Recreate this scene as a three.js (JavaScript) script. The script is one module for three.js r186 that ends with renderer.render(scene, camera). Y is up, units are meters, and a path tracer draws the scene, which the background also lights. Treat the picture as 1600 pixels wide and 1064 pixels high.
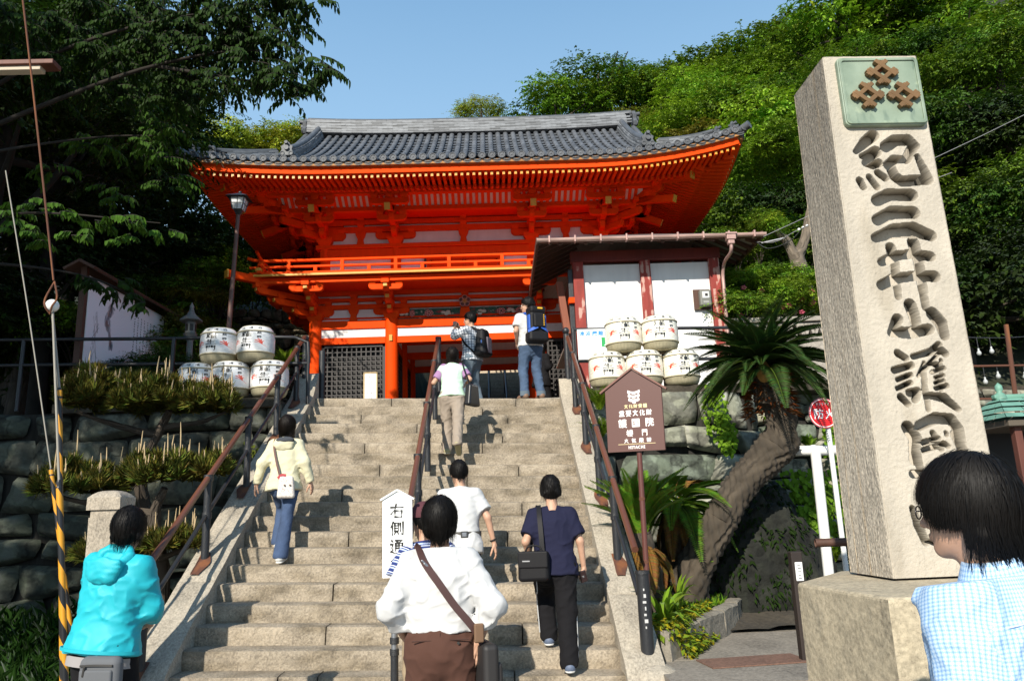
import * as THREE from 'three';
import { mergeGeometries, mergeVertices, toCreasedNormals } from 'three/addons/utils/BufferGeometryUtils.js';
import { RoundedBoxGeometry } from 'three/addons/geometries/RoundedBoxGeometry.js';
import { ImprovedNoise } from 'three/addons/math/ImprovedNoise.js';

// ---------------------------------------------------------------- camera, sky, sun, exposure
const scene = new THREE.Scene();
const camera = new THREE.PerspectiveCamera(2 * Math.atan(532 / 1200) * 180 / Math.PI, 1600 / 1064, 0.1, 2000);
camera.position.set(0, 1.55, 0);
{
  const p = 0.2239, y = 0.0259, r = -0.0375;
  // camera axes: yaw right by y, pitch up by p, roll by r
  const m = new THREE.Matrix4().makeRotationY(-y)
    .multiply(new THREE.Matrix4().makeRotationX(p))
    .multiply(new THREE.Matrix4().makeRotationZ(r));
  camera.quaternion.setFromRotationMatrix(m);
}
const SUN_DIR = new THREE.Vector3(-0.40, 0.66, 1.0).normalize();
{
  // clear-day sky: a smooth dome, deeper blue overhead, paler towards the horizon and towards the sun
  const clamp01 = (t) => Math.min(1, Math.max(0, t)); const W = 512, H = 256, data = new Float32Array(W * H * 4);
  for (let j = 0; j < H; j++) for (let i = 0; i < W; i++) {
    const up = ((j + 0.5) / H - 0.5) * Math.PI, az = ((i + 0.5) / W - 0.5) * 2 * Math.PI;
    const x = Math.cos(az) * Math.cos(up), y = Math.sin(up), z = Math.sin(az) * Math.cos(up);
    const c = x * SUN_DIR.x + y * SUN_DIR.y + z * SUN_DIR.z;
    const q = Math.max(0, y), h = Math.min(0.75, 1 - Math.min(1, q / 0.75)), w = clamp01((q - 0.5) / 0.5), g = Math.pow(Math.max(0, c), 6);
    const o = (j * W + i) * 4, down = y < 0 ? Math.max(0.25, 1 + y * 6) : 1;
    data[o] = (0.136 - 0.05 * w + 0.465 * h + 0.22 * g) * down; data[o + 1] = (0.337 - 0.12 * w + 0.50 * h + 0.20 * g) * down; data[o + 2] = (0.605 - 0.16 * w + 0.45 * h + 0.12 * g) * down; data[o + 3] = 1;
  }
  const t = new THREE.DataTexture(data, W, H, THREE.RGBAFormat, THREE.FloatType);
  t.mapping = THREE.EquirectangularReflectionMapping; t.magFilter = THREE.LinearFilter; t.needsUpdate = true;
  scene.background = t; scene.environment = t;
  scene.backgroundIntensity = 0.86; scene.environmentIntensity = 0.86;
}
const sun = new THREE.DirectionalLight(new THREE.Color(1, 0.93, 0.81), 5.0);
sun.position.copy(SUN_DIR).multiplyScalar(60); sun.target.position.set(0, 3, -10);
sun.position.add(sun.target.position);
sun.castShadow = true; sun.shadow.mapSize.set(4096, 4096);
Object.assign(sun.shadow.camera, { left: -30, right: 30, top: 30, bottom: -30, near: 1, far: 200 });
scene.add(sun, sun.target);
const renderer = new THREE.WebGLRenderer({ antialias: true });
renderer.toneMapping = THREE.LinearToneMapping;
renderer.toneMappingExposure = 1.3;
renderer.shadowMap.enabled = true;

// ---------------------------------------------------------------- helpers
const V = (x, y, z) => new THREE.Vector3(x, y, z);
function rng(seed) { let a = seed >>> 0; return () => { a = (a + 0x6d2b79f5) | 0; let t = Math.imul(a ^ (a >>> 15), 1 | a); t = (t + Math.imul(t ^ (t >>> 7), 61 | t)) ^ t; return ((t ^ (t >>> 14)) >>> 0) / 4294967296; }; }
const PN = new ImprovedNoise(), noise3 = (x, y, z) => PN.noise(x, y, z);
const fbm = (x, y, z, n = 3) => { let s = 0, a = 0.5; for (let i = 0; i < n; i++) { s += a * noise3(x, y, z); x *= 2.03; y *= 2.03; z *= 2.03; a *= 0.5; } return s; };
const clamp = (x, a = 0, b = 1) => Math.min(b, Math.max(a, x)), sstep = (a, b, x) => { const t = clamp((x - a) / (b - a)); return t * t * (3 - 2 * t); }, lerp = (a, b, t) => a + (b - a) * t;
const used = new Map();
function numbered(n) { const k = used.get(n) ?? -1; used.set(n, k + 1); return k < 0 ? n : n + '_' + String(k + 1).padStart(3, '0'); }
function tag(o, label, category, group) { o.userData.label = label; o.userData.category = category; if (group) o.userData.group = group; return o; }
function thing(name, label, category, pos = [0, 0, 0], turn = 0, group) { const o = new THREE.Group(); o.userData.kind = "thing"; o.name = numbered(name); o.position.set(...pos); o.rotation.y = turn; scene.add(o); return tag(o, label, category, group); }
function struct(name, parent = scene) { const o = new THREE.Group(); o.name = parent === scene ? numbered(name) : name; o.userData.kind = 'structure'; parent.add(o); return o; }
function mesh(name, geo, mat, parent = scene, kind) {
  const g = Array.isArray(geo) ? merge(geo) : geo;
  const o = new THREE.Mesh(g, mat); o.name = parent === scene ? numbered(name) : name; o.castShadow = o.receiveShadow = true;
  if (kind) o.userData.kind = kind; parent.add(o); return o;
}
function norm(g) { // same attributes everywhere so that merging works
  g = g.index ? g.toNonIndexed() : g;
  for (const k of Object.keys(g.attributes)) if (!['position', 'normal', 'uv', 'color'].includes(k)) g.deleteAttribute(k);
  if (!g.attributes.uv) g.setAttribute('uv', new THREE.BufferAttribute(new Float32Array(g.attributes.position.count * 2), 2));
  if (!g.attributes.normal) g.computeVertexNormals();
  return g;
}
function merge(list) {
  const anyC = list.some((g) => g.attributes.color);
  return mergeGeometries(list.map((g) => { g = norm(g); if (anyC && !g.attributes.color) g.setAttribute('color', new THREE.BufferAttribute(new Float32Array(g.attributes.position.count * 3).fill(1), 3)); return g; }));
}
// planar uv in metres along each face's main axis, with an offset so that alike pieces differ
function boxUV(g, s = 1, ou = 0, ov = 0) {
  g = norm(g); const p = g.attributes.position, n = g.attributes.normal, u = g.attributes.uv;
  for (let i = 0; i < p.count; i += 3) {
    let nx = 0, ny = 0, nz = 0; for (let k = 0; k < 3; k++) { nx += n.getX(i + k); ny += n.getY(i + k); nz += n.getZ(i + k); }
    nx = Math.abs(nx); ny = Math.abs(ny); nz = Math.abs(nz);
    for (let k = 0; k < 3; k++) { const x = p.getX(i + k), y = p.getY(i + k), z = p.getZ(i + k);
      if (ny >= nx && ny >= nz) u.setXY(i + k, x * s + ou, z * s + ov); else if (nx >= nz) u.setXY(i + k, z * s + ou, y * s + ov); else u.setXY(i + k, x * s + ou, y * s + ov); }
  }
  return g;
}
function paint(g, r, gg, b) { const n = g.attributes.position.count, c = new Float32Array(n * 3); for (let i = 0; i < n; i++) { c[i * 3] = r; c[i * 3 + 1] = gg ?? r; c[i * 3 + 2] = b ?? r; } g.setAttribute('color', new THREE.BufferAttribute(c, 3)); return g; }
function bx(w, h, d, x = 0, y = 0, z = 0, rx = 0, ry = 0, rz = 0) { const g = new THREE.BoxGeometry(w, h, d); if (rx || ry || rz) g.applyMatrix4(new THREE.Matrix4().makeRotationFromEuler(new THREE.Euler(rx, ry, rz))); g.translate(x, y, z); return g; }
function rbx(w, h, d, r, x = 0, y = 0, z = 0, rx = 0, ry = 0, rz = 0, seg = 1) { const g = new RoundedBoxGeometry(w, h, d, seg, Math.min(r, w / 2.01, h / 2.01, d / 2.01)); if (rx || ry || rz) g.applyMatrix4(new THREE.Matrix4().makeRotationFromEuler(new THREE.Euler(rx, ry, rz))); g.translate(x, y, z); return g; }
function cyl(r0, r1, h, x = 0, y = 0, z = 0, seg = 16, open = false) { const g = new THREE.CylinderGeometry(r1, r0, h, seg, 1, open); g.translate(x, y + h / 2, z); return g; }
function bar(a, b, r0, r1 = r0, seg = 8, caps = true) { // round bar from a to b
  const d = b.clone().sub(a), L = d.length(), g = new THREE.CylinderGeometry(r1, r0, L, seg, 1, !caps);
  g.translate(0, L / 2, 0); g.applyQuaternion(new THREE.Quaternion().setFromUnitVectors(V(0, 1, 0), d.normalize())); g.translate(a.x, a.y, a.z); return g;
}
function beam(a, b, w, h) { // square bar from a to b, h measured upwards
  const d = b.clone().sub(a), L = d.length(); d.normalize(); const side = Math.abs(d.y) > 0.99 ? V(1, 0, 0) : V(0, 1, 0).cross(d).normalize(), up = d.clone().cross(side);
  const g = new THREE.BoxGeometry(w, h, L); g.applyMatrix4(new THREE.Matrix4().makeBasis(side, up, d)); const m = a.clone().add(b).multiplyScalar(0.5); g.translate(m.x, m.y, m.z); return g;
}
function tube(pts, r, seg = 24, rad = 7, closed = false) { return new THREE.TubeGeometry(new THREE.CatmullRomCurve3(pts, closed), seg, r, rad, closed); }
function taperTube(pts, radii, seg = 20, rad = 8, lump = 0, sd = 1) { // tapered, slightly lumpy tube
  const c = new THREE.CatmullRomCurve3(pts), fr = c.computeFrenetFrames(seg, false), pos = [], uv = [], idx = [];
  for (let i = 0; i <= seg; i++) {
    const t = i / seg, p = c.getPoint(t), q = t * (radii.length - 1), k = Math.min(radii.length - 2, Math.floor(q)), r = lerp(radii[k], radii[k + 1], q - k);
    for (let j = 0; j <= rad; j++) { const a = j / rad * Math.PI * 2, jj = j % rad, rr = r * (1 + lump * fbm(Math.cos(a) * 1.3 + sd, Math.sin(a) * 1.3 + sd * 2, t * seg * 0.3)); const n = fr.normals[i].clone().multiplyScalar(Math.cos(a)).addScaledVector(fr.binormals[i], Math.sin(a)); pos.push(p.x + n.x * rr, p.y + n.y * rr, p.z + n.z * rr); uv.push(j / rad * Math.max(1, Math.round(r * 6)), t * c.getLength()); }
  }
  for (let i = 0; i < seg; i++) for (let j = 0; j < rad; j++) { const a = i * (rad + 1) + j, b = a + rad + 1; idx.push(a, b, a + 1, b, b + 1, a + 1); }
  const g = new THREE.BufferGeometry(); g.setAttribute('position', new THREE.Float32BufferAttribute(pos, 3)); g.setAttribute('uv', new THREE.Float32BufferAttribute(uv, 2)); g.setIndex(idx); g.computeVertexNormals(); return g;
}
function prism(pts, depth, bevel = 0, seg = 1, holes) { // outline in xy, extruded about z = 0
  const s = new THREE.Shape(pts.map(([x, y]) => new THREE.Vector2(x, y))); if (holes) for (const h of holes) s.holes.push(new THREE.Path(h.map(([x, y]) => new THREE.Vector2(x, y))));
  const g = new THREE.ExtrudeGeometry(s, { depth: depth - bevel * 2, bevelEnabled: bevel > 0, bevelThickness: bevel, bevelSize: bevel, bevelOffset: -bevel, bevelSegments: seg, curveSegments: 8 }); g.translate(0, 0, -depth / 2 + bevel); return g;
}
function disp(g, f) { const p = g.attributes.position, v = V(); for (let i = 0; i < p.count; i++) { v.fromBufferAttribute(p, i); f(v, i); p.setXYZ(i, v.x, v.y, v.z); } g.computeVertexNormals(); return g; }
function sheet(nu, nv, f) { // grid surface: f(u, v) -> Vector3
  const pos = [], uv = [], idx = []; for (let j = 0; j <= nv; j++) for (let i = 0; i <= nu; i++) { const p = f(i / nu, j / nv); pos.push(p.x, p.y, p.z); uv.push(p.u ?? p.x, p.v ?? p.z); }
  for (let j = 0; j < nv; j++) for (let i = 0; i < nu; i++) { const a = j * (nu + 1) + i, b = a + nu + 1; idx.push(a, a + 1, b, b, a + 1, b + 1); }
  const g = new THREE.BufferGeometry(); g.setAttribute('position', new THREE.Float32BufferAttribute(pos, 3)); g.setAttribute('uv', new THREE.Float32BufferAttribute(uv, 2)); g.setIndex(idx); g.computeVertexNormals(); return g;
}
function lathe(pts, seg = 24) { return new THREE.LatheGeometry(pts.map(([x, y]) => new THREE.Vector2(x, y)), seg); }

// ---------------------------------------------------------------- textures (wear, grain, weave)
function periodic(seed) { // tileable value noise
  const r = rng(seed), T = new Float32Array(4096).map(() => r());
  return (x, y, per) => { const xi = Math.floor(x), yi = Math.floor(y), fx = x - xi, fy = y - yi, sx = fx * fx * (3 - 2 * fx), sy = fy * fy * (3 - 2 * fy), h = (a, b) => T[(((a % per + per) % per) * 57 + ((b % per + per) % per) * 131 + per * 7) & 4095]; return lerp(lerp(h(xi, yi), h(xi + 1, yi), sx), lerp(h(xi, yi + 1), h(xi + 1, yi + 1), sx), sy); };
}
function tex(N, f, srgb = false, M = N) { // f(u, v) -> grey or [r, g, b], linear 0..1
  const d = new Uint8Array(N * M * 4); for (let j = 0; j < M; j++) for (let i = 0; i < N; i++) { let c = f(i / N, j / M); if (!Array.isArray(c)) c = [c, c, c]; const o = (j * N + i) * 4; for (let k = 0; k < 3; k++) { const x = clamp(c[k]); d[o + k] = 255 * (srgb ? (x < 0.0031308 ? 12.92 * x : 1.055 * Math.pow(x, 1 / 2.4) - 0.055) : x); } d[o + 3] = 255; }
  const t = new THREE.DataTexture(d, N, M); t.wrapS = t.wrapT = THREE.RepeatWrapping; t.magFilter = THREE.LinearFilter; t.minFilter = THREE.LinearMipmapLinearFilter; if (srgb) t.colorSpace = THREE.SRGBColorSpace; t.needsUpdate = true; return t;
}
function rep(t, x, y = x) { const c = t.clone(); c.repeat.set(x, y); c.needsUpdate = true; return c; }
const pn = periodic(7), pn2 = periodic(19);
const pf = (u, v, base, oct = 4) => { let s = 0, a = 0.5, p = base; for (let i = 0; i < oct; i++) { s += a * pn(u * p, v * p, p); a *= 0.5; p *= 2; } return s / (1 - Math.pow(0.5, oct)); };
const T = {};
{
  const rr = rng(3), sp = new Float32Array(512 * 512).map(() => rr());
  T.granite = tex(512, (u, v) => { const s = sp[Math.floor(v * 512) * 512 + Math.floor(u * 512)], m = pf(u, v, 4, 5), f = pf(u, v, 64, 2); return clamp(0.50 + 0.42 * m + (s < 0.10 ? -0.30 : s > 0.86 ? 0.16 : 0) + 0.5 * (f - 0.5)); }, true);
  T.graniteSoft = tex(512, (u, v) => { const s = sp[Math.floor(v * 512) * 512 + Math.floor(u * 512)], m = pf(u, v, 3, 5), st = pf(u * 1.0, v * 0.25 + 0.2, 8, 4); return clamp(0.70 + 0.30 * (m - 0.4) + 0.16 * (st - 0.5) + (s < 0.07 ? -0.13 : s > 0.92 ? 0.07 : 0)); }, true);
  T.graniteBump = tex(512, (u, v) => clamp(0.5 + 0.7 * (pf(u, v, 48, 3) - 0.5) + 0.25 * (sp[Math.floor(v * 512) * 512 + Math.floor(u * 512)] - 0.5)));
  T.stone = tex(512, (u, v) => { const m = pf(u, v, 3, 6), l = sstep(0.54, 0.66, pf(u + 0.3, v + 0.1, 6, 6)), d = sstep(0.46, 0.64, pf(u + 0.7, v * 1.0 + 0.4, 4, 6)), f = pf(u, v, 48, 3) - 0.5, cr = sstep(0.035, 0.0, Math.abs(pf(u, v, 3, 5) - 0.5)); const b = (0.40 + 0.7 * m + 0.35 * f) * (1 - 0.55 * d) * (1 - 0.6 * cr); return [b + 0.28 * l, b * 1.01 + 0.30 * l, b * 0.94 + 0.24 * l]; }, true);
  T.stoneBump = tex(512, (u, v) => pf(u, v, 6, 6));
  T.mottle = tex(256, (u, v) => 0.72 + 0.56 * (pf(u, v, 4, 5) - 0.28), true);
  T.plaster = tex(512, (u, v) => { const m = pf(u, v, 3, 5), st = Math.pow(pf(u, v * 0.12 + 0.3, 16, 3), 2); return clamp(0.80 + 0.24 * m - 0.10 * st); }, true);
  T.wood = tex(512, (u, v) => { const g = pf(u, v, 2, 3), l = pn(u * 64, v * 4, 64) * 0.5 + pn2(u * 128, v * 8, 128) * 0.3; return clamp(0.55 + 0.35 * g + 0.32 * (l - 0.4)); }, true);
  T.peel = tex(512, (u, v) => { const w = pf(u, v, 6, 5), s = pn(u * 40, v * 5, 40), k = sstep(0.62, 0.70, w * 0.62 + s * 0.38), q = 0.8 + 0.4 * s; return [lerp(0.27 * q, 0.50, k), lerp(0.036 * q, 0.30, k), lerp(0.026 * q, 0.25, k)]; }, true);
  T.rust = tex(256, (u, v) => { const m = sstep(0.40, 0.7, pf(u, v, 5, 5)); return [lerp(0.16, 0.30, m), lerp(0.07, 0.12, m), lerp(0.045, 0.05, m)]; }, true);
  T.bark = tex(256, (u, v) => { const m = pf(u, v, 5, 4), r = Math.abs(pn(u * 16 + 2 * m, v * 5, 16) - 0.5) * 2; return clamp(0.35 + 0.45 * m + 0.35 * r - 0.1); }, true);
  T.barkBump = tex(256, (u, v) => { const m = pf(u, v, 5, 4), r = Math.abs(pn(u * 16 + 2 * m, v * 5, 16) - 0.5) * 2; return clamp(0.3 * m + 0.7 * r); });
  T.weave = tex(128, (u, v) => 0.5 + 0.25 * Math.sin(u * 32 * Math.PI * 2) * Math.cos(v * 32 * Math.PI * 2) + 0.2 * (pf(u, v, 16, 2) - 0.5));
  T.denim = tex(256, (u, v) => { const m = pf(u, v, 4, 4), y = Math.sin((u + v) * 64 * Math.PI * 2); return clamp(0.72 + 0.45 * (m - 0.5) + 0.08 * y + 0.1 * (pf(u, v, 64, 1) - 0.5)); }, true);
  T.paint = tex(512, (u, v) => { const m = pf(u, v, 3, 5), s = pn(u * 24, v * 3, 24); return clamp(0.86 + 0.22 * (m - 0.5) + 0.08 * (s - 0.5)); }, true);
  T.fine = tex(256, (u, v) => pf(u, v, 32, 3));
  T.soil = tex(512, (u, v) => { const m = pf(u, v, 5, 6), f = pf(u, v, 60, 2); return clamp(0.35 + 0.6 * m + 0.5 * (f - 0.5)); }, true);
  T.tile = tex(256, (u, v) => { const m = pf(u, v, 4, 5), l = sstep(0.62, 0.75, pf(u + 0.4, v, 9, 4)); return clamp(0.55 + 0.5 * (m - 0.4) + 0.25 * l); }, true);
}
const C = (r, g, b) => new THREE.Color().setRGB(r, g, b);
function M(color, o = {}) { const P = o.transmission || o.clearcoat || o.sheen || o.anisotropy; const m = new (P ? THREE.MeshPhysicalMaterial : THREE.MeshStandardMaterial)({ color: Array.isArray(color) ? C(...color) : color, roughness: 0.8, metalness: 0, ...o }); return m; }
const mat = {
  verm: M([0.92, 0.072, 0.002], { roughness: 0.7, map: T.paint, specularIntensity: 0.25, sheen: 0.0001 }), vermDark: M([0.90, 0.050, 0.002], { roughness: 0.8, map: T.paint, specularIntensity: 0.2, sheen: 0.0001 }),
  gold: M([0.72, 0.34, 0.03], { roughness: 0.45, map: T.paint }), white: M([0.86, 0.85, 0.83], { roughness: 0.9, map: T.plaster }), black: M([0.02, 0.018, 0.016], { roughness: 0.6 }),
  tile: M([0.125, 0.135, 0.15], { roughness: 0.55, map: T.tile, bumpMap: T.fine, bumpScale: 0.003, vertexColors: false }), tileV: M([0.155, 0.163, 0.175], { roughness: 0.6, map: T.tile, vertexColors: true }),
  tan: M([0.55, 0.25, 0.07], { roughness: 0.7, map: T.wood }), lattice: M([0.035, 0.03, 0.028], { roughness: 0.6 }),
  granite: M([0.50, 0.44, 0.35], { roughness: 0.88, map: T.granite, bumpMap: T.graniteBump, bumpScale: 0.006 }),
  stoneDark: M([0.25, 0.26, 0.235], { roughness: 0.92, map: T.stone, bumpMap: T.stoneBump, bumpScale: 0.05 }), stoneMid: M([0.36, 0.355, 0.31], { roughness: 0.92, map: T.stone, bumpMap: T.stoneBump, bumpScale: 0.05 }), stonePale: M([0.46, 0.43, 0.36], { roughness: 0.92, map: T.stone, bumpMap: T.stoneBump, bumpScale: 0.04 }),
  joint: M([0.035, 0.033, 0.028], { roughness: 1, map: T.soil }), soil: M([0.075, 0.062, 0.045], { roughness: 1, map: T.soil, bumpMap: T.stoneBump, bumpScale: 0.05 }),
  concrete: M([0.36, 0.33, 0.28], { roughness: 0.92, map: T.granite, bumpMap: T.graniteBump, bumpScale: 0.004 }),
  redwood: M([1, 1, 1], { roughness: 0.75, map: T.peel, bumpMap: T.fine, bumpScale: 0.002 }), brownwood: M([0.12, 0.055, 0.035], { roughness: 0.7, map: T.wood }),
  ironBlack: M([0.022, 0.023, 0.026], { roughness: 0.42, bumpMap: T.fine, bumpScale: 0.002 }), railBrown: M([0.15, 0.055, 0.03], { roughness: 0.42, map: T.mottle, clearcoat: 0.2, clearcoatRoughness: 0.3 }), rust: M([0.62, 0.56, 0.52], { roughness: 0.9, map: T.rust }),
  copperGutter: M([0.48, 0.30, 0.26], { roughness: 0.45, metalness: 0.2, map: T.mottle }), steel: M([0.35, 0.36, 0.38], { roughness: 0.4, metalness: 0.8 }), whitePaint: M([0.80, 0.80, 0.78], { roughness: 0.45 }),
  bark: M([0.11, 0.085, 0.062], { roughness: 0.95, map: T.bark, bumpMap: T.barkBump, bumpScale: 0.03 }), barkPale: M([0.26, 0.21, 0.16], { roughness: 0.95, map: T.bark, bumpMap: T.barkBump, bumpScale: 0.03 }),
};
// ---------------------------------------------------------------- the site: ground, stairs, walls, hill
const RISE = 0.1728, TREAD = 0.2772, TILT = 0.0348, XL = -2.954, XR = 1.09;
const stepY = (k) => 0.17 + (19 - k) * RISE, stepZ = (k) => -(7.314 + (19 - k) * TREAD);
const slopeY = (z) => 0.17 + (-7.314 - z) * RISE / TREAD; // line of the step edges
{
  const g = sheet(60, 60, (u, v) => { const x = (u - 0.5) * 2, z = (v - 0.5) * 2, X = 400 * x * Math.abs(x) ** 1.5, Z = 400 * z * Math.abs(z) ** 1.5; const p = V(X, -0.01, Z); p.u = X / 2.2; p.v = Z / 2.2; return p; });
  mesh('ground', disp(g, (p) => { if (p.z < -60) p.y -= 0.5; }), mat.soil).userData.kind = 'structure';
  // paved forecourt where people stand
  mesh('forecourt', boxUV(bx(30, 0.2, 14, 0, -0.1, -0.3), 0.5), mat.concrete).userData.kind = 'structure';
}
{
  const st = struct('stone_stairs'), r = rng(11);
  const slabMats = [0, 1, 2, 3].map((i) => M([0.46, 0.385, 0.29].map((c) => c * (0.90 + 0.055 * i)), { roughness: 0.9, map: T.granite, bumpMap: T.graniteBump, bumpScale: 0.012, vertexColors: true }));
  // where the joints fall, read off the treads
  const joints = { 0: [-1.7, 0.35], 1: [-0.2], 2: [-2.1, 0.2], 3: [-1.2], 4: [0.1], 5: [-1.9, -0.2], 6: [-1.0], 7: [0.3, -1.6], 8: [-0.4], 9: [-2.0], 10: [-1.2, 0.3], 11: [-0.9], 12: [-1.75, 0.1], 13: [-1.3], 14: [-1.1, 0.45], 15: [-1.75], 16: [-0.4], 17: [-1.7, 0.2], 18: [-0.6], 19: [-2.0, -1.65, 0.1] };
  for (let k = 0; k < 20; k++) {
    const s = new THREE.Group(); s.name = 'step'; s.userData.kind = 'structure'; st.add(s);
    const xs = [XL - 0.02, ...joints[k].slice().sort((a, b) => a - b), XR + 0.02];
    for (let i = 0; i + 1 < xs.length; i++) {
      const w = xs[i + 1] - xs[i] - 0.006, d = (k === 19 ? 0.6 : TREAD) + 0.07, h = RISE + 0.03, nx = Math.max(6, Math.round(w / 0.07));
      let g = new THREE.BoxGeometry(w, h, d, nx, 5, 6); const sd = k * 7 + i * 3.1, dy = (r() - 0.5) * 0.005, dz = (r() - 0.5) * 0.006;
      g = disp(g, (p) => {
        const X = p.x + (xs[i] + xs[i + 1]) / 2, top = p.y > h / 2 - 1e-4, front = p.z > d / 2 - 1e-4, end = Math.abs(p.x) > w / 2 - 1e-4;
        const n = fbm(X * 3, p.y * 9 + sd, p.z * 9), n2 = noise3(X * 14, sd, p.y * 20 + p.z * 16);
        if (front) p.z += n * 0.012 + n2 * 0.004; if (top) p.y += n * 0.007 + n2 * 0.002 - 0.004 * (1 - clamp(p.z / d + 0.5));
        if (top && front) { p.y -= 0.011 + n2 * 0.006; p.z -= 0.009 + n2 * 0.006; } if (end && (front || top)) { p.x *= 1 - 0.006 / w; if (front) p.z -= 0.006; else p.y -= 0.004; }
      });
      g = toCreasedNormals(mergeVertices(g), 0.7);
      g = boxUV(g, 1.1, r(), r());
      { const P = g.attributes.position, c = new Float32Array(P.count * 3); for (let q = 0; q < P.count; q++) { const X = P.getX(q) + (xs[i] + xs[i + 1]) / 2, Y = P.getY(q), Zq = P.getZ(q); const st = sstep(-0.12, 0.30, fbm(X * 2.2 + sd, Y * 7, Zq * 5 + k, 4)), st2 = sstep(0.05, 0.3, fbm(X * 7, Y * 9 + k * 3, Zq * 9, 3)); const en = sstep(0.05, 0.0, w / 2 - Math.abs(P.getX(q)) + 0.03 * noise3(Y * 20, Zq * 20, k)), b = (1 - 0.34 * st - 0.22 * st2) * (1 - 0.35 * en); c[q * 3] = b; c[q * 3 + 1] = b * (1 - 0.03 * st); c[q * 3 + 2] = b * (1 - 0.10 * st); } g.setAttribute('color', new THREE.BufferAttribute(c, 3)); }
      const m = mesh('slab', g, slabMats[Math.floor(r() * 4)], s); m.rotation.z = -TILT; const cx = (xs[i] + xs[i + 1]) / 2;
      m.position.set(cx, stepY(k) - TILT * cx - h / 2 + dy, stepZ(k) - d / 2 + dz);
    }
  }
  // sloping side stones
  for (const side of [0, 1]) {
    const x0 = side ? XR : XL - 0.37, x1 = side ? XR + 0.36 : XL, cuts = side ? [-7.0, -8.15, -9.2, -10.3, -11.5, -12.75] : [-6.95, -8.35, -9.6, -10.75, -11.8, -12.85];
    for (let i = 0; i + 1 < cuts.length; i++) {
      const za = cuts[i] - 0.004, zb = cuts[i + 1] + 0.004, w = x1 - x0, L = za - zb;
      let g = new THREE.BoxGeometry(w, 0.6, L, 6, 4, 22); const off = (r() - 0.5) * 0.02;
      g = disp(g, (p) => { const top = p.y > 0.29, sideE = Math.abs(p.x) > w / 2 - 1e-3, endE = Math.abs(p.z) > L / 2 - 1e-3; const wx = p.x + (x0 + x1) / 2, wz = p.z + (za + zb) / 2; if (top) { p.y += fbm(wx * 4, wz * 4, i + side * 9) * 0.02; if (sideE || endE) p.y -= 0.018; } if (sideE) p.x += noise3(p.y * 6, wz * 4, i) * 0.01; const fall = i === 0 ? sstep(-7.35, -6.95, wz) * 0.14 : 0; p.x = wx; p.z = wz; p.y += slopeY(wz) + 0.10 - TILT * wx - 0.3 + off - fall + (zb < -12.6 && wz < -12.45 ? (-12.45 - wz) * 0.55 : 0); });
      mesh('side_stone', boxUV(toCreasedNormals(mergeVertices(g), 0.7), 1.1, r(), r()), mat.granite, st);
    }
  }
  // earth body under the flight
  mesh('stair_core', prism([[-7.3, 0], [-12.9, 0], [-12.9, 3.2], [-7.3, -0.12]], 4.3), mat.joint, st).applyMatrix4(new THREE.Matrix4().makeRotationY(-Math.PI / 2).setPosition(-0.93, -0.12, 0));
}
{
  const terrace = struct('terrace');
  const r = rng(5);
  // paving in front of and under the gate
  for (let j = 0; j < 6; j++) for (let i = 0; i < 8; i++) { const w = 0.9, x = -4.2 + i * w + (j % 2) * 0.4, z = -13.15 - j * 0.95; mesh('paving_slab', boxUV(rbx(w - 0.01, 0.12, 0.94, 0.01, x, 3.375 + r() * 0.008, z), 1, r(), r()), mat.concrete, terrace); }
  mesh('terrace_base', boxUV(bx(40, 0.3, 12.7, -0.5, 3.24, -19.15), 0.5), mat.soil, terrace);
}
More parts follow.
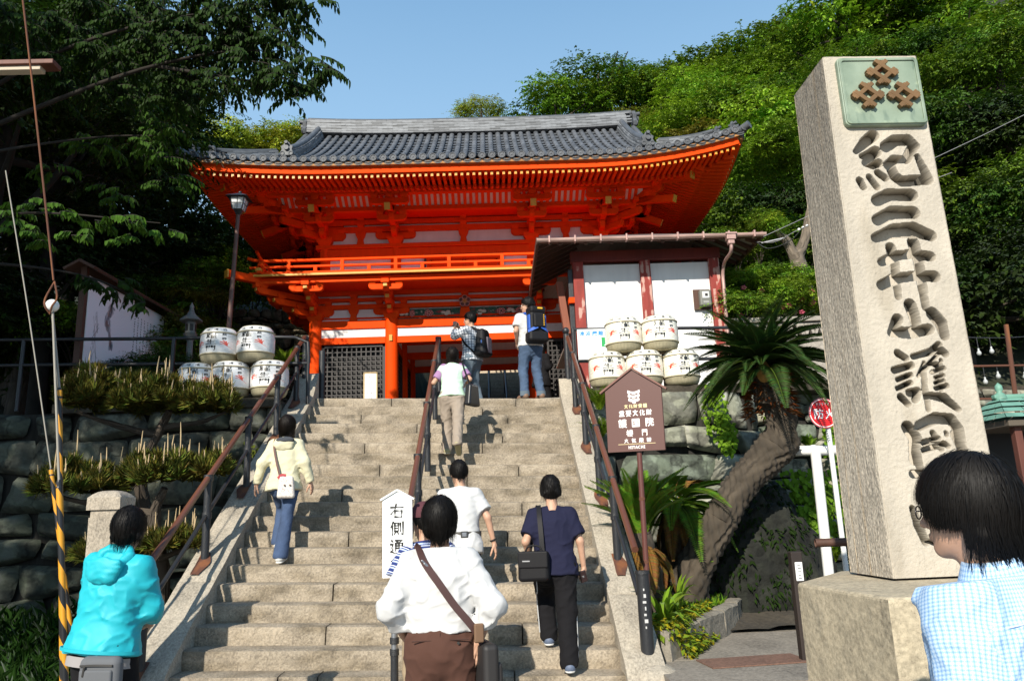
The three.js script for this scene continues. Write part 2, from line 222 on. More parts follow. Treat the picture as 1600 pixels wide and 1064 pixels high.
// a wall of fitted stones; each stone is a piece of its own
function stoneWall(name, label, o) {
  const t = thing(name, label, 'wall'); const r = rng(o.seed), U = o.u.clone().normalize(), Nn = o.n.clone().normalize(), Up = o.up ?? V(0, 1, 0);
  const rows = [0]; while (rows[rows.length - 1] < o.h - o.rowH * 0.5) rows.push(Math.min(o.h, rows[rows.length - 1] + o.rowH * (0.65 + 0.7 * r()))); rows[rows.length - 1] = o.h;
  const wob = (u, j) => j === 0 ? 0 : noise3(u * 0.9 / o.rowH * 0.3, j * 3.7, o.seed) * o.rowH * (j === rows.length - 1 ? 0.35 : 0.95);
  const stones = [];
  for (let j = 0; j + 1 < rows.length; j++) {
    let u = -r() * o.len; while (u < o.w) {
      const L = o.len * (0.55 + 0.95 * r()), a = Math.max(u, 0), b = Math.min(u + L, o.w); u += L; if (b - a < 0.05) continue;
      const sk = () => (r() - 0.5) * o.rowH * 0.6, q = [[a + sk(), rows[j] + wob(a, j)], [b + sk(), rows[j] + wob(b, j)], [b + sk(), rows[j + 1] + wob(b, j + 1)], [a + sk(), rows[j + 1] + wob(a, j + 1)]];
      const gap = o.gap ?? 0.012, c = q.reduce((s, p) => [s[0] + p[0] / 4, s[1] + p[1] / 4], [0, 0]), proud = (r() - 0.3) * o.bulge, sd = r() * 90, n = o.n2 ?? 7;
      const g = sheet(n, n, (x, y) => {
        const A = x * 2 - 1, B = y * 2 - 1; let pu = lerp(lerp(q[0][0], q[1][0], x), lerp(q[3][0], q[2][0], x), y), pv = lerp(lerp(q[0][1], q[1][1], x), lerp(q[3][1], q[2][1], x), y);
        const sx = Math.max(0.3, 1 - 2 * gap / (b - a)), cut = 1 - 0.07 * Math.pow(Math.abs(A * B), 3);
        pu = c[0] + (pu - c[0]) * sx * cut; pv = c[1] + (pv - c[1]) * (1 - 2 * gap / (rows[j + 1] - rows[j])) * cut;
        const e = Math.max(Math.abs(A), Math.abs(B)), edge = Math.pow(e, 14);
        const d = proud + o.bulge * (0.8 * (1 - Math.pow(Math.abs(A), 8)) * (1 - Math.pow(Math.abs(B), 8)) + 1.5 * fbm(pu * 2.2 / o.rowH + sd, pv * 2.2 / o.rowH, sd)) - edge * (o.bulge + 0.05);
        const lean = pv * (o.batter ?? 0);
        const p = o.at.clone().addScaledVector(U, pu).addScaledVector(Up, pv).addScaledVector(Nn, d - lean); p.u = pu / o.texm + sd; p.v = pv / o.texm + sd * 0.7; return p;
      });
      stones.push({ g, m: o.mats[Math.floor(r() * o.mats.length)], key: o.rank ? o.rank(c[0], c[1]) : 0, cu: c[0], cv: c[1] });
    }
  }
  stones.sort((a, b) => a.key - b.key); const rest = new Map();
  stones.forEach((s, i) => { if (i < (o.max ?? 290)) mesh('stone', s.g, s.m, t); else { if (!rest.has(s.m)) rest.set(s.m, []); rest.get(s.m).push(s.g); } });
  for (const [m, l] of rest) mesh('stones', l, m, t, 'stuff');
  // packed earth behind the joints
  const q = o.at.clone().addScaledVector(Nn, -0.10), bk = sheet(8, 4, (x, y) => q.clone().addScaledVector(U, x * o.w).addScaledVector(Up, y * o.h * 0.985).addScaledVector(Nn, -y * o.h * (o.batter ?? 0) - o.bulge * 0.6 - 0.03));
  mesh('wall_core', bk, mat.joint, t);
  return t;
}
const mossyA = M([0.15, 0.155, 0.13], { roughness: 0.95, map: T.stone, bumpMap: T.stoneBump, bumpScale: 0.05 }), mossyB = M([0.10, 0.11, 0.088], { roughness: 0.95, map: T.stone, bumpMap: T.stoneBump, bumpScale: 0.06 }), greenish = M([0.19, 0.22, 0.185], { roughness: 0.95, map: T.stone, bumpMap: T.stoneBump, bumpScale: 0.05 });
stoneWall('retaining_wall', 'retaining wall of large dark mossy stones to the left of the stairs', { seed: 21, at: V(-13.3, -0.1, -11.35), u: V(1, 0, -0.02), n: V(0, 0, 1), w: 9.95, h: 3.47, rowH: 0.42, len: 0.95, bulge: 0.06, gap: 0.014, texm: 1.3, batter: 0.05, mats: [mossyA, mossyB, mossyB, mossyA], max: 290 });
stoneWall('retaining_wall', 'retaining wall of grey stones to the right of the stairs under the white hut', { seed: 34, at: V(1.46, 0.05, -11.4), u: V(1, 0, 0.0), n: V(0, 0, 1), w: 2.55, h: 3.28, rowH: 0.40, len: 0.95, bulge: 0.06, gap: 0.012, texm: 1.3, batter: 0.04, mats: [mat.stoneMid, mat.stoneDark, greenish, mat.stoneMid] });
stoneWall('retaining_wall', 'pale flat stone wall behind the white pipe rail', { seed: 45, at: V(4.0, 0.05, -11.75), u: V(1, 0, -0.15), n: V(0.1, 0, 1), w: 5.5, h: 3.3, rowH: 0.22, len: 0.55, bulge: 0.035, gap: 0.012, texm: 1.0, batter: 0.05, mats: [mat.stonePale, mat.stoneMid, mat.stonePale, greenish], max: 290, n2: 5 });
stoneWall('rubble_wall', 'rough rubble wall beside and behind the left side of the gate', { seed: 57, at: V(-9.2, 3.35, -20.0), u: V(1, 0, 0), n: V(0, 0, 1), w: 7.0, h: 3.9, rowH: 0.21, len: 0.30, bulge: 0.045, gap: 0.010, texm: 0.7, batter: 0.03, mats: [mat.stonePale, mat.stoneMid, M([0.42, 0.33, 0.24], { roughness: 0.95, map: T.stone, bumpMap: T.stoneBump, bumpScale: 0.04 }), greenish, mat.stonePale], max: 280, n2: 4, rank: (u, v) => Math.abs(u - 3.9) });
stoneWall('rubble_wall', 'rough rubble wall seen through the gate to the right of the upper steps', { seed: 58, at: V(1.1, 3.35, -21.5), u: V(1, 0, 0), n: V(0, 0, 1), w: 4.0, h: 3.6, rowH: 0.23, len: 0.34, bulge: 0.045, gap: 0.010, texm: 0.7, batter: 0.03, mats: [mat.stonePale, mat.stoneMid, mat.stonePale], max: 200, n2: 4 });
{
  // second flight seen through the gate
  const us = struct('upper_stairs'); const r = rng(77), m2 = M([0.60, 0.49, 0.36], { roughness: 0.9, map: T.granite, bumpMap: T.graniteBump, bumpScale: 0.008 });
  for (let k = 0; k < 22; k++) mesh('step', boxUV(rbx(3.3, 0.19, 0.36, 0.015, -0.55, 3.35 + 0.085 + k * 0.17, -21.6 - k * 0.29), 1, r(), r()), m2, us);
  for (const [x, w] of [[-0.15, 'left'], [0.35, 'right']]) { const t = thing('upper_handrail', 'dark handrail of the upper steps seen through the gate passage, ' + w + ' of two', 'handrail', [x, 3.4, -20.9]); mesh('rail', bar(V(0, 1.05, 0), V(0, 4.3, -5.6), 0.035, 0.035, 8), mat.railBrown, t); mesh('lower_rail', bar(V(0, 0.55, 0), V(0, 3.8, -5.6), 0.025, 0.025, 8), mat.ironBlack, t); for (const z of [0, -1.8, -3.6]) mesh('rail_post', bar(V(0, -z * 0.58 - 0.1, z), V(0, 1.05 - z * 0.58, z), 0.035, 0.035, 8), mat.ironBlack, t); }
}
{
  // wooded hill behind: one sheet of dark leaf mould
  const hill = (x, z) => {
    let y = 3.32;
    const back = Math.max(0, -20.3 - z); if (back > 0) { const cut = sstep(1.9, 2.6, Math.abs(x + 0.55)), st = Math.max(0, Math.min(back - 1.2, 7)) * 0.58; y = lerp(3.2 + st, 7.0, cut) + Math.max(0, back - 8 * (1 - cut)) * 0.42; }
    const rgt = Math.max(0, x - 5.6), b2 = Math.max(0, -13.2 - z); y = Math.max(y, 3.32 + Math.min(1, rgt / 1.2) * b2 * 0.62 + Math.max(0, rgt - 4) * 0.55 * sstep(0, 2, b2));
    const lft = Math.max(0, -8.4 - x), b3 = Math.max(0, -13.5 - z); y = Math.max(y, 3.32 + Math.min(1, lft / 2) * b3 * 0.42);
    return Math.min(y, 30 + 0.02 * -z) + fbm(x * 0.2, z * 0.2, 1) * 0.8 * sstep(0, 4, Math.max(rgt, lft, back));
  };
  globalThis.hillAt = hill;
  const g = sheet(110, 110, (u, v) => { const x = -70 + 150 * (0.5 + 0.5 * Math.sign(u - 0.47) * Math.pow(Math.abs(u - 0.47) * 1.9, 1.7)), z = -12.95 - 130 * v * v; const p = V(x, hill(x, z), z); p.u = x / 3; p.v = z / 3; return p; });
  mesh('wooded_hill', g, M([0.035, 0.04, 0.018], { roughness: 1, map: T.soil, bumpMap: T.stoneBump, bumpScale: 0.1 })).userData.kind = 'structure';
}
{
  // side path with its kerb and planter bed to the right of the stairs
  const path = struct('side_path'), r = rng(9);
  const q = M([0.30, 0.265, 0.22], { roughness: 0.92, map: T.granite, bumpMap: T.stoneBump, bumpScale: 0.008 }), q2 = M([0.22, 0.12, 0.085], { roughness: 0.9, map: T.granite });
  for (let j = 0; j < 6; j++) { const z0 = -6.7 - j * 1.05; mesh('path_slab', boxUV(bx(4.2, 0.2, 1.044, 3.5, 0.05 + (j % 2) * 0.003, z0 - 0.52), 0.7, r(), r()), j === 1 ? q : q, path); }
  mesh('path_patch', boxUV(bx(0.95, 0.01, 0.42, 2.32, 0.158, -7.55, 0, 0.12), 0.7), q2, path);
}
// ---------------------------------------------------------------- the two-storey vermilion gate
const gate = thing('temple_gate', 'two-storey vermilion temple gate with grey tiled hip-and-gable roof at the head of the stairs', 'gate', [-0.59, 3.42, -16.5]);
{
  const G = gate, r = rng(101), COLX = [-3.3, -1.63, 1.63, 3.3], COLZ = [0, -1.8, -3.6];
  const part = (n, list, m, p = G, kind) => mesh(n, list.map((g) => boxUV(g, 0.8, r(), r())), m, p, kind);
  // lower columns on footing stones
  for (const z of COLZ) for (const x of COLX) {
    const c = mesh('column', cyl(0.145, 0.14, 2.44, x, 0.06, z, 24), mat.verm, G); mesh('base_stone', rbx(0.46, 0.1, 0.46, 0.02, x, 0.03, z), mat.granite, c);
  }
  for (const x of COLX.slice(1, 3)) part('beam_nose_cap', [rbx(0.075, 0.14, 0.03, 0.008, x, 2.0, 0.155)], mat.gold);
  // rails and plaster of a row of bays along x at depth z
  const row = (z, front) => {
    for (let i = 0; i < 3; i++) { const a = COLX[i] + 0.13, b = COLX[i + 1] - 0.13, w = b - a, m = (a + b) / 2;
      part('tie_beam', [rbx(w, 0.15, 0.12, 0.01, m, 1.985, z)], mat.verm); part('plaster_panel', [bx(w, 0.19, 0.05, m, 2.155, z)], mat.white); part('tie_beam', [rbx(w, 0.19, 0.13, 0.01, m, 2.345, z)], mat.verm);
      if (front) {
        if (i === 1) continue;
        part('plaster_panel', [bx(w, 0.26, 0.04, m, 2.57, z - 0.03)], mat.white);
      }
    }
  };
  row(0, true); row(-1.8); row(-3.6);
  for (const x of COLX) for (const [a, b] of [[0, -1.8], [-1.8, -3.6]]) { part('tie_beam', [rbx(0.12, 0.15, 1.55, 0.01, x, 1.985, (a + b) / 2), rbx(0.12, 0.19, 1.55, 0.01, x, 2.345, (a + b) / 2)], mat.verm); part('plaster_panel', [bx(0.05, 0.19, 1.55, x, 2.155, (a + b) / 2)], mat.white); }
  // dark lattice screens of the side bays, front and along the passage
  const lattice = (w, h, place) => { const s = new THREE.Group(); s.name = 'lattice_screen'; place(s); G.add(s); part('frame', [rbx(w, 0.07, 0.07, 0.01, 0, 0.035, 0), rbx(w, 0.07, 0.07, 0.01, 0, h - 0.035, 0), rbx(0.07, h, 0.07, 0.01, -w / 2 + 0.035, h / 2, 0), rbx(0.07, h, 0.07, 0.01, w / 2 - 0.035, h / 2, 0)], mat.lattice, s);
    const bars = []; for (let x = -w / 2 + 0.13; x < w / 2 - 0.1; x += 0.105) bars.push(bx(0.026, h - 0.1, 0.03, x, h / 2, 0)); for (let y = 0.14; y < h - 0.1; y += 0.105) bars.push(bx(w - 0.1, 0.026, 0.026, 0, y, 0.008)); part('lattice_bars', bars, mat.lattice, s, 'stuff'); part('backing_board', [bx(w - 0.02, h - 0.02, 0.02, 0, h / 2, -0.22)], mat.black, s); };
  for (const sx of [-1, 1]) { lattice(1.40, 1.88, (s) => s.position.set(sx * 2.465, 0.03, -0.04)); for (const z of [-0.9, -2.7]) lattice(1.52, 1.88, (s) => { s.position.set(sx * 1.63, 0.03, z); s.rotation.y = -sx * Math.PI / 2; }); }
  part('passage_ceiling', [bx(6.6, 0.04, 3.6, 0, 2.5, -1.8)], mat.vermDark);
  const joists = []; for (let i = 0; i < 13; i++) joists.push(bx(0.07, 0.09, 3.5, -1.5 + i * 0.25, 2.44, -1.8)); part('ceiling_joists', joists, mat.vermDark, G, 'stuff');
  for (const sx of [-1, 1]) part('side_wall', [bx(0.06, 1.9, 3.4, sx * 3.3, 0.98, -1.8)], mat.vermDark);
  // carved frieze over the passage with flower medallions
  {
    const f = mesh('carved_frieze', (() => { const g = sheet(120, 14, (u, v) => { const x = (u - 0.5) * 2.98, y = 2.445 + v * 0.235; const p = V(x, y, -0.015 + 0.03 * Math.abs(fbm(x * 14, y * 14, 3, 3)) + 0.012 * noise3(x * 40, y * 40, 1)); p.u = x; p.v = y; return p; }); const c = new Float32Array(g.attributes.position.count * 3); for (let i = 0; i < c.length / 3; i++) { const x = g.attributes.position.getX(i), y = g.attributes.position.getY(i), k = fbm(x * 9, y * 9, 8, 3), q = fbm(x * 16 + 4, y * 16, 2, 2); const col = k > 0.16 ? [0.25, 0.02, 0.02] : q > 0.22 ? [0.5, 0.42, 0.33] : q < -0.22 ? [0.01, 0.02, 0.016] : [0.012, 0.085, 0.045]; c.set(col, i * 3); } g.setAttribute('color', new THREE.BufferAttribute(c, 3)); return g; })(), M([1, 1, 1], { roughness: 0.6, vertexColors: true }), G);
    const pink = M([0.62, 0.30, 0.26], { roughness: 0.6 }), red = M([0.35, 0.02, 0.03], { roughness: 0.6 }), pale = M([0.6, 0.55, 0.45], { roughness: 0.6 });
    for (const [x, w] of [[-1.17, 0.6], [-0.80, 1], [0.80, 1], [1.2, 0.8]]) { const l = [], l2 = []; for (let i = 0; i < 7; i++) { const a = i / 7 * Math.PI * 2; const tr = new THREE.TorusGeometry(0.032, 0.009, 6, 12); tr.scale(w, 0.8, 1); tr.translate(x + Math.cos(a) * 0.062 * w, 2.56 + Math.sin(a) * 0.045, 0.055); l.push(tr); const sp = new THREE.SphereGeometry(0.026, 8, 6); sp.scale(w, 0.8, 0.6); sp.translate(x + Math.cos(a) * 0.06 * w, 2.56 + Math.sin(a) * 0.045, 0.045); l2.push(sp); } const tr = new THREE.TorusGeometry(0.03, 0.009, 6, 12); tr.translate(x, 2.56, 0.065); l.push(tr); const pe = mesh('peony', l, pink, f); mesh('peony_heart', l2, red, f); }
    for (const x of [-0.42, 0.36, 1.02, -1.36]) { const l = []; for (let i = 0; i < 5; i++) { const sp = new THREE.SphereGeometry(0.045, 8, 6); sp.scale(1.2, 0.7, 0.5); sp.translate(x + (r() - 0.5) * 0.14, 2.56 + (r() - 0.5) * 0.09, 0.03); l.push(sp); } mesh('white_blossom', l, pale, f); }
    // central five-petal crest on its strut
    part('strut', [prism([[-0.13, 2.445], [0.13, 2.445], [0.09, 2.70], [-0.09, 2.70]], 0.10, 0.01).translate(0, 0, 0.02)], mat.verm);
    const crest = mesh('flower_crest', (() => { const l = []; for (let i = 0; i < 5; i++) { const a = Math.PI / 2 + i * Math.PI * 0.4; l.push(new THREE.CylinderGeometry(0.058, 0.058, 0.05, 16).rotateX(Math.PI / 2).translate(Math.cos(a) * 0.077, 2.79 + Math.sin(a) * 0.077, 0.12)); } l.push(new THREE.CylinderGeometry(0.06, 0.06, 0.05, 12).rotateX(Math.PI / 2).translate(0, 2.79, 0.118)); return l; })(), M([0.10, 0.02, 0.015], { roughness: 0.5 }), G);
    const rim = [], heart = []; for (let i = 0; i < 5; i++) { const a = Math.PI / 2 + i * Math.PI * 0.4; rim.push(new THREE.TorusGeometry(0.055, 0.008, 6, 18).translate(Math.cos(a) * 0.077, 2.79 + Math.sin(a) * 0.077, 0.146)); heart.push(new THREE.SphereGeometry(0.016, 8, 6).translate(Math.cos(a) * 0.045, 2.79 + Math.sin(a) * 0.045, 0.148)); } heart.push(new THREE.SphereGeometry(0.028, 10, 8).translate(0, 2.79, 0.145)); mesh('petal_rim', rim, M([0.6, 0.3, 0.25]), crest); mesh('crest_heart', heart, mat.gold, crest);
  }
  // bracket pieces
  const arm = (L, h, w, axis, at, oneEnd = false) => { // curved-bottom bracket arm along axis 'x' or 'z' or an angle
    const q = h * 0.75, o = [[-L / 2, h / 2]]; if (oneEnd) o.push([-L / 2, -h / 2]); else for (let i = 0; i <= 5; i++) { const a = i / 5 * Math.PI / 2; o.push([-L / 2 + q - q * Math.cos(a), -h / 2 + q * 0.9 - q * 0.9 * Math.sin(a)]); }
    for (let i = 5; i >= 0; i--) { const a = i / 5 * Math.PI / 2; o.push([L / 2 - q + q * Math.cos(a), -h / 2 + q * 0.9 - q * 0.9 * Math.sin(a)]); } o.push([L / 2, h / 2]);
    const g = prism(o, w, 0.006); if (axis !== 0) g.rotateY(axis); g.translate(...at); return g;
  };
  const block = (w, h, d, at, turn = 0) => { // bearing block with a dished lower half
    const g = new THREE.BoxGeometry(w, h, d, 1, 3, 1), p = g.attributes.position; for (let i = 0; i < p.count; i++) { const y = p.getY(i) / h + 0.5, k = y < 0.2 ? 0.66 : y < 0.5 ? 0.86 : 1; p.setX(i, p.getX(i) * k); p.setZ(i, p.getZ(i) * k); } g.computeVertexNormals(); if (turn) g.rotateY(turn); g.translate(...at); return g.toNonIndexed();
  };
  const Q = -Math.PI / 2;
  function lowerSet(x, z, turn, diag) { // stepped brackets under the balcony
    const b = new THREE.Group(); b.name = 'bracket_set'; b.position.set(x, turn && z === 0 ? (diag ? 0.006 : 0.003) : 0, z); b.rotation.y = turn; if (turn && z === 0) b.scale.set(diag ? 0.94 : 0.97, 0.99, 1.002); G.add(b); const k = diag ? 1.41 : 1, P = (n, l, m) => part(n, l, m, b);
    if (turn === 0 || z !== 0) P('bearing_block', [block(0.36, 0.17, 0.36, [0, 2.52, 0])], mat.verm);
    if (!diag) P('bracket_arm', [arm(0.80, 0.13, 0.12, 0, [0, 2.63, 0.0])], mat.verm);
    const tips = [[0.40, 2.62], [0.72, 2.77], [1.02, 2.93]];
    for (const [tz, y] of tips) { P('bracket_arm', [arm(tz * k + 0.3, 0.13, 0.12, Q, [0, y, tz * k / 2 - 0.15], true)], mat.verm); P('gold_tip', [rbx(0.085, 0.075, 0.02, 0.006, 0, y + 0.02, tz * k + 0.008)], mat.gold); P('bearing_block', [block(0.2, 0.1, 0.2, [0, y + 0.11, (tz - 0.1) * k])], mat.verm); }
    if (!diag) { P('bracket_arm', [arm(0.72, 0.12, 0.11, 0, [0, 2.93, 0.9])], mat.verm); for (const q of [-0.28, 0.28]) P('bearing_block', [block(0.17, 0.09, 0.17, [q, 3.03, 0.9])], mat.verm); for (const q of [-0.3, 0.3]) P('bearing_block', [block(0.17, 0.09, 0.17, [q, 2.735, 0])], mat.verm); }
    P('beam_end', [rbx(0.17, 0.09, 0.1, 0.01, 0, 3.03, 1.02 * k)], mat.verm);
  }
  for (const x of COLX) lowerSet(x, 0, 0, false);
  for (const sx of [-1, 1]) { for (const z of COLZ.slice(0, 2)) lowerSet(sx * 3.3, z, sx * Math.PI / 2, false); lowerSet(sx * 3.3, 0, sx * Math.PI / 4, true); }
  // long wall beams above the lower brackets, with plaster slots between
  const wallRows = (ys, half, z, side) => { for (const [y, h] of ys) { part('wall_beam', [rbx(half * 2 + 0.1, h, 0.12, 0.008, 0, y, z)], mat.verm); } };
  part('plaster_wall', [bx(6.6, 0.72, 0.04, 0, 2.80, -0.05)], mat.white);
  wallRows([[2.755, 0.10], [2.915, 0.075], [3.07, 0.10]], 3.3, 0);
  for (const sx of [-1, 1]) { part('plaster_wall', [bx(0.04, 0.9, 3.6, sx * 3.26, 2.72, -1.8)], mat.white); for (const [y, h] of [[2.755, 0.1], [2.915, 0.075], [3.07, 0.1]]) part('wall_beam', [rbx(0.12, h, 3.7, 0.008, sx * 3.3, y, -1.8)], mat.verm); }
  const strut = (x, y0, y1, z) => part('bay_strut', [prism([[-0.085, y0], [0.085, y0], [0.06, y0 + (y1 - y0) * 0.45], [0.10, y0 + (y1 - y0) * 0.7], [0.12, y1], [-0.12, y1], [-0.10, y0 + (y1 - y0) * 0.7], [-0.06, y0 + (y1 - y0) * 0.45]], 0.10, 0.008).translate(x, 0, z)], mat.verm);
  for (const x of [-2.465, 2.465]) strut(x, 2.44, 2.71, 0.02);
  for (const x of [-2.465, 0, 2.465]) for (const y of [2.84, 2.99]) part('bearing_block', [block(0.17, 0.085, 0.16, [x, y, 0.02])], mat.verm);
  for (const x of COLX) for (const q of [-0.27, 0.27]) part('bearing_block', [block(0.16, 0.085, 0.16, [x + q, 2.845, 0.02])], mat.verm);
  part('balcony_soffit', [bx(8.5, 0.03, 5.6, 0, 3.125, -1.75)], mat.vermDark);
  // balcony edge, floor boards and railing
  const E = 1.05, BX = 4.35;
  part('edge_beam', [rbx(BX * 2 + 0.1, 0.10, 0.12, 0.01, 0, 3.085, 0.96)], mat.verm); for (const sx of [-1, 1]) part('edge_beam', [rbx(0.12, 0.10, 5.5, 0.01, sx * 4.26, 3.085, -1.75)], mat.verm);
  part('edge_beam', [rbx(0.14, 0.16, 1.0, 0.015, 0, 0, 0).rotateY(Math.PI / 4).translate(4.42, 3.13, 1.12)], mat.verm); part('edge_beam', [rbx(0.14, 0.16, 1.0, 0.015, 0, 0, 0).rotateY(-Math.PI / 4).translate(-4.42, 3.13, 1.12)], mat.verm);
  for (const sx of [-1, 1]) part('gold_tip', [rbx(0.15, 0.17, 0.03, 0.005, 0, 0, 0).rotateY(sx * Math.PI / 4).translate(sx * 4.78, 3.13, 1.48)], mat.gold);
  { // floor boards run out to the edge
    for (let i = 0; i < 40; i++) { const w = 8.7 / 40; part('floor_board', [rbx(w - 0.006, 0.045, 1.15, 0.006, -4.35 + (i + 0.5) * w, 3.185 + r() * 0.002, 0.52)], mat.verm); }
    for (const sx of [-1, 1]) part('floor_boards', [bx(1.0, 0.044, 4.5, sx * 3.85, 3.184, -2.3)], mat.verm);
    part('edge_strip', [rbx(8.74, 0.05, 0.05, 0.008, 0, 3.185, 1.12)], mat.gold); for (const sx of [-1, 1]) part('edge_strip', [rbx(0.05, 0.05, 5.6, 0.008, sx * 4.37, 3.185, -1.7)], mat.gold);
  }
  {
    const rail = new THREE.Group(); rail.name = 'railing'; G.add(rail); const P = (n, l) => part(n, l, mat.verm, rail), z = 1.0, X = 4.22;
    const rb = (a, b, rad) => bar(a, b, rad, rad, 10);
    P('ground_rail', [rbx(X * 2 + 0.5, 0.07, 0.075, 0.008, 0, 3.255, z)]); P('middle_rail', [rbx(X * 2 + 0.5, 0.045, 0.06, 0.006, 0, 3.40, z)]);
    P('top_rail', [tube([V(-X - 0.30, 3.61, z), V(-X - 0.12, 3.555, z), V(-X + 0.3, 3.54, z), V(0, 3.54, z), V(X - 0.3, 3.54, z), V(X + 0.12, 3.555, z), V(X + 0.30, 3.61, z)], 0.034, 60, 10)]);
    for (const sx of [-1, 1]) { P('ground_rail', [rbx(0.075, 0.07, 5.6, 0.008, sx * X, 3.257, -1.6)]); P('middle_rail', [rbx(0.06, 0.045, 5.6, 0.006, sx * X, 3.402, -1.6)]); P('top_rail', [tube([V(sx * X, 3.63, z + 0.36), V(sx * X, 3.56, z + 0.14), V(sx * X, 3.545, z - 0.3), V(sx * X, 3.545, -4.5)], 0.034, 30, 10)]); }
    for (let i = 0; i <= 15; i++) { const x = -X + i * (2 * X / 15), tall = i % 2 === 1; if (i > 0 && i < 15) P('rail_post', [rbx(0.075, tall ? 0.25 : 0.12, 0.07, 0.006, x, tall ? 3.41 : 3.335, z)]); }
    for (const sx of [-1, 1]) { P('corner_post', [rbx(0.11, 0.34, 0.11, 0.01, sx * X, 3.38, z)]); for (let i = 1; i < 9; i++) P('rail_post', [rbx(0.07, i % 2 ? 0.25 : 0.12, 0.075, 0.006, sx * X, i % 2 ? 3.41 : 3.335, z - i * 0.56)]); part('post_cap', [rbx(0.13, 0.09, 0.13, 0.03, sx * (X + 0.02), 3.30, z + 0.14)], mat.gold, rail); }
  }
  // upper storey walls
  const UX = [-3.15, -1.55, 1.55, 3.15], UZ = -0.15;
  for (const x of UX) mesh('upper_column', cyl(0.12, 0.115, 1.15, x, 3.2, UZ, 20), mat.verm, G);
  for (const sx of [-1, 1]) for (const z of [-1.8, -3.4]) mesh('upper_column', cyl(0.12, 0.115, 1.15, sx * 3.15, 3.2, z, 16), mat.verm, G);
  for (let i = 0; i < 3; i++) { const a = UX[i] + 0.11, b = UX[i + 1] - 0.11, w = b - a, m = (a + b) / 2;
    part('plaster_panel', [bx(w, 0.78, 0.05, m, 3.59, UZ - 0.03)], mat.white);
    part('wall_beam', [rbx(w, 0.09, 0.12, 0.008, m, 3.26, UZ)], mat.verm);
    part('plaster_panel', [bx(w, 0.34, 0.04, m, 4.42, UZ - 0.04)], mat.white); }
  part('wall_beam', [rbx(6.5, 0.20, 0.15, 0.01, 0, 4.04, UZ + 0.02)], mat.verm); part('wall_beam', [rbx(6.7, 0.10, 0.24, 0.012, 0, 4.20, UZ)], mat.verm);
  for (const sx of [-1, 1]) { part('plaster_panel', [bx(0.05, 1.0, 3.3, sx * 3.15, 3.7, -1.8)], mat.white); part('wall_beam', [rbx(0.15, 0.30, 3.5, 0.01, sx * 3.15, 4.09, -1.8)], mat.verm); part('plaster_panel', [bx(0.05, 1.5, 3.3, sx * 3.14, 4.9, -1.8)], mat.vermDark); }
  { // door between the panels
    const d = new THREE.Group(); d.name = 'upper_door'; G.add(d); const z = UZ + 0.07;
    part('door_frame', [rbx(1.80, 0.045, 0.07, 0.005, 0, 3.935, z), rbx(0.045, 0.75, 0.07, 0.005, -0.88, 3.56, z), rbx(0.045, 0.75, 0.07, 0.005, 0.88, 3.56, z)], mat.black, d);
    part('door_surround', [rbx(1.70, 0.075, 0.06, 0.005, 0, 3.875, z), rbx(0.08, 0.7, 0.06, 0.005, -0.81, 3.5, z), rbx(0.08, 0.7, 0.06, 0.005, 0.81, 3.5, z)], mat.verm, d);
    for (const s of [-1, 1]) { part('door_leaf', [bx(0.75, 0.66, 0.04, s * 0.38, 3.5, z - 0.01), rbx(0.75, 0.05, 0.05, 0.004, s * 0.38, 3.80, z), rbx(0.05, 0.64, 0.05, 0.004, s * 0.735, 3.5, z), rbx(0.05, 0.64, 0.05, 0.004, s * 0.028, 3.5, z)], mat.verm, d); part('pale_jamb', [bx(0.035, 0.6, 0.03, s * 0.845, 3.5, z + 0.01)], mat.white, d); }
  }
  // upper wall beams with plaster slots
  for (const [y, h] of [[4.625, 0.13], [4.80, 0.11], [4.96, 0.12], [5.2, 0.3]]) part('wall_beam', [rbx(6.4, h, 0.12, 0.008, 0, y, UZ)], mat.verm);
  part('plaster_wall', [bx(6.3, 0.5, 0.04, 0, 4.8, UZ - 0.05)], mat.white);
  for (const x of [-2.35, 0, 2.35, -0.75, 0.75]) { if (Math.abs(x) !== 0.75) { strut(x, 4.25, 4.56, UZ + 0.02); for (const y of [4.72, 4.88]) part('bearing_block', [block(0.17, 0.09, 0.16, [x, y, UZ + 0.02])], mat.verm); } }
  function upperSet(x, z, turn, diag) { // three-step brackets under the eaves
    const b = new THREE.Group(); b.name = 'bracket_set'; b.position.set(x, turn && z === UZ ? (diag ? 0.006 : 0.003) : 0, z); b.rotation.y = turn; if (turn && z === UZ) b.scale.set(diag ? 0.94 : 0.97, 0.997, 1.002); G.add(b); const k = diag ? 1.41 : 1, P = (n, l, m) => part(n, l, m, b);
    if (turn === 0 || z !== UZ) P('bearing_block', [block(0.36, 0.18, 0.36, [0, 4.33, 0])], mat.verm);
    if (!diag) { P('bracket_arm', [arm(0.92, 0.15, 0.12, 0, [0, 4.46, 0])], mat.verm); for (const q of [-0.36, 0, 0.36]) if (q || turn === 0) P('bearing_block', [block(0.18, 0.1, 0.18, [q, 4.585, 0])], mat.verm); }
    for (const [tz, y] of [[0.45, 4.46], [0.82, 4.62], [1.12, 4.80]]) { P('bracket_arm', [arm(tz * k + 0.4, 0.15, 0.12, Q, [0, y, tz * k / 2 - 0.2], true)], mat.verm); P('bearing_block', [block(0.2, 0.1, 0.2, [0, y + 0.125, (tz - 0.12) * k])], mat.verm); }
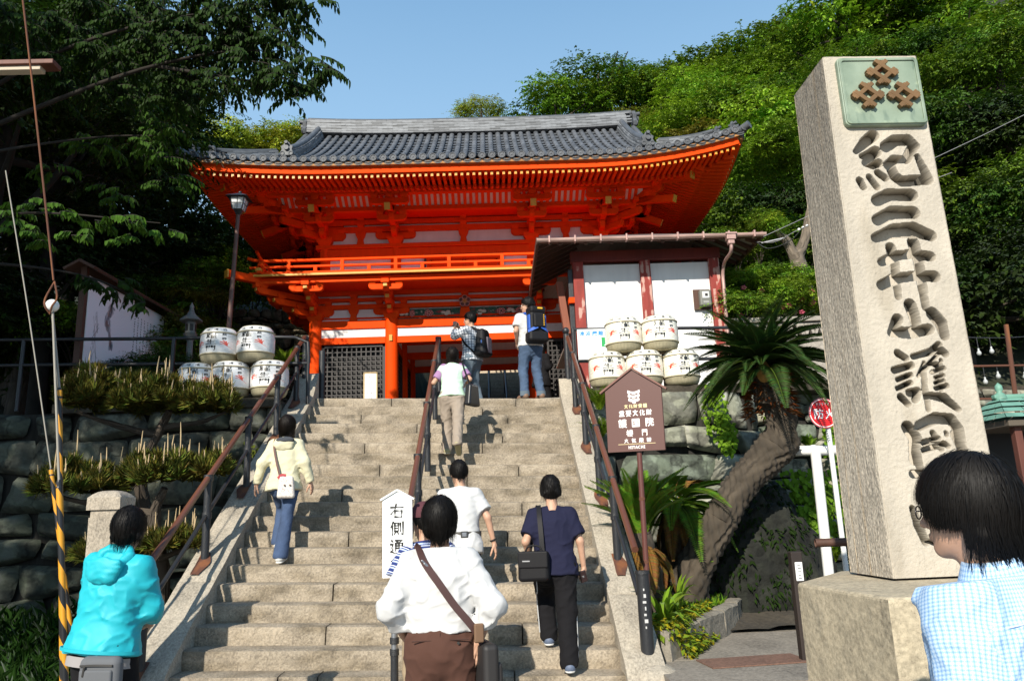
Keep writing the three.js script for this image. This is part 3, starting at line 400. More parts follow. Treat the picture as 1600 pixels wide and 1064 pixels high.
    if (!diag) { P('bracket_arm', [arm(0.66, 0.13, 0.11, 0, [0, 4.62, 0.70])], mat.verm); for (const q of [-0.25, 0.25]) P('bearing_block', [block(0.17, 0.09, 0.17, [q, 4.73, 0.70])], mat.verm);
      P('bracket_arm', [arm(0.86, 0.13, 0.11, 0, [0, 4.85, 1.08])], mat.verm); for (const q of [-0.33, 0, 0.33]) P('bearing_block', [block(0.17, 0.10, 0.17, [q, 4.965, 1.08])], mat.verm); }
    // slanting tail rafters with gilt ends
    const tail = (y0, z0, y1, z1, w) => { P('tail_rafter', [beam(V(0, y0, z0), V(0, y1, z1 * k), w, 0.15)], mat.verm); const d = V(0, y1 - y0, z1 * k - z0).normalize(); const g = rbx(w + 0.006, 0.156, 0.02, 0.003, 0, 0, 0); g.rotateX(Math.atan2(-d.y, d.z)); g.translate(0, y1 + d.y * 0.008, z1 * k + d.z * 0.008); P('gold_tip', [g], mat.gold); };
    tail(5.15, 0.0, 4.60, 1.42, 0.12);
    if (diag) { tail(5.35, 0.2, 4.98, 1.75, 0.17); P('bracket_arm', [arm(0.9, 0.16, 0.14, Q, [0, 4.95, 1.3])], mat.verm); }
  }
  for (const x of UX) upperSet(x, UZ, 0, false);
  for (const sx of [-1, 1]) { for (const z of [UZ, -1.8]) upperSet(sx * 3.15, z, sx * Math.PI / 2, false); upperSet(sx * 3.15, UZ, sx * Math.PI / 4, true); }
  // purlins, soffit and slatted cove
  const PZ = UZ + 1.08;
  part('purlin', [rbx(8.7, 0.14, 0.14, 0.015, 0, 5.085, PZ)], mat.verm); part('purlin', [rbx(7.9, 0.10, 0.12, 0.01, 0, 4.83, UZ + 0.70)], mat.verm);
  for (const sx of [-1, 1]) { part('purlin', [rbx(0.14, 0.14, 6.0, 0.015, sx * (3.15 + 1.08), 5.086, -1.8)], mat.verm); part('purlin', [rbx(0.12, 0.1, 5.2, 0.01, sx * (3.15 + 0.70), 4.831, -1.8)], mat.verm); }
  part('cove_soffit', [bx(7.7, 0.03, 0.75, 0, 4.90, UZ + 0.36)], mat.vermDark); for (const sx of [-1, 1]) part('cove_soffit', [bx(0.75, 0.03, 5.0, sx * 3.5, 4.901, -1.9)], mat.vermDark);
  { const a = V(0, 4.87, UZ + 0.73), b = V(0, 5.05, UZ + 1.04), back = beam(a.clone().setX(-4.0), b.clone().setX(-4.0), 0.02, 0.02); const L = Math.hypot(0.18, 0.31), ang = Math.atan2(0.18, 0.31);
    part('cove_panel', [bx(8.0, 0.02, L, 0, 0, 0, -ang, 0, 0).translate(0, 4.975, UZ + 0.875)], mat.white);
    for (let x = -3.95; x < 3.96; x += 0.13) part('cove_rib', [bx(0.066, 0.05, L, 0, 0, 0, -ang, 0, 0).translate(x, 4.955, UZ + 0.885)], mat.verm); }
  // ------------------------------------------------ roof
  const roof = new THREE.Group(); roof.name = 'roof'; G.add(roof);
  const RC = 0.2, HX = 5.62, ZF = 2.32, ZR = -1.8, D = ZF - ZR, YE = 5.12, RI = 2.72, GX = 4.22; // half length, eave and ridge lines, gable planes
  const liftX = (x) => { const s = Math.abs(x) / HX; return (x > 0 ? 0.44 : 0.17) * Math.pow(clamp((s - 0.42) / 0.58), 2.1); };
  const liftZ = (z) => { const s = Math.abs(z - ZR) / D; return 0.45 * Math.pow(clamp((s - 0.42) / 0.58), 2.3); };
  const prof = (d) => { const t = d / D; return RI * (0.70 * t + 0.30 * t * t); };
  const yF = (x, d) => YE + prof(d) + liftX(x) * Math.pow(1 - clamp(d / 2.6), 1.4);
  const ySide = (z, d, sx) => YE + prof(d) + (sx > 0 ? 0.44 : 0.17) * Math.pow(clamp((Math.abs(z - ZR) / D - 0.42) / 0.58), 2.1) * Math.pow(1 - clamp(d / 2.6), 1.4);
  const bow = (x) => 0.06 * Math.pow(Math.abs(x) / HX, 3); // eave line in plan swings out slightly at the corners
  const FP = (x, d, h = 0) => V(RC + x, yF(x, d) + h, ZF + bow(x) - d);
  const SP = (sx, z, d, h = 0) => V(RC + sx * (HX + 0.0 - d), ySide(z, d, sx) + h, z);
  const dMax = (x) => Math.abs(x) > GX ? Math.max(0.05, HX - Math.abs(x)) : D;
  // bed of pan tiles: overlapping steps down the slope
  const pitch = 2 * HX / 57, rowsG = [];
  const panRow = (x0, x1, f, dm) => { const n = Math.max(2, Math.round(dm / 0.27)); const out = []; for (let i = 0; i < n; i++) { const a = i * dm / n, b = (i + 1) * dm / n; const g = sheet(4, 1, (u, v) => { const s = 0.025 * (1 - Math.pow(Math.sin(u * Math.PI), 1)) - 0.02; const p = f(lerp(x0, x1, u), v ? b + 0.02 : a, s + (v ? 0.0 : 0.03)); p.u = u + x0 * 3; p.v = v ? b : a; return p; }); out.push(g); } return out; };
  for (let i = 0; i < 57; i++) { const xa = -HX + i * pitch, xb = xa + pitch, m = (xa + xb) / 2; const g = panRow(xa, xb, FP, Math.min(dMax(xa), dMax(xb)) + (Math.abs(m) > GX ? 0.1 : 0)); const o = mesh('pan_tile_row', g, mat.tile, roof); }
  // barrel tiles: one row of overlapping half-round tiles each, with the disc at the eave
  const barrel = (f, x, dm, rr = 0.062) => { const n = Math.max(1, Math.round(dm / 0.30)), l = []; for (let i = 0; i < n; i++) { const a = i * dm / n, b = (i + 1) * dm / n; const g = sheet(8, 1, (u, v) => { const d = v ? b + 0.015 : a, q = u * Math.PI, R = v ? rr * 0.93 : rr; const p = f(x + Math.cos(q) * R, d, 0.028 + Math.sin(q) * R); p.u = u * 0.3 + x; p.v = d; return p; }); const c = 0.75 + 0.4 * r(); l.push(paint(g, c, c, c * 1.02)); } return l; };
  const disc = (p, turn) => { const l = [new THREE.CylinderGeometry(0.075, 0.075, 0.05, 20).rotateX(Math.PI / 2), new THREE.TorusGeometry(0.062, 0.012, 6, 20).translate(0, 0, 0.026), new THREE.SphereGeometry(0.022, 8, 6).scale(1, 1, 0.5).translate(0, 0, 0.026)]; for (let i = 0; i < 8; i++) { const a = i / 8 * Math.PI * 2; l.push(new THREE.SphereGeometry(0.007, 5, 4).translate(Math.cos(a) * 0.042, Math.sin(a) * 0.042, 0.027)); } const g = merge(l); g.rotateY(turn); g.translate(p.x, p.y, p.z); return g; };
  for (let i = 0; i <= 57; i++) { const x = -HX + i * pitch; const dm = dMax(x); const c = 0.8 + 0.3 * r();
    const o = mesh('barrel_tile_row', barrel(FP, x, dm), mat.tileV, roof); o.userData.kind = 'thing';
    const p = FP(x, 0, 0.045); p.z += 0.025; mesh('eave_disc', paint(disc(p, 0), c, c, c * 1.03), mat.tileV, roof); }
  { const edge = []; for (let i = 0; i < 57; i++) { const x = -HX + (i + 0.5) * pitch, p = FP(x, 0, -0.035); for (const k of [0, 1]) { const q = prism([[-0.085, 0.03 - 0.0], [-0.05, 0.004], [0, -0.006], [0.05, 0.004], [0.085, 0.03], [0.085, 0.005], [0.05, -0.02], [0, -0.03], [-0.05, -0.02], [-0.085, 0.005]], 0.03); q.translate(p.x, p.y - k * 0.035 + 0.005, p.z + 0.02 - k * 0.012); edge.push(paint(q, 0.7 + 0.3 * r())); } } mesh('eave_pan_lips', edge, mat.tileV, roof, 'stuff'); }
  // side slopes
  for (const sx of [-1, 1]) { const l = [], bed = []; const n = 42, pz = 2 * D / n; const f = (z, d, h) => SP(sx, z, d, h); const dz = (z) => Math.max(0.04, Math.min(HX - GX + 0.05, D - Math.abs(z - ZR)));
    for (let i = 0; i <= n; i++) { const z = ZR - D + i * pz; l.push(...barrel(f, z, dz(z))); const p = f(z, 0, 0.045); p.x += sx * 0.025; l.push(paint(disc(p, sx * Math.PI / 2), 0.9)); if (i < n) bed.push(...panRow(z, z + pz, f, Math.min(dz(z), dz(z + pz)) + 0.08)); }
    mesh('side_tiles', l, mat.tileV, roof, 'stuff'); mesh('side_pan_tiles', bed, mat.tile, roof, 'stuff');
    // gable wall under the ridge end
    const gp = []; for (let i = 0; i <= 10; i++) { const d = (HX - GX) + (D - (HX - GX)) * i / 10; gp.push([ZF - d, YE + prof(d)]); } const back = gp.map(([z, y]) => [2 * ZR - z, y]).reverse(); const o = prism([...gp, ...back.slice(1)].map(([z, y]) => [z, y - 0.02]), 0.06); o.rotateY(-Math.PI / 2); o.translate(RC + sx * (GX - 0.12), 0, 0); mesh('gable_wall', boxUV(o), mat.white, roof);
    mesh('gable_barge', [1, -1].map((s) => tube(Array.from({ length: 9 }, (_, i) => { const d = (HX - GX) + (D - (HX - GX)) * i / 8; return V(RC + sx * (GX + 0.06), YE + prof(d) - 0.08, s > 0 ? ZF - d : 2 * ZR - ZF + d); }), 0.07, 16, 6)), mat.verm, roof); }
  // back slope, plain
  mesh('back_tiles', sheet(60, 14, (u, v) => { const x = lerp(-HX, HX, u), d = v * dMax(x), p = FP(x, d, 0.03 + 0.03 * Math.cos(u * 57 * Math.PI * 2)); p.z = 2 * ZR - p.z; p.u = x; p.v = d; return p; }), mat.tile, roof, 'stuff');
  // ridges of stacked flat tiles
  const ridge = (name, pts, layers, w, capR, sd) => { const curve = new THREE.CatmullRomCurve3(pts), L = curve.getLength(), rg = rng(sd), l = [], gr = new THREE.Group(); gr.name = name; roof.add(gr); const th = 0.042;
    for (let j = 0; j < layers; j++) { const n = Math.max(2, Math.round(L / 0.26)), off = rg() * 0.8, wj = w * (1 - 0.25 * j / layers) + (j % 2 ? 0.012 : -0.008); for (let i = 0; i < n; i++) { const a = clamp((i - off) / n + 1e-4), b = clamp((i + 1 - off) / n); if (b - a < 0.02 / L) continue; const A = curve.getPointAt(a), B = curve.getPointAt(b); A.y += j * th + th / 2; B.y += j * th + th / 2; const g = beam(A, B, wj + (rg() - 0.5) * 0.02, th * 0.88); l.push(paint(g, 0.9 + 1.3 * rg())); } }
    mesh('ridge_courses', l, mat.tileV, gr, 'stuff');
    const top = pts.map((p) => V(p.x, p.y + layers * th + capR * 0.3, p.z)); mesh('ridge_cap', boxUV(tube(top, capR, 40, 8)), mat.tile, gr); return gr; };
  const ghost = (p, turn, s) => { // ridge-end tile: horned plaque with curling sides and a round boss
    const o = [[-0.17, 0], [0.17, 0], [0.21, 0.10], [0.16, 0.2], [0.19, 0.31], [0.11, 0.36], [0.06, 0.46], [0, 0.42], [-0.06, 0.46], [-0.11, 0.36], [-0.19, 0.31], [-0.16, 0.2], [-0.21, 0.10]]; const l = [prism(o, 0.10, 0.015, 2), new THREE.CylinderGeometry(0.075, 0.08, 0.10, 16).rotateX(Math.PI / 2).translate(0, 0.24, 0.07), new THREE.TorusGeometry(0.06, 0.02, 6, 14).translate(-0.13, 0.07, 0.05), new THREE.TorusGeometry(0.06, 0.02, 6, 14).translate(0.13, 0.07, 0.05), bar(V(0, 0.34, -0.15), V(0, 0.40, 0.16), 0.055, 0.055, 12)]; const g = merge(l); g.scale(s, s, s); g.rotateY(turn); g.translate(p.x, p.y, p.z); return boxUV(g); };
  const yR = YE + RI; const rp = []; for (let i = 0; i <= 12; i++) { const x = -GX + i * GX / 6; rp.push(V(RC + x, yR - 0.02 + 0.10 * Math.pow(Math.abs(x) / GX, 3), ZR)); }
  ridge('main_ridge', rp, 9, 0.40, 0.085, 71);
  for (const sx of [-1, 1]) { mesh('ridge_end_tile', ghost(V(RC + sx * (GX + 0.06), yR + 0.06, ZR), sx * Math.PI / 2, 1.0), mat.tile, roof);
    for (const s of [1, -1]) { // descending ridges along the gables
      const dp = []; for (let i = 0; i <= 8; i++) { const d = lerp(D - 0.1, HX - GX - 0.15, i / 8), x = sx * (GX - 0.30), p = FP(x, d, 0.05); if (s < 0) p.z = 2 * ZR - p.z; dp.push(p); } ridge('descending_ridge', dp, 5, 0.24, 0.07, 80 + sx * s);
      const e = dp[8].clone(); if (s > 0) mesh('ridge_end_tile', ghost(e.add(V(0, 0.02, 0.08)), 0, 0.7), mat.tile, roof);
      // outer row of round tiles on the verge
      const vp = []; for (let i = 0; i <= 8; i++) { const d = lerp(D - 0.05, HX - GX, i / 8), p = FP(sx * (GX + 0.02), d, 0.06); if (s < 0) p.z = 2 * ZR - p.z; vp.push(p); } mesh('verge_tiles', boxUV(tube(vp, 0.075, 24, 8)), mat.tile, roof);
      // corner ridges in two tiers
      const cp = []; for (let i = 0; i <= 10; i++) { const d = lerp(HX - GX, 0.06, i / 10), x = sx * (HX - d), p = FP(x, d, 0.03); if (s < 0) p.z = 2 * ZR - p.z; cp.push(p); }
      ridge('corner_ridge', cp.slice(0, 8), 4, 0.22, 0.055, 90 + sx * s); ridge('corner_ridge', cp.slice(5, 11), 2, 0.20, 0.05, 95 + sx * s);
      if (s > 0) { mesh('corner_end_tile', ghost(cp[7].clone().add(V(sx * 0.05, 0.0, 0.05)), sx * Math.PI / 4, 0.56), mat.tile, roof); mesh('corner_end_tile', ghost(cp[9].clone().add(V(sx * 0.03, 0.0, 0.03)), sx * Math.PI / 4, 0.54), mat.tile, roof); const q = cp[10].clone(), dir = V(sx, 0.35, 1).normalize(); mesh('corner_tip_tile', boxUV(bar(q.clone().addScaledVector(dir, -0.2), q.clone().addScaledVector(dir, 0.22), 0.07, 0.085, 14)), mat.tile, roof); }
    } }
  // eave timbers: fascias, two tiers of rafters, boarding
  const along = (dz, y0, y1, depth) => { const list = []; const n = 40; for (let i = 0; i < n; i++) { const xa = lerp(-HX + 0.12, HX - 0.12, i / n), xb = lerp(-HX + 0.12, HX - 0.12, (i + 1) / n); const mk = (x) => V(RC + x, liftX(x) + (y0 + y1) / 2, ZF + bow(x) - dz); list.push(beam(mk(xa), mk(xb).add(mk(xb).sub(mk(xa)).multiplyScalar(0.01)), depth, y1 - y0)); } return list; };
  mesh('eave_board', boxUV(merge(along(0.06, 5.03, 5.10, 0.16)), 0.5), mat.tan, G); mesh('eave_fascia', boxUV(merge(along(0.13, 4.895, 5.03, 0.14)), 0.5), mat.verm, G);
  for (const sx of [-1, 1]) { const mkl = (dx, y0, y1, dep) => { const list = [], n = 30; for (let i = 0; i < n; i++) { const za = lerp(ZR - D + 0.1, ZF - 0.1, i / n), zb = lerp(ZR - D + 0.1, ZF - 0.1, (i + 1.02) / n); const mk = (z) => V(RC + sx * (HX - dx), ySide(z, 0, sx) - YE + (y0 + y1) / 2, z); list.push(beam(mk(za), mk(zb), dep, y1 - y0)); } return list; };
    mesh('eave_board', boxUV(merge(mkl(0.06, 5.03, 5.10, 0.16)), 0.5), mat.tan, G); mesh('eave_fascia', boxUV(merge(mkl(0.13, 4.895, 5.03, 0.14)), 0.5), mat.verm, G); }
  const fly = [], caps = [], basef = [], bcaps = []; const NR = 90;
  for (let i = 0; i <= NR; i++) { const x = lerp(-HX + 0.22, HX - 0.22, i / NR), lf = liftX(x); const ins = Math.max(0, Math.abs(x) - 3.35), zIn = Math.min(UZ + 1.0 + ins * 0.0, 99), reach = ZF - 0.12 + bow(x), zi = lerp(1.30, Math.max(1.30, ZF - (HX - Math.abs(x)) - 0.0), Math.abs(x) > 4.5 ? 1 : 0);
    if (reach - zi > 0.15) { fly.push(beam(V(RC + x, 4.955 + lf * 0.62 + 0.08 * 0, zi), V(RC + x, 4.845 + lf, reach), 0.06, 0.075)); caps.push(bx(0.048, 0.062, 0.014, RC + x, 4.845 + lf, reach + 0.006)); }
    const zb = Math.max(UZ, ZF - (HX - Math.abs(x)) - 0.35), ze = 1.62; if (ze - zb > 0.15) { const y = (z) => 4.86 + (ze - z) * 0.40 + lf * 0.7; basef.push(beam(V(RC + x, y(zb), zb), V(RC + x, y(ze), ze), 0.065, 0.085)); bcaps.push(bx(0.068, 0.088, 0.014, RC + x, y(ze), ze + 0.006)); } }
  mesh('flying_rafters', fly.map((g) => boxUV(g, 0.6)), mat.verm, G, 'stuff'); mesh('rafter_end_caps', caps, mat.gold, G, 'stuff'); mesh('base_rafters', basef.map((g) => boxUV(g, 0.6)), mat.verm, G, 'stuff'); mesh('rafter_end_caps', bcaps, mat.verm, G, 'stuff');
  for (const sx of [-1, 1]) { const l = [], c2 = [], l2 = []; for (let i = 0; i <= 66; i++) { const z = lerp(ZR - D + 0.22, ZF - 0.22, i / 66), lf = ySide(z, 0, sx) - YE, xe = HX - 0.14, corner = D - Math.abs(z - ZR), xi = Math.max(4.6, HX - corner); if (xe - xi > 0.15) { l.push(beam(V(RC + sx * xi, 4.955 + lf * 0.62, z), V(RC + sx * xe, 4.845 + lf, z), 0.06, 0.075)); c2.push(bx(0.014, 0.062, 0.048, RC + sx * (xe + 0.006), 4.845 + lf, z)); } const xb = Math.max(3.0, HX - corner - 0.35), xo = 4.92; if (xo - xb > 0.15) { const y = (x) => 4.86 + (xo - x) * 0.40 + lf * 0.7; l2.push(beam(V(RC + sx * xb, y(xb), z), V(RC + sx * xo, y(xo), z), 0.065, 0.085)); } }
    mesh('flying_rafters', l.map((g) => boxUV(g, 0.6)), mat.verm, G, 'stuff'); mesh('rafter_end_caps', c2, mat.gold, G, 'stuff'); mesh('base_rafters', l2.map((g) => boxUV(g, 0.6)), mat.verm, G, 'stuff'); }
  // boarding above the rafters
  const under = (x, z) => { const f = ZF - z, s = HX - Math.abs(x), d = Math.max(0, Math.min(f, s, z - (2 * ZR - ZF))); const lf = Math.max(liftX(x) * (1 - clamp(f / 2.2)), (x > 0 ? 0.44 : 0.17) * Math.pow(clamp((Math.abs(z - ZR) / D - 0.42) / 0.58), 2.1) * (1 - clamp(s / 2.2))); return lf + (d < 0.75 ? 4.90 + d * 0.13 : 4.9975 + (d - 0.75) * 0.40) + 0.045; };
  mesh('eave_boarding', boxUV(sheet(90, 66, (u, v) => { const x = lerp(-HX + 0.1, HX - 0.1, u), z = lerp(2 * ZR - ZF + 0.1, ZF - 0.1, v); return V(RC + x, Math.min(under(x, z), 5.75), z); }), 0.6), mat.vermDark, G);
  for (const sx of [-1, 1]) { const a = V(RC + sx * 3.2, 5.45, UZ + 0.2), b = V(RC + sx * (HX - 0.15), 5.02 + (sx > 0 ? 0.40 : 0.15), ZF - 0.1); mesh('hip_rafter', boxUV(beam(a, b, 0.17, 0.2), 0.6), mat.verm, G); const d = b.clone().sub(a).normalize(); const cp = rbx(0.19, 0.22, 0.10, 0.02); cp.rotateY(sx * Math.PI / 4); cp.translate(b.x, b.y, b.z); mesh('hip_rafter_cap', boxUV(cp), mat.gold, G); mesh('hip_rafter', boxUV(beam(V(RC + sx * 3.3, 5.3, UZ + 0.4), V(RC + sx * 4.75, 4.98 + 0.25, 1.5), 0.17, 0.2), 0.6), mat.verm, G); }
}
// ---------------------------------------------------------------- lettering: brush strokes of the characters on a 100 x 100 field
const GLYPH = {
  羅: '15,8 85,8;15,8 15,30;85,8 85,30;15,30 85,30;38,8 38,30;62,8 62,30;26,36 14,48 30,50;30,42 14,62 34,60;24,60 24,95;12,72 8,84;34,70 40,80;58,36 48,54;54,50 54,95;54,50 92,50;54,64 90,64;54,78 90,78;54,93 94,93;72,50 72,93;68,36 74,46',
  生: '30,10 18,38;22,30 85,30;50,8 50,92;25,58 78,58;10,92 92,92', 門: '15,10 15,95;15,10 42,10;42,10 42,40;15,25 42,25;15,40 42,40;85,10 85,90 78,95;58,10 85,10;58,10 58,40;58,25 85,25;58,40 85,40',
  文: '50,5 50,18;10,25 90,25;70,25 55,60 12,95;28,35 50,65 90,95', 化: '32,8 12,45;24,35 24,95;62,10 62,85 68,90 90,90 92,75;88,30 62,52',
  財: '12,12 12,70;42,12 42,70;12,12 42,12;12,30 42,30;12,50 42,50;12,70 42,70;20,74 8,92;34,74 46,90;50,30 95,30;78,8 78,90 68,86;74,34 50,70',
  愛: '80,5 20,14;25,20 30,28;48,18 52,26;78,16 70,28;10,32 90,32;10,32 10,44;90,32 90,44;28,42 22,54;40,40 42,58 68,58 70,50;52,40 56,48;78,44 84,54;42,60 20,78;38,66 76,66 60,82 15,97;36,74 60,86 92,97',
  護: '24,5 30,12;8,20 44,20;12,34 40,34;12,46 40,46;14,60 14,92;14,60 40,60;40,60 40,92;14,92 40,92;50,16 96,16;62,6 62,24;82,6 82,24;62,26 52,44;58,38 58,66;58,38 92,38;58,47 90,47;58,56 90,56;58,66 94,66;74,38 74,66;72,26 78,34;54,74 88,74 74,86 50,97;58,78 76,90 96,97',
  重: '78,6 22,14;8,26 92,26;22,38 78,38;22,38 22,64;78,38 78,64;22,51 78,51;22,64 78,64;50,12 50,94;16,79 84,79;6,94 94,94', 要: '8,8 92,8;16,20 84,20;16,20 16,46;84,20 84,46;16,46 84,46;38,8 38,46;62,8 62,46;6,60 94,60;46,50 28,78 80,97;72,60 56,84 14,97',
  国: '10,8 10,94;10,8 90,8;90,8 90,94;10,94 90,94;25,26 75,26;28,50 72,50;22,76 78,76;50,26 50,76;62,58 70,66', 院: '12,8 12,95;12,8 36,8 22,36 36,54 22,64;66,4 66,14;44,16 94,16;44,16 44,28;94,16 94,28;52,36 86,36;42,54 96,54;58,54 56,76 38,95;74,54 74,86 80,92 96,90 97,78',
  楼: '6,30 42,30;24,6 24,95;24,32 6,68;26,38 40,56;50,28 96,28;73,6 73,54;58,8 64,20;90,8 82,20;70,32 50,52;76,32 96,50;48,68 96,68;68,56 56,80 88,96;84,68 72,86 48,96', 火: '50,8 48,50 12,94;50,45 66,74 92,94;22,30 28,50;80,26 66,48',
  気: '28,5 12,30;24,18 88,18;22,34 80,34;10,50 74,50 78,82 88,94 94,80;58,58 18,94;22,62 62,92', 厳: '24,5 28,14;48,3 50,12;76,5 68,14;10,20 94,20;14,20 14,60 4,95;24,34 56,34;32,26 34,34;48,26 46,34;24,44 54,44;30,44 30,80;48,44 48,95;30,56 48,56;30,68 48,68;22,82 54,76;70,28 58,54;66,44 96,44;88,44 78,72 56,95;64,52 76,76 96,95',
  禁: '8,16 46,16;27,4 27,44;26,18 8,40;30,22 44,38;54,16 94,16;74,4 74,44;72,18 54,40;76,20 96,40;22,52 78,52;8,64 92,64;50,64 50,94 42,90;28,74 14,90;70,72 86,90',
  右: '8,26 92,26;44,6 36,40 8,74;36,50 82,50;36,50 36,94;82,50 82,94;36,92 82,92', 側: '24,6 8,40;18,30 18,95;34,14 34,66;34,14 58,14;58,14 58,66;34,31 58,31;34,48 58,48;34,66 58,66;40,72 30,92;52,72 60,88;72,14 72,70;90,6 90,92 80,86',
  通: '14,10 22,20;6,36 22,36 14,60 24,72 6,86;10,84 30,94 96,94;40,10 84,10 66,24;48,16 60,24;40,30 40,80;40,30 86,30;86,30 86,80;40,46 86,46;40,62 86,62;63,30 63,80', 行: '34,6 10,28;36,30 8,58;24,46 24,95;50,16 90,16;44,40 96,40;72,40 72,92 60,86',
  防: '14,8 14,95;14,8 38,8 26,36 38,54 24,64;68,4 68,18;44,22 96,22;62,22 60,60 42,95;60,46 88,46 86,80 80,92 70,86', 津: '12,10 22,20;6,34 16,44;8,92 26,60;36,20 84,20 84,46 36,46;30,33 96,33;38,62 90,62;30,78 96,78;62,6 62,96',
  波: '12,10 22,20;6,34 16,44;8,92 26,60;36,22 36,60 26,95;36,22 92,22 88,34;64,6 64,50;40,50 84,50 66,80 40,96;46,54 66,80 96,96', 避: '14,10 22,20;6,36 22,36 14,60 24,72 6,86;10,84 30,94 96,94;34,12 56,12 56,28 34,28;34,12 32,60;38,40 54,40 54,60 38,60 38,40;78,6 78,16;62,18 96,18;68,22 72,32;88,22 84,32;60,36 98,36;64,52 94,52;78,36 78,82',
  難: '8,16 46,16;18,6 18,26;36,6 36,26;18,26 36,26;12,34 44,34 44,50 12,50 12,34;10,62 46,62;6,76 50,76;28,34 28,76 8,96;30,78 48,95;62,6 52,34;58,26 58,95;58,28 94,28;58,48 92,48;58,68 92,68;58,92 96,92;76,28 76,92;74,8 80,20', 場: '6,34 36,34;20,10 20,80;4,84 38,72;48,8 86,8 86,40 48,40 48,8;48,24 86,24;40,52 96,52;54,52 38,80;48,64 92,64 86,92 76,88;66,64 46,92;80,64 62,94',
  所: '8,14 46,8;14,26 44,26 44,50 14,50;14,26 12,60 4,92;90,8 60,18;60,18 60,60 50,95;60,42 96,42;80,42 80,96', 熊: '26,4 14,22 42,20;36,12 44,24;12,30 12,66;12,30 42,30 42,66;12,42 42,42;12,54 42,54;60,6 60,28 90,28;88,8 60,18;60,38 60,62 92,62;88,40 60,50;14,76 8,94;34,76 36,94;58,76 62,92;82,74 94,92',
  野: '8,10 46,10 46,48 8,48 8,10;8,29 46,29;27,10 27,86;8,66 46,66;4,88 50,84;58,10 90,10 72,28;62,24 80,38;54,46 96,46 86,58;74,46 74,92 62,86', 味: '8,24 34,24 34,68 8,68 8,24;50,26 88,26;44,46 96,46;68,6 68,96;66,48 42,84;70,48 96,82', 吟: '8,24 34,24 34,68 8,68 8,24;66,4 40,40;66,4 96,40;56,40 78,40;48,56 88,56 70,90',
  清: '12,10 22,20;6,34 16,44;8,92 26,60;40,14 92,14;44,27 88,27;34,40 98,40;66,4 66,40;46,50 46,96;46,50 86,50 86,96 78,92;46,64 86,64;46,78 86,78', 酒: '12,10 22,20;6,34 16,44;8,92 26,60;34,12 98,12;40,28 40,94;40,28 92,28 92,94;40,92 92,92;56,12 54,46 44,54;76,12 76,46 86,50;40,70 92,70',
};
function canvas(w, h) { const c = document.createElement('canvas'); c.width = w; c.height = h; return [c, c.getContext('2d')]; }
function ctex(c, wrap) { const t = new THREE.CanvasTexture(c); t.colorSpace = THREE.SRGBColorSpace; t.magFilter = THREE.LinearFilter; t.anisotropy = 8; if (wrap) t.wrapS = t.wrapT = THREE.RepeatWrapping; return t; }
function glyph(g, ch, x, y, w, h, lw, brush = 0) { // brush > 0: strokes swell and thin like ink
  g.lineCap = g.lineJoin = 'round';
  for (const s of GLYPH[ch].split(';')) { const p = s.split(' ').map((q) => q.split(',').map(Number)); if (!brush) { g.lineWidth = lw; g.beginPath(); p.forEach(([a, b], i) => g[i ? 'lineTo' : 'moveTo'](x + a * w / 100, y + b * h / 100)); g.stroke(); continue; }
    for (let i = 0; i + 1 < p.length; i++) for (let k = 0; k < 8; k++) { const a = k / 8, b = (k + 1) / 8, t = (i + a) / (p.length - 1); g.lineWidth = lw * (1 + brush * (0.55 * Math.cos(t * 5.2) - 0.25 * t)); g.beginPath(); g.moveTo(x + lerp(p[i][0], p[i + 1][0], a) * w / 100, y + lerp(p[i][1], p[i + 1][1], a) * h / 100); g.lineTo(x + lerp(p[i][0], p[i + 1][0], b) * w / 100, y + lerp(p[i][1], p[i + 1][1], b) * h / 100); g.stroke(); } }
}
const plateUV = (g, x0, x1, y0, y1) => { const p = g.attributes.position, u = g.attributes.uv; for (let i = 0; i < p.count; i++) u.setXY(i, (p.getX(i) - x0) / (x1 - x0), (p.getY(i) - y0) / (y1 - y0)); return g; };

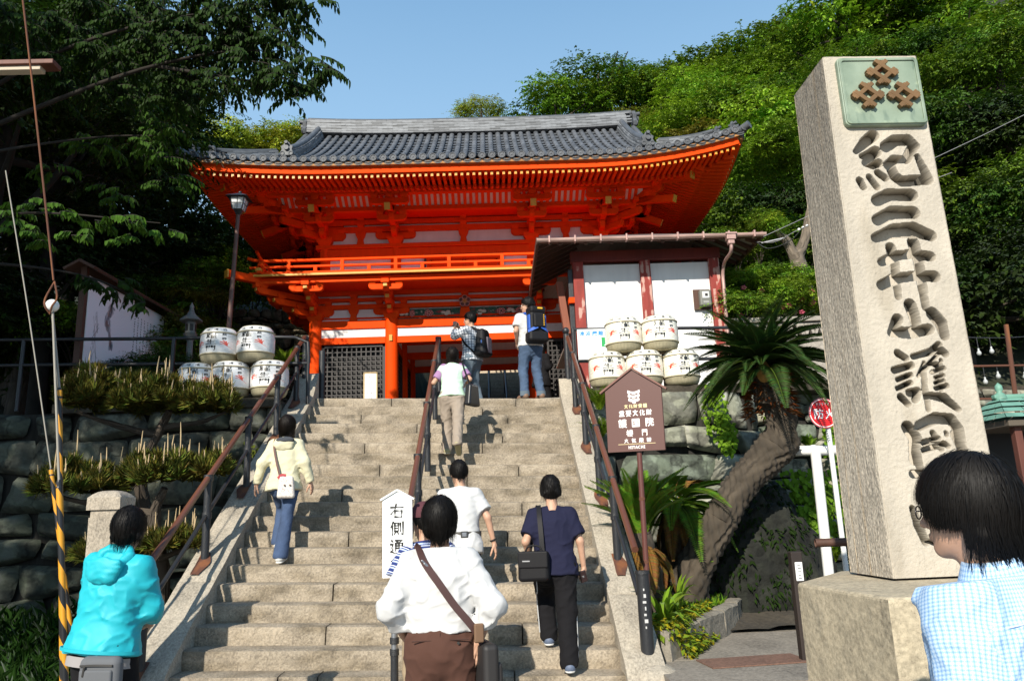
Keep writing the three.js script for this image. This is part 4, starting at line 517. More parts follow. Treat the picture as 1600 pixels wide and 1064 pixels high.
// ---------------------------------------------------------------- white-walled hut to the right of the landing
{
  const h = thing('white_hut', 'small white-walled hut with brown-red posts, low hipped roof and copper gutter', 'hut', [0, 0, 0]); const r = rng(61), Z = -13.4, ZB = -15.6, X0 = 1.60, X1 = 4.10, Y0 = 3.40, Y1 = 6.02;
  const part = (n, g, m, p = h) => mesh(n, boxUV(g, 0.7, r(), r()), m, p);
  for (const x of [X0, 2.83, X1]) part('post', rbx(0.19, Y1 - Y0, 0.16, 0.012, x, (Y0 + Y1) / 2, Z), mat.redwood); for (const x of [X0, X1]) part('post', rbx(0.16, Y1 - Y0, 0.16, 0.012, x, (Y0 + Y1) / 2, ZB), mat.redwood);
  for (const [a, b] of [[X0, 2.83], [2.83, X1]]) part('wall_panel', bx(b - a - 0.18, Y1 - Y0 - 0.1, 0.06, (a + b) / 2, (Y0 + Y1) / 2, Z - 0.03), mat.white);
  part('wall_panel', bx(0.06, Y1 - Y0, ZB - Z + 0.0 === 0 ? 1 : Z - ZB - 0.16, X1, (Y0 + Y1) / 2, (Z + ZB) / 2), mat.white); part('wall_panel', bx(X1 - X0 - 0.1, Y1 - Y0, 0.06, (X0 + X1) / 2, (Y0 + Y1) / 2, ZB), mat.white);
  part('sill_beam', rbx(X1 - X0 + 0.2, 0.16, 0.18, 0.01, (X0 + X1) / 2, 3.47, Z + 0.003), mat.redwood);
  part('wall_plate', rbx(X1 - X0 + 0.25, 0.2, 0.17, 0.01, (X0 + X1) / 2, Y1 + 0.10, Z), M([0.20, 0.028, 0.02], { roughness: 0.7, map: T.wood }));
  // open counter on the left side
  part('counter_front', bx(0.08, 1.0, 1.9, X0 - 0.02, 3.95, -14.55), mat.brownwood); part('counter_top', rbx(0.42, 0.05, 1.95, 0.01, X0 - 0.1, 4.47, -14.52), M([0.42, 0.36, 0.3], { roughness: 0.6, map: T.wood })); part('counter_lintel', rbx(0.1, 0.5, 1.95, 0.01, X0, 5.8, -14.5), mat.brownwood); part('dark_interior', bx(0.04, 1.4, 1.9, X0 + 0.35, 5.0, -14.5), mat.black);
  part('side_board', beam(V(1.28, 5.75, -13.75), V(1.38, 4.75, -13.7), 0.12, 0.16), M([0.34, 0.10, 0.05], { roughness: 0.7, map: T.wood })); part('orange_band', rbx(0.14, 0.11, 0.18, 0.01, X0 - 0.13, 5.30, Z - 0.02), mat.verm); part('dark_post', rbx(0.09, 2.5, 0.1, 0.01, X0 - 0.14, 4.65, Z - 0.05), mat.ironBlack);
  // roof: hipped, low; soffit boards with rafters
  const rf = new THREE.Group(); rf.name = 'roof'; h.add(rf); const ex0 = 0.84, ex1 = 4.80, ez0 = -12.68, ez1 = -16.3, ey = 6.17, cy = 6.95, in1 = 1.5;
  const P = (x, y, z) => V(x, y, z); const quad = (a, b, c, d, th = 0) => sheet(8, 6, (u, v) => { const p = a.clone().lerp(b, u).lerp(d.clone().lerp(c, u), v); p.u = u * 4; p.v = v * 2; return p; });
  const A = P(ex0, ey, ez0), B = P(ex1, ey, ez0), Cc = P(ex1, ey, ez1), Dd = P(ex0, ey, ez1), E1 = P(ex0 + in1, cy, (ez0 + ez1) / 2), E2 = P(ex1 - in1, cy, (ez0 + ez1) / 2);
  const roofTop = M([0.16, 0.13, 0.12], { roughness: 0.6, map: T.mottle }); for (const [a, b, c, d] of [[A, B, E2, E1], [B, Cc, E2, E2], [Cc, Dd, E1, E2], [Dd, A, E1, E1]]) mesh('roof_slope', quad(a.clone().add(V(0, 0.07, 0)), b.clone().add(V(0, 0.07, 0)), c, d), roofTop, rf);
  const sofm = M([0.42, 0.37, 0.32], { roughness: 0.85, map: T.wood }); for (const [a, b, c, d] of [[A, B, E2, E1], [B, Cc, E2, E2], [Cc, Dd, E1, E2], [Dd, A, E1, E1]]) mesh('soffit', quad(a.clone().add(V(0, 0.02, 0)), b.clone().add(V(0, 0.02, 0)), c.clone().add(V(0, -0.06, 0)), d.clone().add(V(0, -0.06, 0))), sofm, rf);
  const raf = (a, b) => mesh('rafter', boxUV(beam(a, b, 0.055, 0.07), 1), mat.brownwood, rf); const slopeZ = (cy - ey) / ((ez0 - ez1) / 2), slopeX = (cy - ey) / in1;
  for (let z = ez0 - 0.25; z > ez1 + 0.1; z -= 0.30) for (const s of [0, 1]) { const reach = Math.min(0.85, (ez0 - z) * in1 / 1.81, (z - ez1) * in1 / 1.81); const x = s ? ex1 : ex0, d = s ? -1 : 1; if (reach > 0.1) raf(V(x + d * 0.02, ey - 0.02, z), V(x + d * reach, ey - 0.02 + reach * slopeX - 0.02, z)); }
  for (let x = ex0 + 0.4; x < ex1 - 0.3; x += 0.45) raf(V(x, ey - 0.02, ez0 - 0.02), V(x, ey - 0.04 + 0.75 * slopeZ, ez0 - 0.75));
  for (const x of [ex0, ex1]) mesh('fascia', boxUV(rbx(0.05, 0.13, ez0 - ez1 + 0.05, 0.008, x, ey + 0.03, (ez0 + ez1) / 2)), mat.brownwood, rf); mesh('fascia', boxUV(rbx(ex1 - ex0, 0.1, 0.04, 0.008, (ex0 + ex1) / 2, ey + 0.035, ez0 - 0.03)), mat.brownwood, rf);
  const gut = (() => { const g = sheet(60, 8, (u, v) => { const a = Math.PI * (v * 1.15 + 0.92), x = lerp(ex0 - 0.02, ex1 + 0.05, u); const p = V(x, ey + 0.035 + Math.sin(a) * 0.05, ez0 + 0.05 + Math.cos(a) * 0.05); p.u = x; p.v = v; return p; }); return g; })(); mesh('gutter', gut, M([0.50, 0.33, 0.28], { roughness: 0.4, metalness: 0.15, side: THREE.DoubleSide, map: T.mottle }), rf);
  for (let i = 0; i < 9; i++) mesh('gutter_bracket', boxUV(rbx(0.03, 0.12, 0.13, 0.006, ex0 + 0.2 + i * 0.45, ey + 0.03, ez0 + 0.045)), mat.copperGutter, rf);
  part('gutter_outlet', merge([rbx(0.16, 0.10, 0.14, 0.01, 4.22, ey - 0.02, ez0 + 0.05), rbx(0.12, 0.1, 0.1, 0.02, 4.22, ey - 0.1, ez0 + 0.05), rbx(0.2, 0.03, 0.17, 0.006, 4.22, ey + 0.04, ez0 + 0.05)]), mat.copperGutter, h); mesh('downpipe', tube([V(4.22, ey - 0.12, ez0 + 0.05), V(4.22, ey - 0.25, ez0 + 0.03), V(4.23, 5.85, -13.15), V(4.225, 5.70, -13.27), V(4.22, 5.4, -13.28), V(4.19, 3.45, -13.28)], 0.032, 40, 10), mat.copperGutter, h);
  const mtr = thing('electric_meter', 'grey electric meter with a glass dial on the white hut wall', 'electric meter', [3.84, 5.09, -13.34]); mesh('mounting_board', boxUV(rbx(0.30, 0.38, 0.03, 0.005, -0.02, 0.15, -0.015)), mat.brownwood, mtr); mesh('meter_case', rbx(0.21, 0.30, 0.13, 0.03, 0.02, 0.15, 0.06, 0, 0, 0, 3), M([0.16, 0.16, 0.14], { roughness: 0.5 }), mtr); mesh('dial_window', rbx(0.13, 0.13, 0.03, 0.01, 0.02, 0.20, 0.12), M([0.6, 0.6, 0.58], { roughness: 0.2 }), mtr); mesh('dial', rbx(0.05, 0.05, 0.01, 0.004, 0.03, 0.2, 0.137), mat.black, mtr); mesh('label_plate', rbx(0.10, 0.04, 0.02, 0.004, 0.02, 0.07, 0.118), M([0.3, 0.3, 0.28]), mtr);
}
// ledges that the barrels stand on
mesh('ledge', boxUV(bx(3.3, 0.14, 1.5, -4.98, 3.355, -12.3), 0.6), mat.soil).userData.kind = 'structure';
mesh('ledge', boxUV(bx(4.4, 0.14, 1.5, 3.67, 3.33, -12.32), 0.6), mat.soil).userData.kind = 'structure';

// ---------------------------------------------------------------- sake barrels
{
  const label = (v) => { const [c, g] = canvas(1024, 400), r = rng(300 + v); g.fillStyle = v ? '#efece0' : '#e6e6e6'; g.fillRect(0, 0, 1024, 400);  // wrap tinted by light: grey-blue for the shaded pile, cream for the sunlit
    for (let i = 0; i < 60; i++) { g.fillStyle = `rgba(${v ? '190,180,140' : '160,165,175'},${0.05 + 0.08 * r()})`; g.beginPath(); g.ellipse(r() * 1024, r() * 400, 20 + 60 * r(), 10 + 40 * r(), r() * 3, 0, 7); g.fill(); }
    for (const cx of [512, 0, 1024]) { g.strokeStyle = '#15120f'; '羅生門'.split('').forEach((ch, i) => glyph(g, ch, cx - 58, 98 + i * 92, 108, 80, 10, 0.7)); '吟味清酒'.split('').forEach((ch, i) => glyph(g, ch, cx - 150 + i * 82, 14, 42, 40, 4)); g.strokeStyle = '#2a2826'; '熊野'.split('').forEach((ch, i) => glyph(g, ch, cx + 92, 98 + i * 62, 40, 38, 5, 0.4));
      g.strokeStyle = '#d8402a'; g.lineCap = 'round'; for (const s of [-1, 1]) { const bx0 = cx + s * 125, by = 270; for (const [ax, ay, w] of [[-46, -40, 14], [-22, -58, 16], [4, -50, 14], [26, -30, 10], [-50, -10, 9]]) { g.lineWidth = w; g.globalAlpha = 0.75; g.beginPath(); g.moveTo(bx0 + s * 10, by + 10); g.quadraticCurveTo(bx0 + ax * 0.5, by + ay * 0.9, bx0 + ax * s, by + ay); g.stroke(); } g.lineWidth = 5; g.globalAlpha = 0.5; g.beginPath(); g.moveTo(bx0, by); g.quadraticCurveTo(bx0 + s * 30, by + 40, bx0 + s * 60, by + 52); g.stroke(); g.globalAlpha = 1; } }
    g.strokeStyle = '#8d8875'; g.lineWidth = 5; g.beginPath(); g.moveTo(0, 76); g.lineTo(1024, 76); g.stroke(); return ctex(c, true); };
  const wrapM = (v) => M([0.95, 0.95, 0.95], { map: label(v), roughness: 0.35, clearcoat: 0.5, clearcoatRoughness: 0.25, bumpMap: T.fine, bumpScale: 0.004 });
  const straw = M([0.52, 0.46, 0.30], { roughness: 0.8, map: T.wood }), rope = M([0.50, 0.44, 0.30], { roughness: 0.9, map: T.mottle });
  const make = (m, cap) => { const o = thing('sake_barrel', 'x', 'barrel'); const R = 0.283, H = 0.545;
    const prof = [[R * 0.985, 0.135], [R * 1.01, 0.2], [R * 1.015, 0.3], [R * 1.0, 0.4], [R * 0.955, 0.475], [R * 0.90, 0.515], [R * 0.80, H]]; const g = lathe(prof, 48); g.rotateY(Math.PI); { const p = g.attributes.position, u = g.attributes.uv; for (let i = 0; i < p.count; i++) u.setY(i, (p.getY(i) - 0.135) / (H - 0.135)); } disp(g, (p) => { const a = Math.atan2(p.x, p.z), k = 1 + 0.012 * fbm(Math.cos(a) * 3 + cap, p.y * 6, Math.sin(a) * 3) + 0.004 * Math.sin(a * 26) * sstep(0.25, 0.14, p.y); p.x *= k; p.z *= k; }); mesh('label_wrap', g, m, o);
    const ribs = lathe([[0.001, 0.004], [R * 0.66, 0.0], [R * 0.84, 0.02], [R * 0.93, 0.065], [R * 0.985, 0.138]], 96); disp(ribs, (p) => { const a = Math.atan2(p.x, p.z), k = 1 + 0.014 * Math.sin(a * 48); p.x *= k; p.z *= k; }); mesh('straw_base', ribs, straw, o);
    mesh('barrel_head', lathe([[R * 0.80, H], [R * 0.76, H + 0.012], [R * 0.70, H + 0.002], [0.001, H - 0.004]], 48), straw, o);
    mesh('rope_band', new THREE.TorusGeometry(R * 0.985, 0.011, 8, 48).rotateX(Math.PI / 2).translate(0, 0.462, 0), rope, o); mesh('rope_band', new THREE.TorusGeometry(R * 0.99, 0.012, 8, 48).rotateX(Math.PI / 2).translate(0, 0.137, 0), rope, o); return o; };
  const place = (src, i, [x, y, z], turn, label, group) => { const o = i ? src.clone() : src; if (i) { o.name = numbered('sake_barrel'); scene.add(o); } o.position.set(x, y, z); o.rotation.y = turn; o.userData = { ...o.userData, label, group }; };
  const L = make(wrapM(0), 1), Rr = make(wrapM(1), 5), gl = 'sake barrels stacked left of the stairs', gr = 'sake barrels stacked in front of the white hut', pile = 'in the pile left of the stairs', pileR = 'in the pile before the white hut';
  [[[-4.57, 3.44, -11.75], 0.12, 'shade-tinted sake barrel, bottom one farthest from the stairs ' + pile], [[-4.04, 3.44, -11.70], 0.10, 'shade-tinted sake barrel, bottom middle one ' + pile], [[-3.46, 3.445, -11.75], 0.02, 'shade-tinted sake barrel, bottom one beside the handrail ' + pile], [[-4.26, 3.985, -11.76], -0.10, 'shade-tinted sake barrel, upper one nearer the board ' + pile], [[-3.69, 3.99, -11.74], -0.22, 'shade-tinted sake barrel, upper one nearer the handrail ' + pile]].forEach(([p, t, l], i) => place(L, i, p, t, l, gl));
  [[[1.77, 3.41, -11.75], -0.05, 'sun-tinted sake barrel, bottom one beside the handrail, ' + pileR], [[2.35, 3.41, -11.72], -0.08, 'sun-tinted sake barrel, bottom middle one behind brown sign, ' + pileR], [[2.93, 3.405, -11.74], 0.0, 'sun-tinted sake barrel, bottom one behind cycad fronds, ' + pileR], [[2.06, 3.955, -11.75], -0.05, 'sun-tinted sake barrel, upper one nearest the notice ' + pileR], [[2.64, 3.96, -11.74], -0.18, 'sun-tinted sake barrel, upper one nearer the cycad ' + pileR]].forEach(([p, t, l], i) => place(Rr, i, p, t, l, gr));
}
// ---------------------------------------------------------------- stone pillar with carved characters
const CARVE = '-50,2444,57 -102,2403,51 -167,2343,20;-49,2341,54 -98,2312,54 -137,2313,22;-42,2269,40 -84,2255,38 -121,2270,34;-170,2164,33 -156,2123,29;-112,2181,31 -78,2121,31;-60,2209,31 -21,2175,36;12,2370,57 69,2406,57 149,2410,57 184,2375,45;170,2361,48 118,2287,41;9,2253,45 51,2291,41 130,2289,29;17,2253,45 35,2184,49 75,2153,54 149,2158,52;152,2158,52 228,2162,49 211,2228,41 187,2306,23;-88,2039,58 -16,2073,60 118,2070,60;-103,1923,55 -10,1964,64 111,1961,62;-130,1815,44 -16,1854,73 95,1861,73 188,1821,55;-115,1673,39 -39,1708,44 72,1717,42 166,1700,48;-135,1540,47 -59,1576,48 51,1587,43 171,1582,54;-53,1756,48 -44,1677,41 -54,1471,26;81,1785,55 93,1673,48 91,1550,43 90,1407,30;5,1424,56 18,1368,53 20,1319,43;-76,1346,48 -121,1268,36;-111,1274,48 -22,1266,53 89,1283,48;122,1371,60 161,1315,60 169,1245,43;-106,1156,31 -66,1126,29;-138,1062,31 -41,1086,28;-128,1010,19 -53,1036,21;-136,963,19 -60,992,21;-125,916,33 -95,880,26;-77,938,31 -29,945,35 -50,899,28;-22,1133,24 80,1158,29 129,1197,26;129,1177,31 156,1144,31;32,1100,10 -13,1026,9;120,1147,14 26,1061,17;22,1067,17 12,949,24 14,842,16;80,1098,26 105,1078,26;64,1044,14 134,1066,19;80,1015,14 126,1026,14;76,986,14 122,999,14;73,957,17 135,971,21;126,1111,12 99,946,12;35,919,28 109,905,42 176,842,21;-113,754,58 -83,699,58 -106,583,41;-50,760,42 44,800,49 125,792,49 158,736,44;158,736,44 155,574,39;-42,669,21 28,689,21;-48,632,21 34,652,21;17,720,23 49,635,21;87,718,16 90,709,16;66,665,21 85,651,21;-95,715,42 -90,631,39 -81,529,27;-39,677,17 45,692,17;-45,635,17 33,657,17;-155,337,24 -140,256,36 -111,168,31;-82,168,17 -35,149,22;135,708,40 160,634,40 151,515,37;-121,512,37 27,513,29 151,515,32;-28,333,29 13,285,36;-31,240,19 104,247,22;120,339,24 84,202,29';
{
  const pl = thing('stone_pillar', 'tall tapered granite pillar with deeply carved characters and a green bronze crest plate', 'stone pillar', [2.2881, 1.169, -4.2456], 0.0179); // base centre
  const w = 0.62, sd = 0.4722, H = 2.958, TP = 0.0275, k = (y) => 1 - TP * y;
  const gm = M([0.60, 0.535, 0.44], { roughness: 0.9, map: T.graniteSoft, bumpMap: T.graniteBump, bumpScale: 0.006 });
  // depth map of the carving from its brush strokes
  const S = 250, cw = Math.round(0.66 * S), chh = Math.round(H * S), [cv, g] = canvas(cw, chh); g.fillStyle = '#000'; g.fillRect(0, 0, cw, chh); g.strokeStyle = '#fff'; g.lineCap = 'round';
  for (const s of CARVE.split(';')) { const p = s.split(' ').map((q) => q.split(',').map(Number)); for (let i = 0; i + 1 < p.length; i++) for (let q = 0; q < 12; q++) { const a = q / 12, b = (q + 1) / 12; g.lineWidth = lerp(p[i][2], p[i + 1][2], a) * 1.08 / 1000 * S; g.beginPath(); for (const t of [a, b]) g[t === a ? 'moveTo' : 'lineTo'](cw / 2 + lerp(p[i][0], p[i + 1][0], t) / 1000 * S, chh - lerp(p[i][1], p[i + 1][1], t) / 1000 * S); g.stroke(); } }
  const im = g.getImageData(0, 0, cw, chh).data; let f = new Float32Array(cw * chh).map((_, i) => im[i * 4] / 255);
  const at = (x, y) => { x = clamp(x, 0, cw - 1.001); y = clamp(y, 0, chh - 1.001); const i = Math.floor(x), j = Math.floor(y), a = x - i, b = y - j; return lerp(lerp(f[j * cw + i], f[j * cw + i + 1], a), lerp(f[(j + 1) * cw + i], f[(j + 1) * cw + i + 1], a), b); };
  const nu = 148, nv = 700; const face = sheet(nu, nv, (u, v) => { const y = v * H, x = (u - 0.5) * w * k(y); const c = at(cw / 2 + x * S, chh - y * S), e = Math.min(u, 1 - u) * w, ed = Math.max(0, 1 - e / 0.012); const p = V(x, y, sd / 2 * k(y) - c * 0.10 + (1 - c) * 0.0025 * fbm(x * 14, y * 14, 2) - ed * ed * 0.006); p.u = x * 1.3; p.v = y * 1.3; return p; });
  { const P = face.attributes.position, col = new Float32Array(P.count * 3); for (let i = 0; i < P.count; i++) { const x = P.getX(i), y = P.getY(i), c = at(cw / 2 + x * S, chh - y * S), st = sstep(0.10, 0.4, fbm(x * 5, y * 0.9, 7, 3)), b = (1 - 0.84 * sstep(0.2, 0.8, c)) * (1 - 0.16 * st); col[i * 3] = b; col[i * 3 + 1] = b * (1 - 0.02 * st); col[i * 3 + 2] = b * (1 - 0.06 * st - 0.06 * c); } face.setAttribute('color', new THREE.BufferAttribute(col, 3)); } // strokes darken with carve depth; random darker blotches on the face
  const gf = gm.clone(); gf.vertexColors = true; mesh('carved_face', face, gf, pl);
  const side = (nx, nz) => { const a = Math.abs(nx) > 0.5 ? sd : w, b = Math.abs(nx) > 0.5 ? w : sd; return sheet(24, 120, (u, v) => { const y = v * H, K = k(y), t = (u - 0.5) * a * K, d = b / 2 * K + 0.004 * fbm(u * 6, y * 8, nx * 3 + nz) - 0.006 * Math.pow(Math.max(0, Math.abs(u - 0.5) * 2 - 0.96) / 0.04, 2); const p = nx ? V(nx * d, y, nx * -t * 1) : V(nz * t, y, nz * d); p.u = t * 1.3 + 3; p.v = y * 1.3; return p; }); };
  // sides carry rain streaks and grime that gather towards the top
  const grime = M([0.68, 0.60, 0.49], { roughness: 0.92, map: tex(512, (u, v) => { const sp = pf(u, v * 5, 70, 2), m = pf(u, v * 5, 6, 5), st = pf(u, v * 0.06, 14, 3), d = sstep(0.25, 0.95, v + 0.6 * (m - 0.5) + 0.14 * (st - 0.5)), y = sstep(0.66, 0.74, pf(u + 0.3, v * 0.05, 8, 2)); const b = clamp((0.66 + 0.35 * (m - 0.4) + 0.9 * (sp - 0.5)) * (1 - 0.46 * d) * (1 - 0.05 * sstep(0.45, 0.75, st))); return [b * (1 + 0.06 * y), b * (0.99 - 0.02 * y), b * (0.97 - 0.12 * y)]; }, true), bumpMap: T.graniteBump, bumpScale: 0.008 });
  for (const [nx, nz] of [[-1, 0], [1, 0], [0, -1]]) { const s = side(nx, nz); const u = s.attributes.uv, p = s.attributes.position; for (let i = 0; i < u.count; i++) u.setXY(i, (u.getX(i) - 3) / 1.3 / 0.5 + 0.5 + nx * 0.2, p.getY(i) / H * 0.985); s.attributes.uv.needsUpdate = true; mesh('pillar_side', s, grime, pl); }
  mesh('pillar_top', sheet(10, 10, (u, v) => { const K = k(H), x = (u - 0.5) * w * K, z = (v - 0.5) * sd * K; const p = V(x, H + 0.03 * (1 - Math.pow(Math.max(Math.abs(u - 0.5), Math.abs(v - 0.5)) * 2, 2)), z); p.u = x; p.v = z; return p; }), gm, pl);
  { const core = mesh('pillar_core', new THREE.CylinderGeometry(0.25 * k(H), 0.25, H - 0.02, 4, 1).rotateY(Math.PI / 4).translate(0, H / 2, 0), gm, pl); core.scale.set(1.15, 1, 0.85); }
  // bronze plate with three lattice lozenges
  const px = 0.022, py = 2.712, pz = sd / 2 * k(2.71) + 0.004, plate = new THREE.Group(); plate.name = 'crest_plate'; plate.position.set(px, py, pz); plate.rotation.x = -TP * sd / 2; pl.add(plate);
  const bronze = M([0.31, 0.38, 0.30], { roughness: 0.55, map: tex(512, (u, v) => { const m = pf(u, v, 4, 5), s = pf(u, v * 0.15, 18, 3), p = sstep(0.62, 0.74, pf(u + 0.2, v + 0.6, 5, 4)), b = sstep(0.58, 0.7, pf(u + 0.5, v * 0.3, 9, 4)); return [0.62 + 0.5 * (m - 0.4) + 0.25 * p - 0.28 * b * s, 0.66 + 0.45 * (m - 0.4) + 0.22 * p - 0.25 * b * s, 0.62 + 0.45 * (m - 0.4) + 0.18 * p - 0.22 * b * s]; }, true) });
  const rr = 0.025, PW = 0.475, PH = 0.425, rs = (w2, h2, q) => { const s = new THREE.Shape(); s.moveTo(-w2 + q, -h2); s.lineTo(w2 - q, -h2); s.quadraticCurveTo(w2, -h2, w2, -h2 + q); s.lineTo(w2, h2 - q); s.quadraticCurveTo(w2, h2, w2 - q, h2); s.lineTo(-w2 + q, h2); s.quadraticCurveTo(-w2, h2, -w2, h2 - q); s.lineTo(-w2, -h2 + q); s.quadraticCurveTo(-w2, -h2, -w2 + q, -h2); return s; };
  const pg = new THREE.ExtrudeGeometry(rs(PW / 2, PH / 2, rr), { depth: 0.022, bevelEnabled: true, bevelThickness: 0.006, bevelSize: 0.006, bevelSegments: 2 }); plateUV(pg, -PW / 2, PW / 2, -PH / 2, PH / 2); mesh('plate', pg, bronze, plate);
  const rim = rs(PW / 2 - 0.004, PH / 2 - 0.004, rr); rim.holes.push(rs(PW / 2 - 0.016, PH / 2 - 0.016, rr * 0.8)); const rg = new THREE.ExtrudeGeometry(rim, { depth: 0.006, bevelEnabled: true, bevelThickness: 0.003, bevelSize: 0.003, bevelSegments: 2 }); rg.translate(0, 0, 0.027); mesh('plate_rim', plateUV(rg, -PW / 2, PW / 2, -PH / 2, PH / 2), bronze, plate);
  const cb = M([0.25, 0.14, 0.06], { roughness: 0.5, metalness: 0.35, map: T.mottle });
  for (const [cx, cy] of [[0.005, 0.108], [-0.10, -0.038], [0.112, -0.04]]) { const l = []; const a = Math.atan2(0.055, 0.066), d = Math.hypot(0.055, 0.066); // crossing bars that overrun at the corners
    for (const s of [1, -1]) for (const q of [1, -1]) { const g2 = rbx(0.150, 0.026, 0.028, 0.004); g2.rotateZ(s * a); const nx = -Math.sin(s * a) * q, ny = Math.cos(s * a) * q; g2.translate(nx * 0.034, ny * 0.034, 0.045 + (s > 0 ? 0 : 0.0015)); l.push(g2); }
    for (const [ex, ey] of [[0.074, 0], [-0.074, 0], [0, 0.055], [0, -0.055]]) { for (const s of [1, -1]) { const g2 = rbx(0.046, 0.024, 0.027, 0.004); g2.rotateZ((ex ? s * (Math.PI / 2 - a * 1.2) : s * a * 0.9)); g2.translate(ex, ey, 0.044 + (s > 0 ? 0 : 0.001)); l.push(g2); } }
    for (const g2 of l) g2.translate(cx, cy, 0); mesh('crest_lozenge', l.map((q) => boxUV(q)), cb, plate); }
  mesh('rust_streak', boxUV(rbx(0.03, 0.09, 0.002, 0.0009, 0.0, 0.165, 0.030)), M([0.28, 0.07, 0.03], { roughness: 0.8 }), plate);
  // plinth block with one corner cut away
  const base = mesh('plinth', (() => { const o = [[1.60, 3.35], [2.95, 3.33], [2.95, 4.72], [2.02, 4.72], [1.54, 4.15]]; const s = new THREE.Shape(o.map(([x, z]) => new THREE.Vector2(x - 2.2881, z - 4.2456))); const g2 = new THREE.ExtrudeGeometry(s, { depth: 1.12, bevelEnabled: true, bevelThickness: 0.018, bevelSize: 0.018, bevelOffset: -0.018, bevelSegments: 3 }); g2.rotateX(-Math.PI / 2); g2.rotateX(0); g2.translate(0, -1.15, 0); return boxUV(g2, 1.1); })(), M([0.52, 0.44, 0.31], { roughness: 0.95, map: T.granite, bumpMap: T.stoneBump, bumpScale: 0.02 }), pl);
}
// ---------------------------------------------------------------- handrails on the stairs
{
  const clampRing = (p, d, r) => { const g = new THREE.CylinderGeometry(r, r, 0.07, 12); g.applyQuaternion(new THREE.Quaternion().setFromUnitVectors(V(0, 1, 0), d)); g.translate(p.x, p.y, p.z); return g; };
  const railing = (label, x, posts, zTop, zBot, o = {}) => {
    const t = thing('stair_handrail', label, 'handrail'); const H = o.h ?? 0.86, base = (z) => slopeY(z) + (o.base ?? 0.11) - TILT * x, zs = posts;
    for (const z of zs) { const p = mesh('rail_post', bar(V(x, base(z) - 0.02, z), V(x, base(z) + H, z), 0.042, 0.040, 14), mat.ironBlack, t); mesh('post_collar', clampRing(V(x, base(z) + H - 0.01, z), V(0, 1, 0), 0.052), mat.ironBlack, p); mesh('post_collar', clampRing(V(x, base(z) + H * 0.52, z), V(0, 1, 0), 0.050), mat.ironBlack, p);
      if (!o.noRust) { const g = sheet(8, 10, (u, v) => { const w = 0.075 * (1 - 0.4 * Math.abs(v - 0.45) * 2) * (1 + 0.25 * Math.sin(v * 5 + z * 7 + u * 3)); const zz = z - 0.07 + v * 0.33, xx = x + (u - 0.5) * 2 * w; const q = V(xx, slopeY(zz) + 0.115 - TILT * xx + 0.004 + 0.004 * Math.sin(u * Math.PI), zz); q.u = u * 0.3; q.v = v * 0.4; return q; }); mesh('rust_stain', g, mat.rust, p); } }
    const a = V(x, base(zTop) + H, zTop), b = V(x, base(zBot) + H, zBot), off = V(0, -H * 0.46, 0); mesh('top_rail', bar(b, a, 0.033, 0.033, 14), mat.railBrown, t); mesh('lower_rail', bar(b.clone().add(off), a.clone().add(off), 0.022, 0.022, 12), o.lowM ?? mat.ironBlack, t);
    return { t, a, b, base, H };
  };
  const l = railing('brown-topped iron handrail on the left side stones of the stairs', -3.18, [-7.25, -8.65, -9.95, -11.2, -12.25], -12.72, -7.1);
  const r = railing('brown-topped iron handrail on the right side stones of the stairs', 1.28, [-8.62, -9.75, -10.95, -12.05], -12.74, -7.47);
  const c = railing('dark brown central handrail dividing the stone stairs', -0.93, [-12.85, -11.9, -10.5, -9.2], -12.85, -8.3, { base: 0.0, noRust: true, h: 0.9, lowM: mat.ironBlack });
  for (const [rr, x] of [[l, -3.18], [r, 1.26]]) { const z = -12.78; mesh('rail_post', bar(V(x, 3.35, z), V(x, 4.54, z), 0.052, 0.05, 16), mat.ironBlack, rr.t); mesh('ball_finial', new THREE.SphereGeometry(0.062, 16, 12).translate(x, 4.60, z), mat.ironBlack, rr.t); }
  mesh('rail_post', bar(V(-2.93, 3.35, -12.95), V(-2.93, 4.42, -12.95), 0.055, 0.055, 16), mat.ironBlack, l.t);
  { const p = mesh('end_post', cyl(0.062, 0.060, 0.86, 1.325, 0.12, -7.44, 18), mat.ironBlack, r.t); mesh('post_cap', cyl(0.068, 0.066, 0.03, 1.325, 0.975, -7.44, 18), mat.ironBlack, p); mesh('rust_stain', lathe([[0.14, 0.0], [0.12, 0.012], [0.062, 0.03]], 18).translate(1.325, 0.115, -7.44), mat.rust, p); const wr = M([0.5, 0.5, 0.5], { roughness: 0.7 }); for (let i = 0; i < 7; i++) mesh('worn_paint_mark', bx(0.012 + 0.01 * (i % 3), 0.02 + 0.012 * (i % 2), 0.003, 1.318 + 0.006 * (i % 2), 0.84 - i * 0.055, -7.379), wr, p); }
  { const f = mesh('foot_block', (() => { const g = new THREE.SphereGeometry(0.26, 18, 12); g.scale(1, 0.62, 1.1); disp(g, (p) => { const k = 1 + 0.25 * fbm(p.x * 5, p.y * 5, p.z * 5); p.multiplyScalar(k); }); g.translate(1.36, 0.05, -7.36); return boxUV(g); })(), mat.granite); f.removeFromParent(); r.t.add(f); f.name = 'foot_stone'; }
}
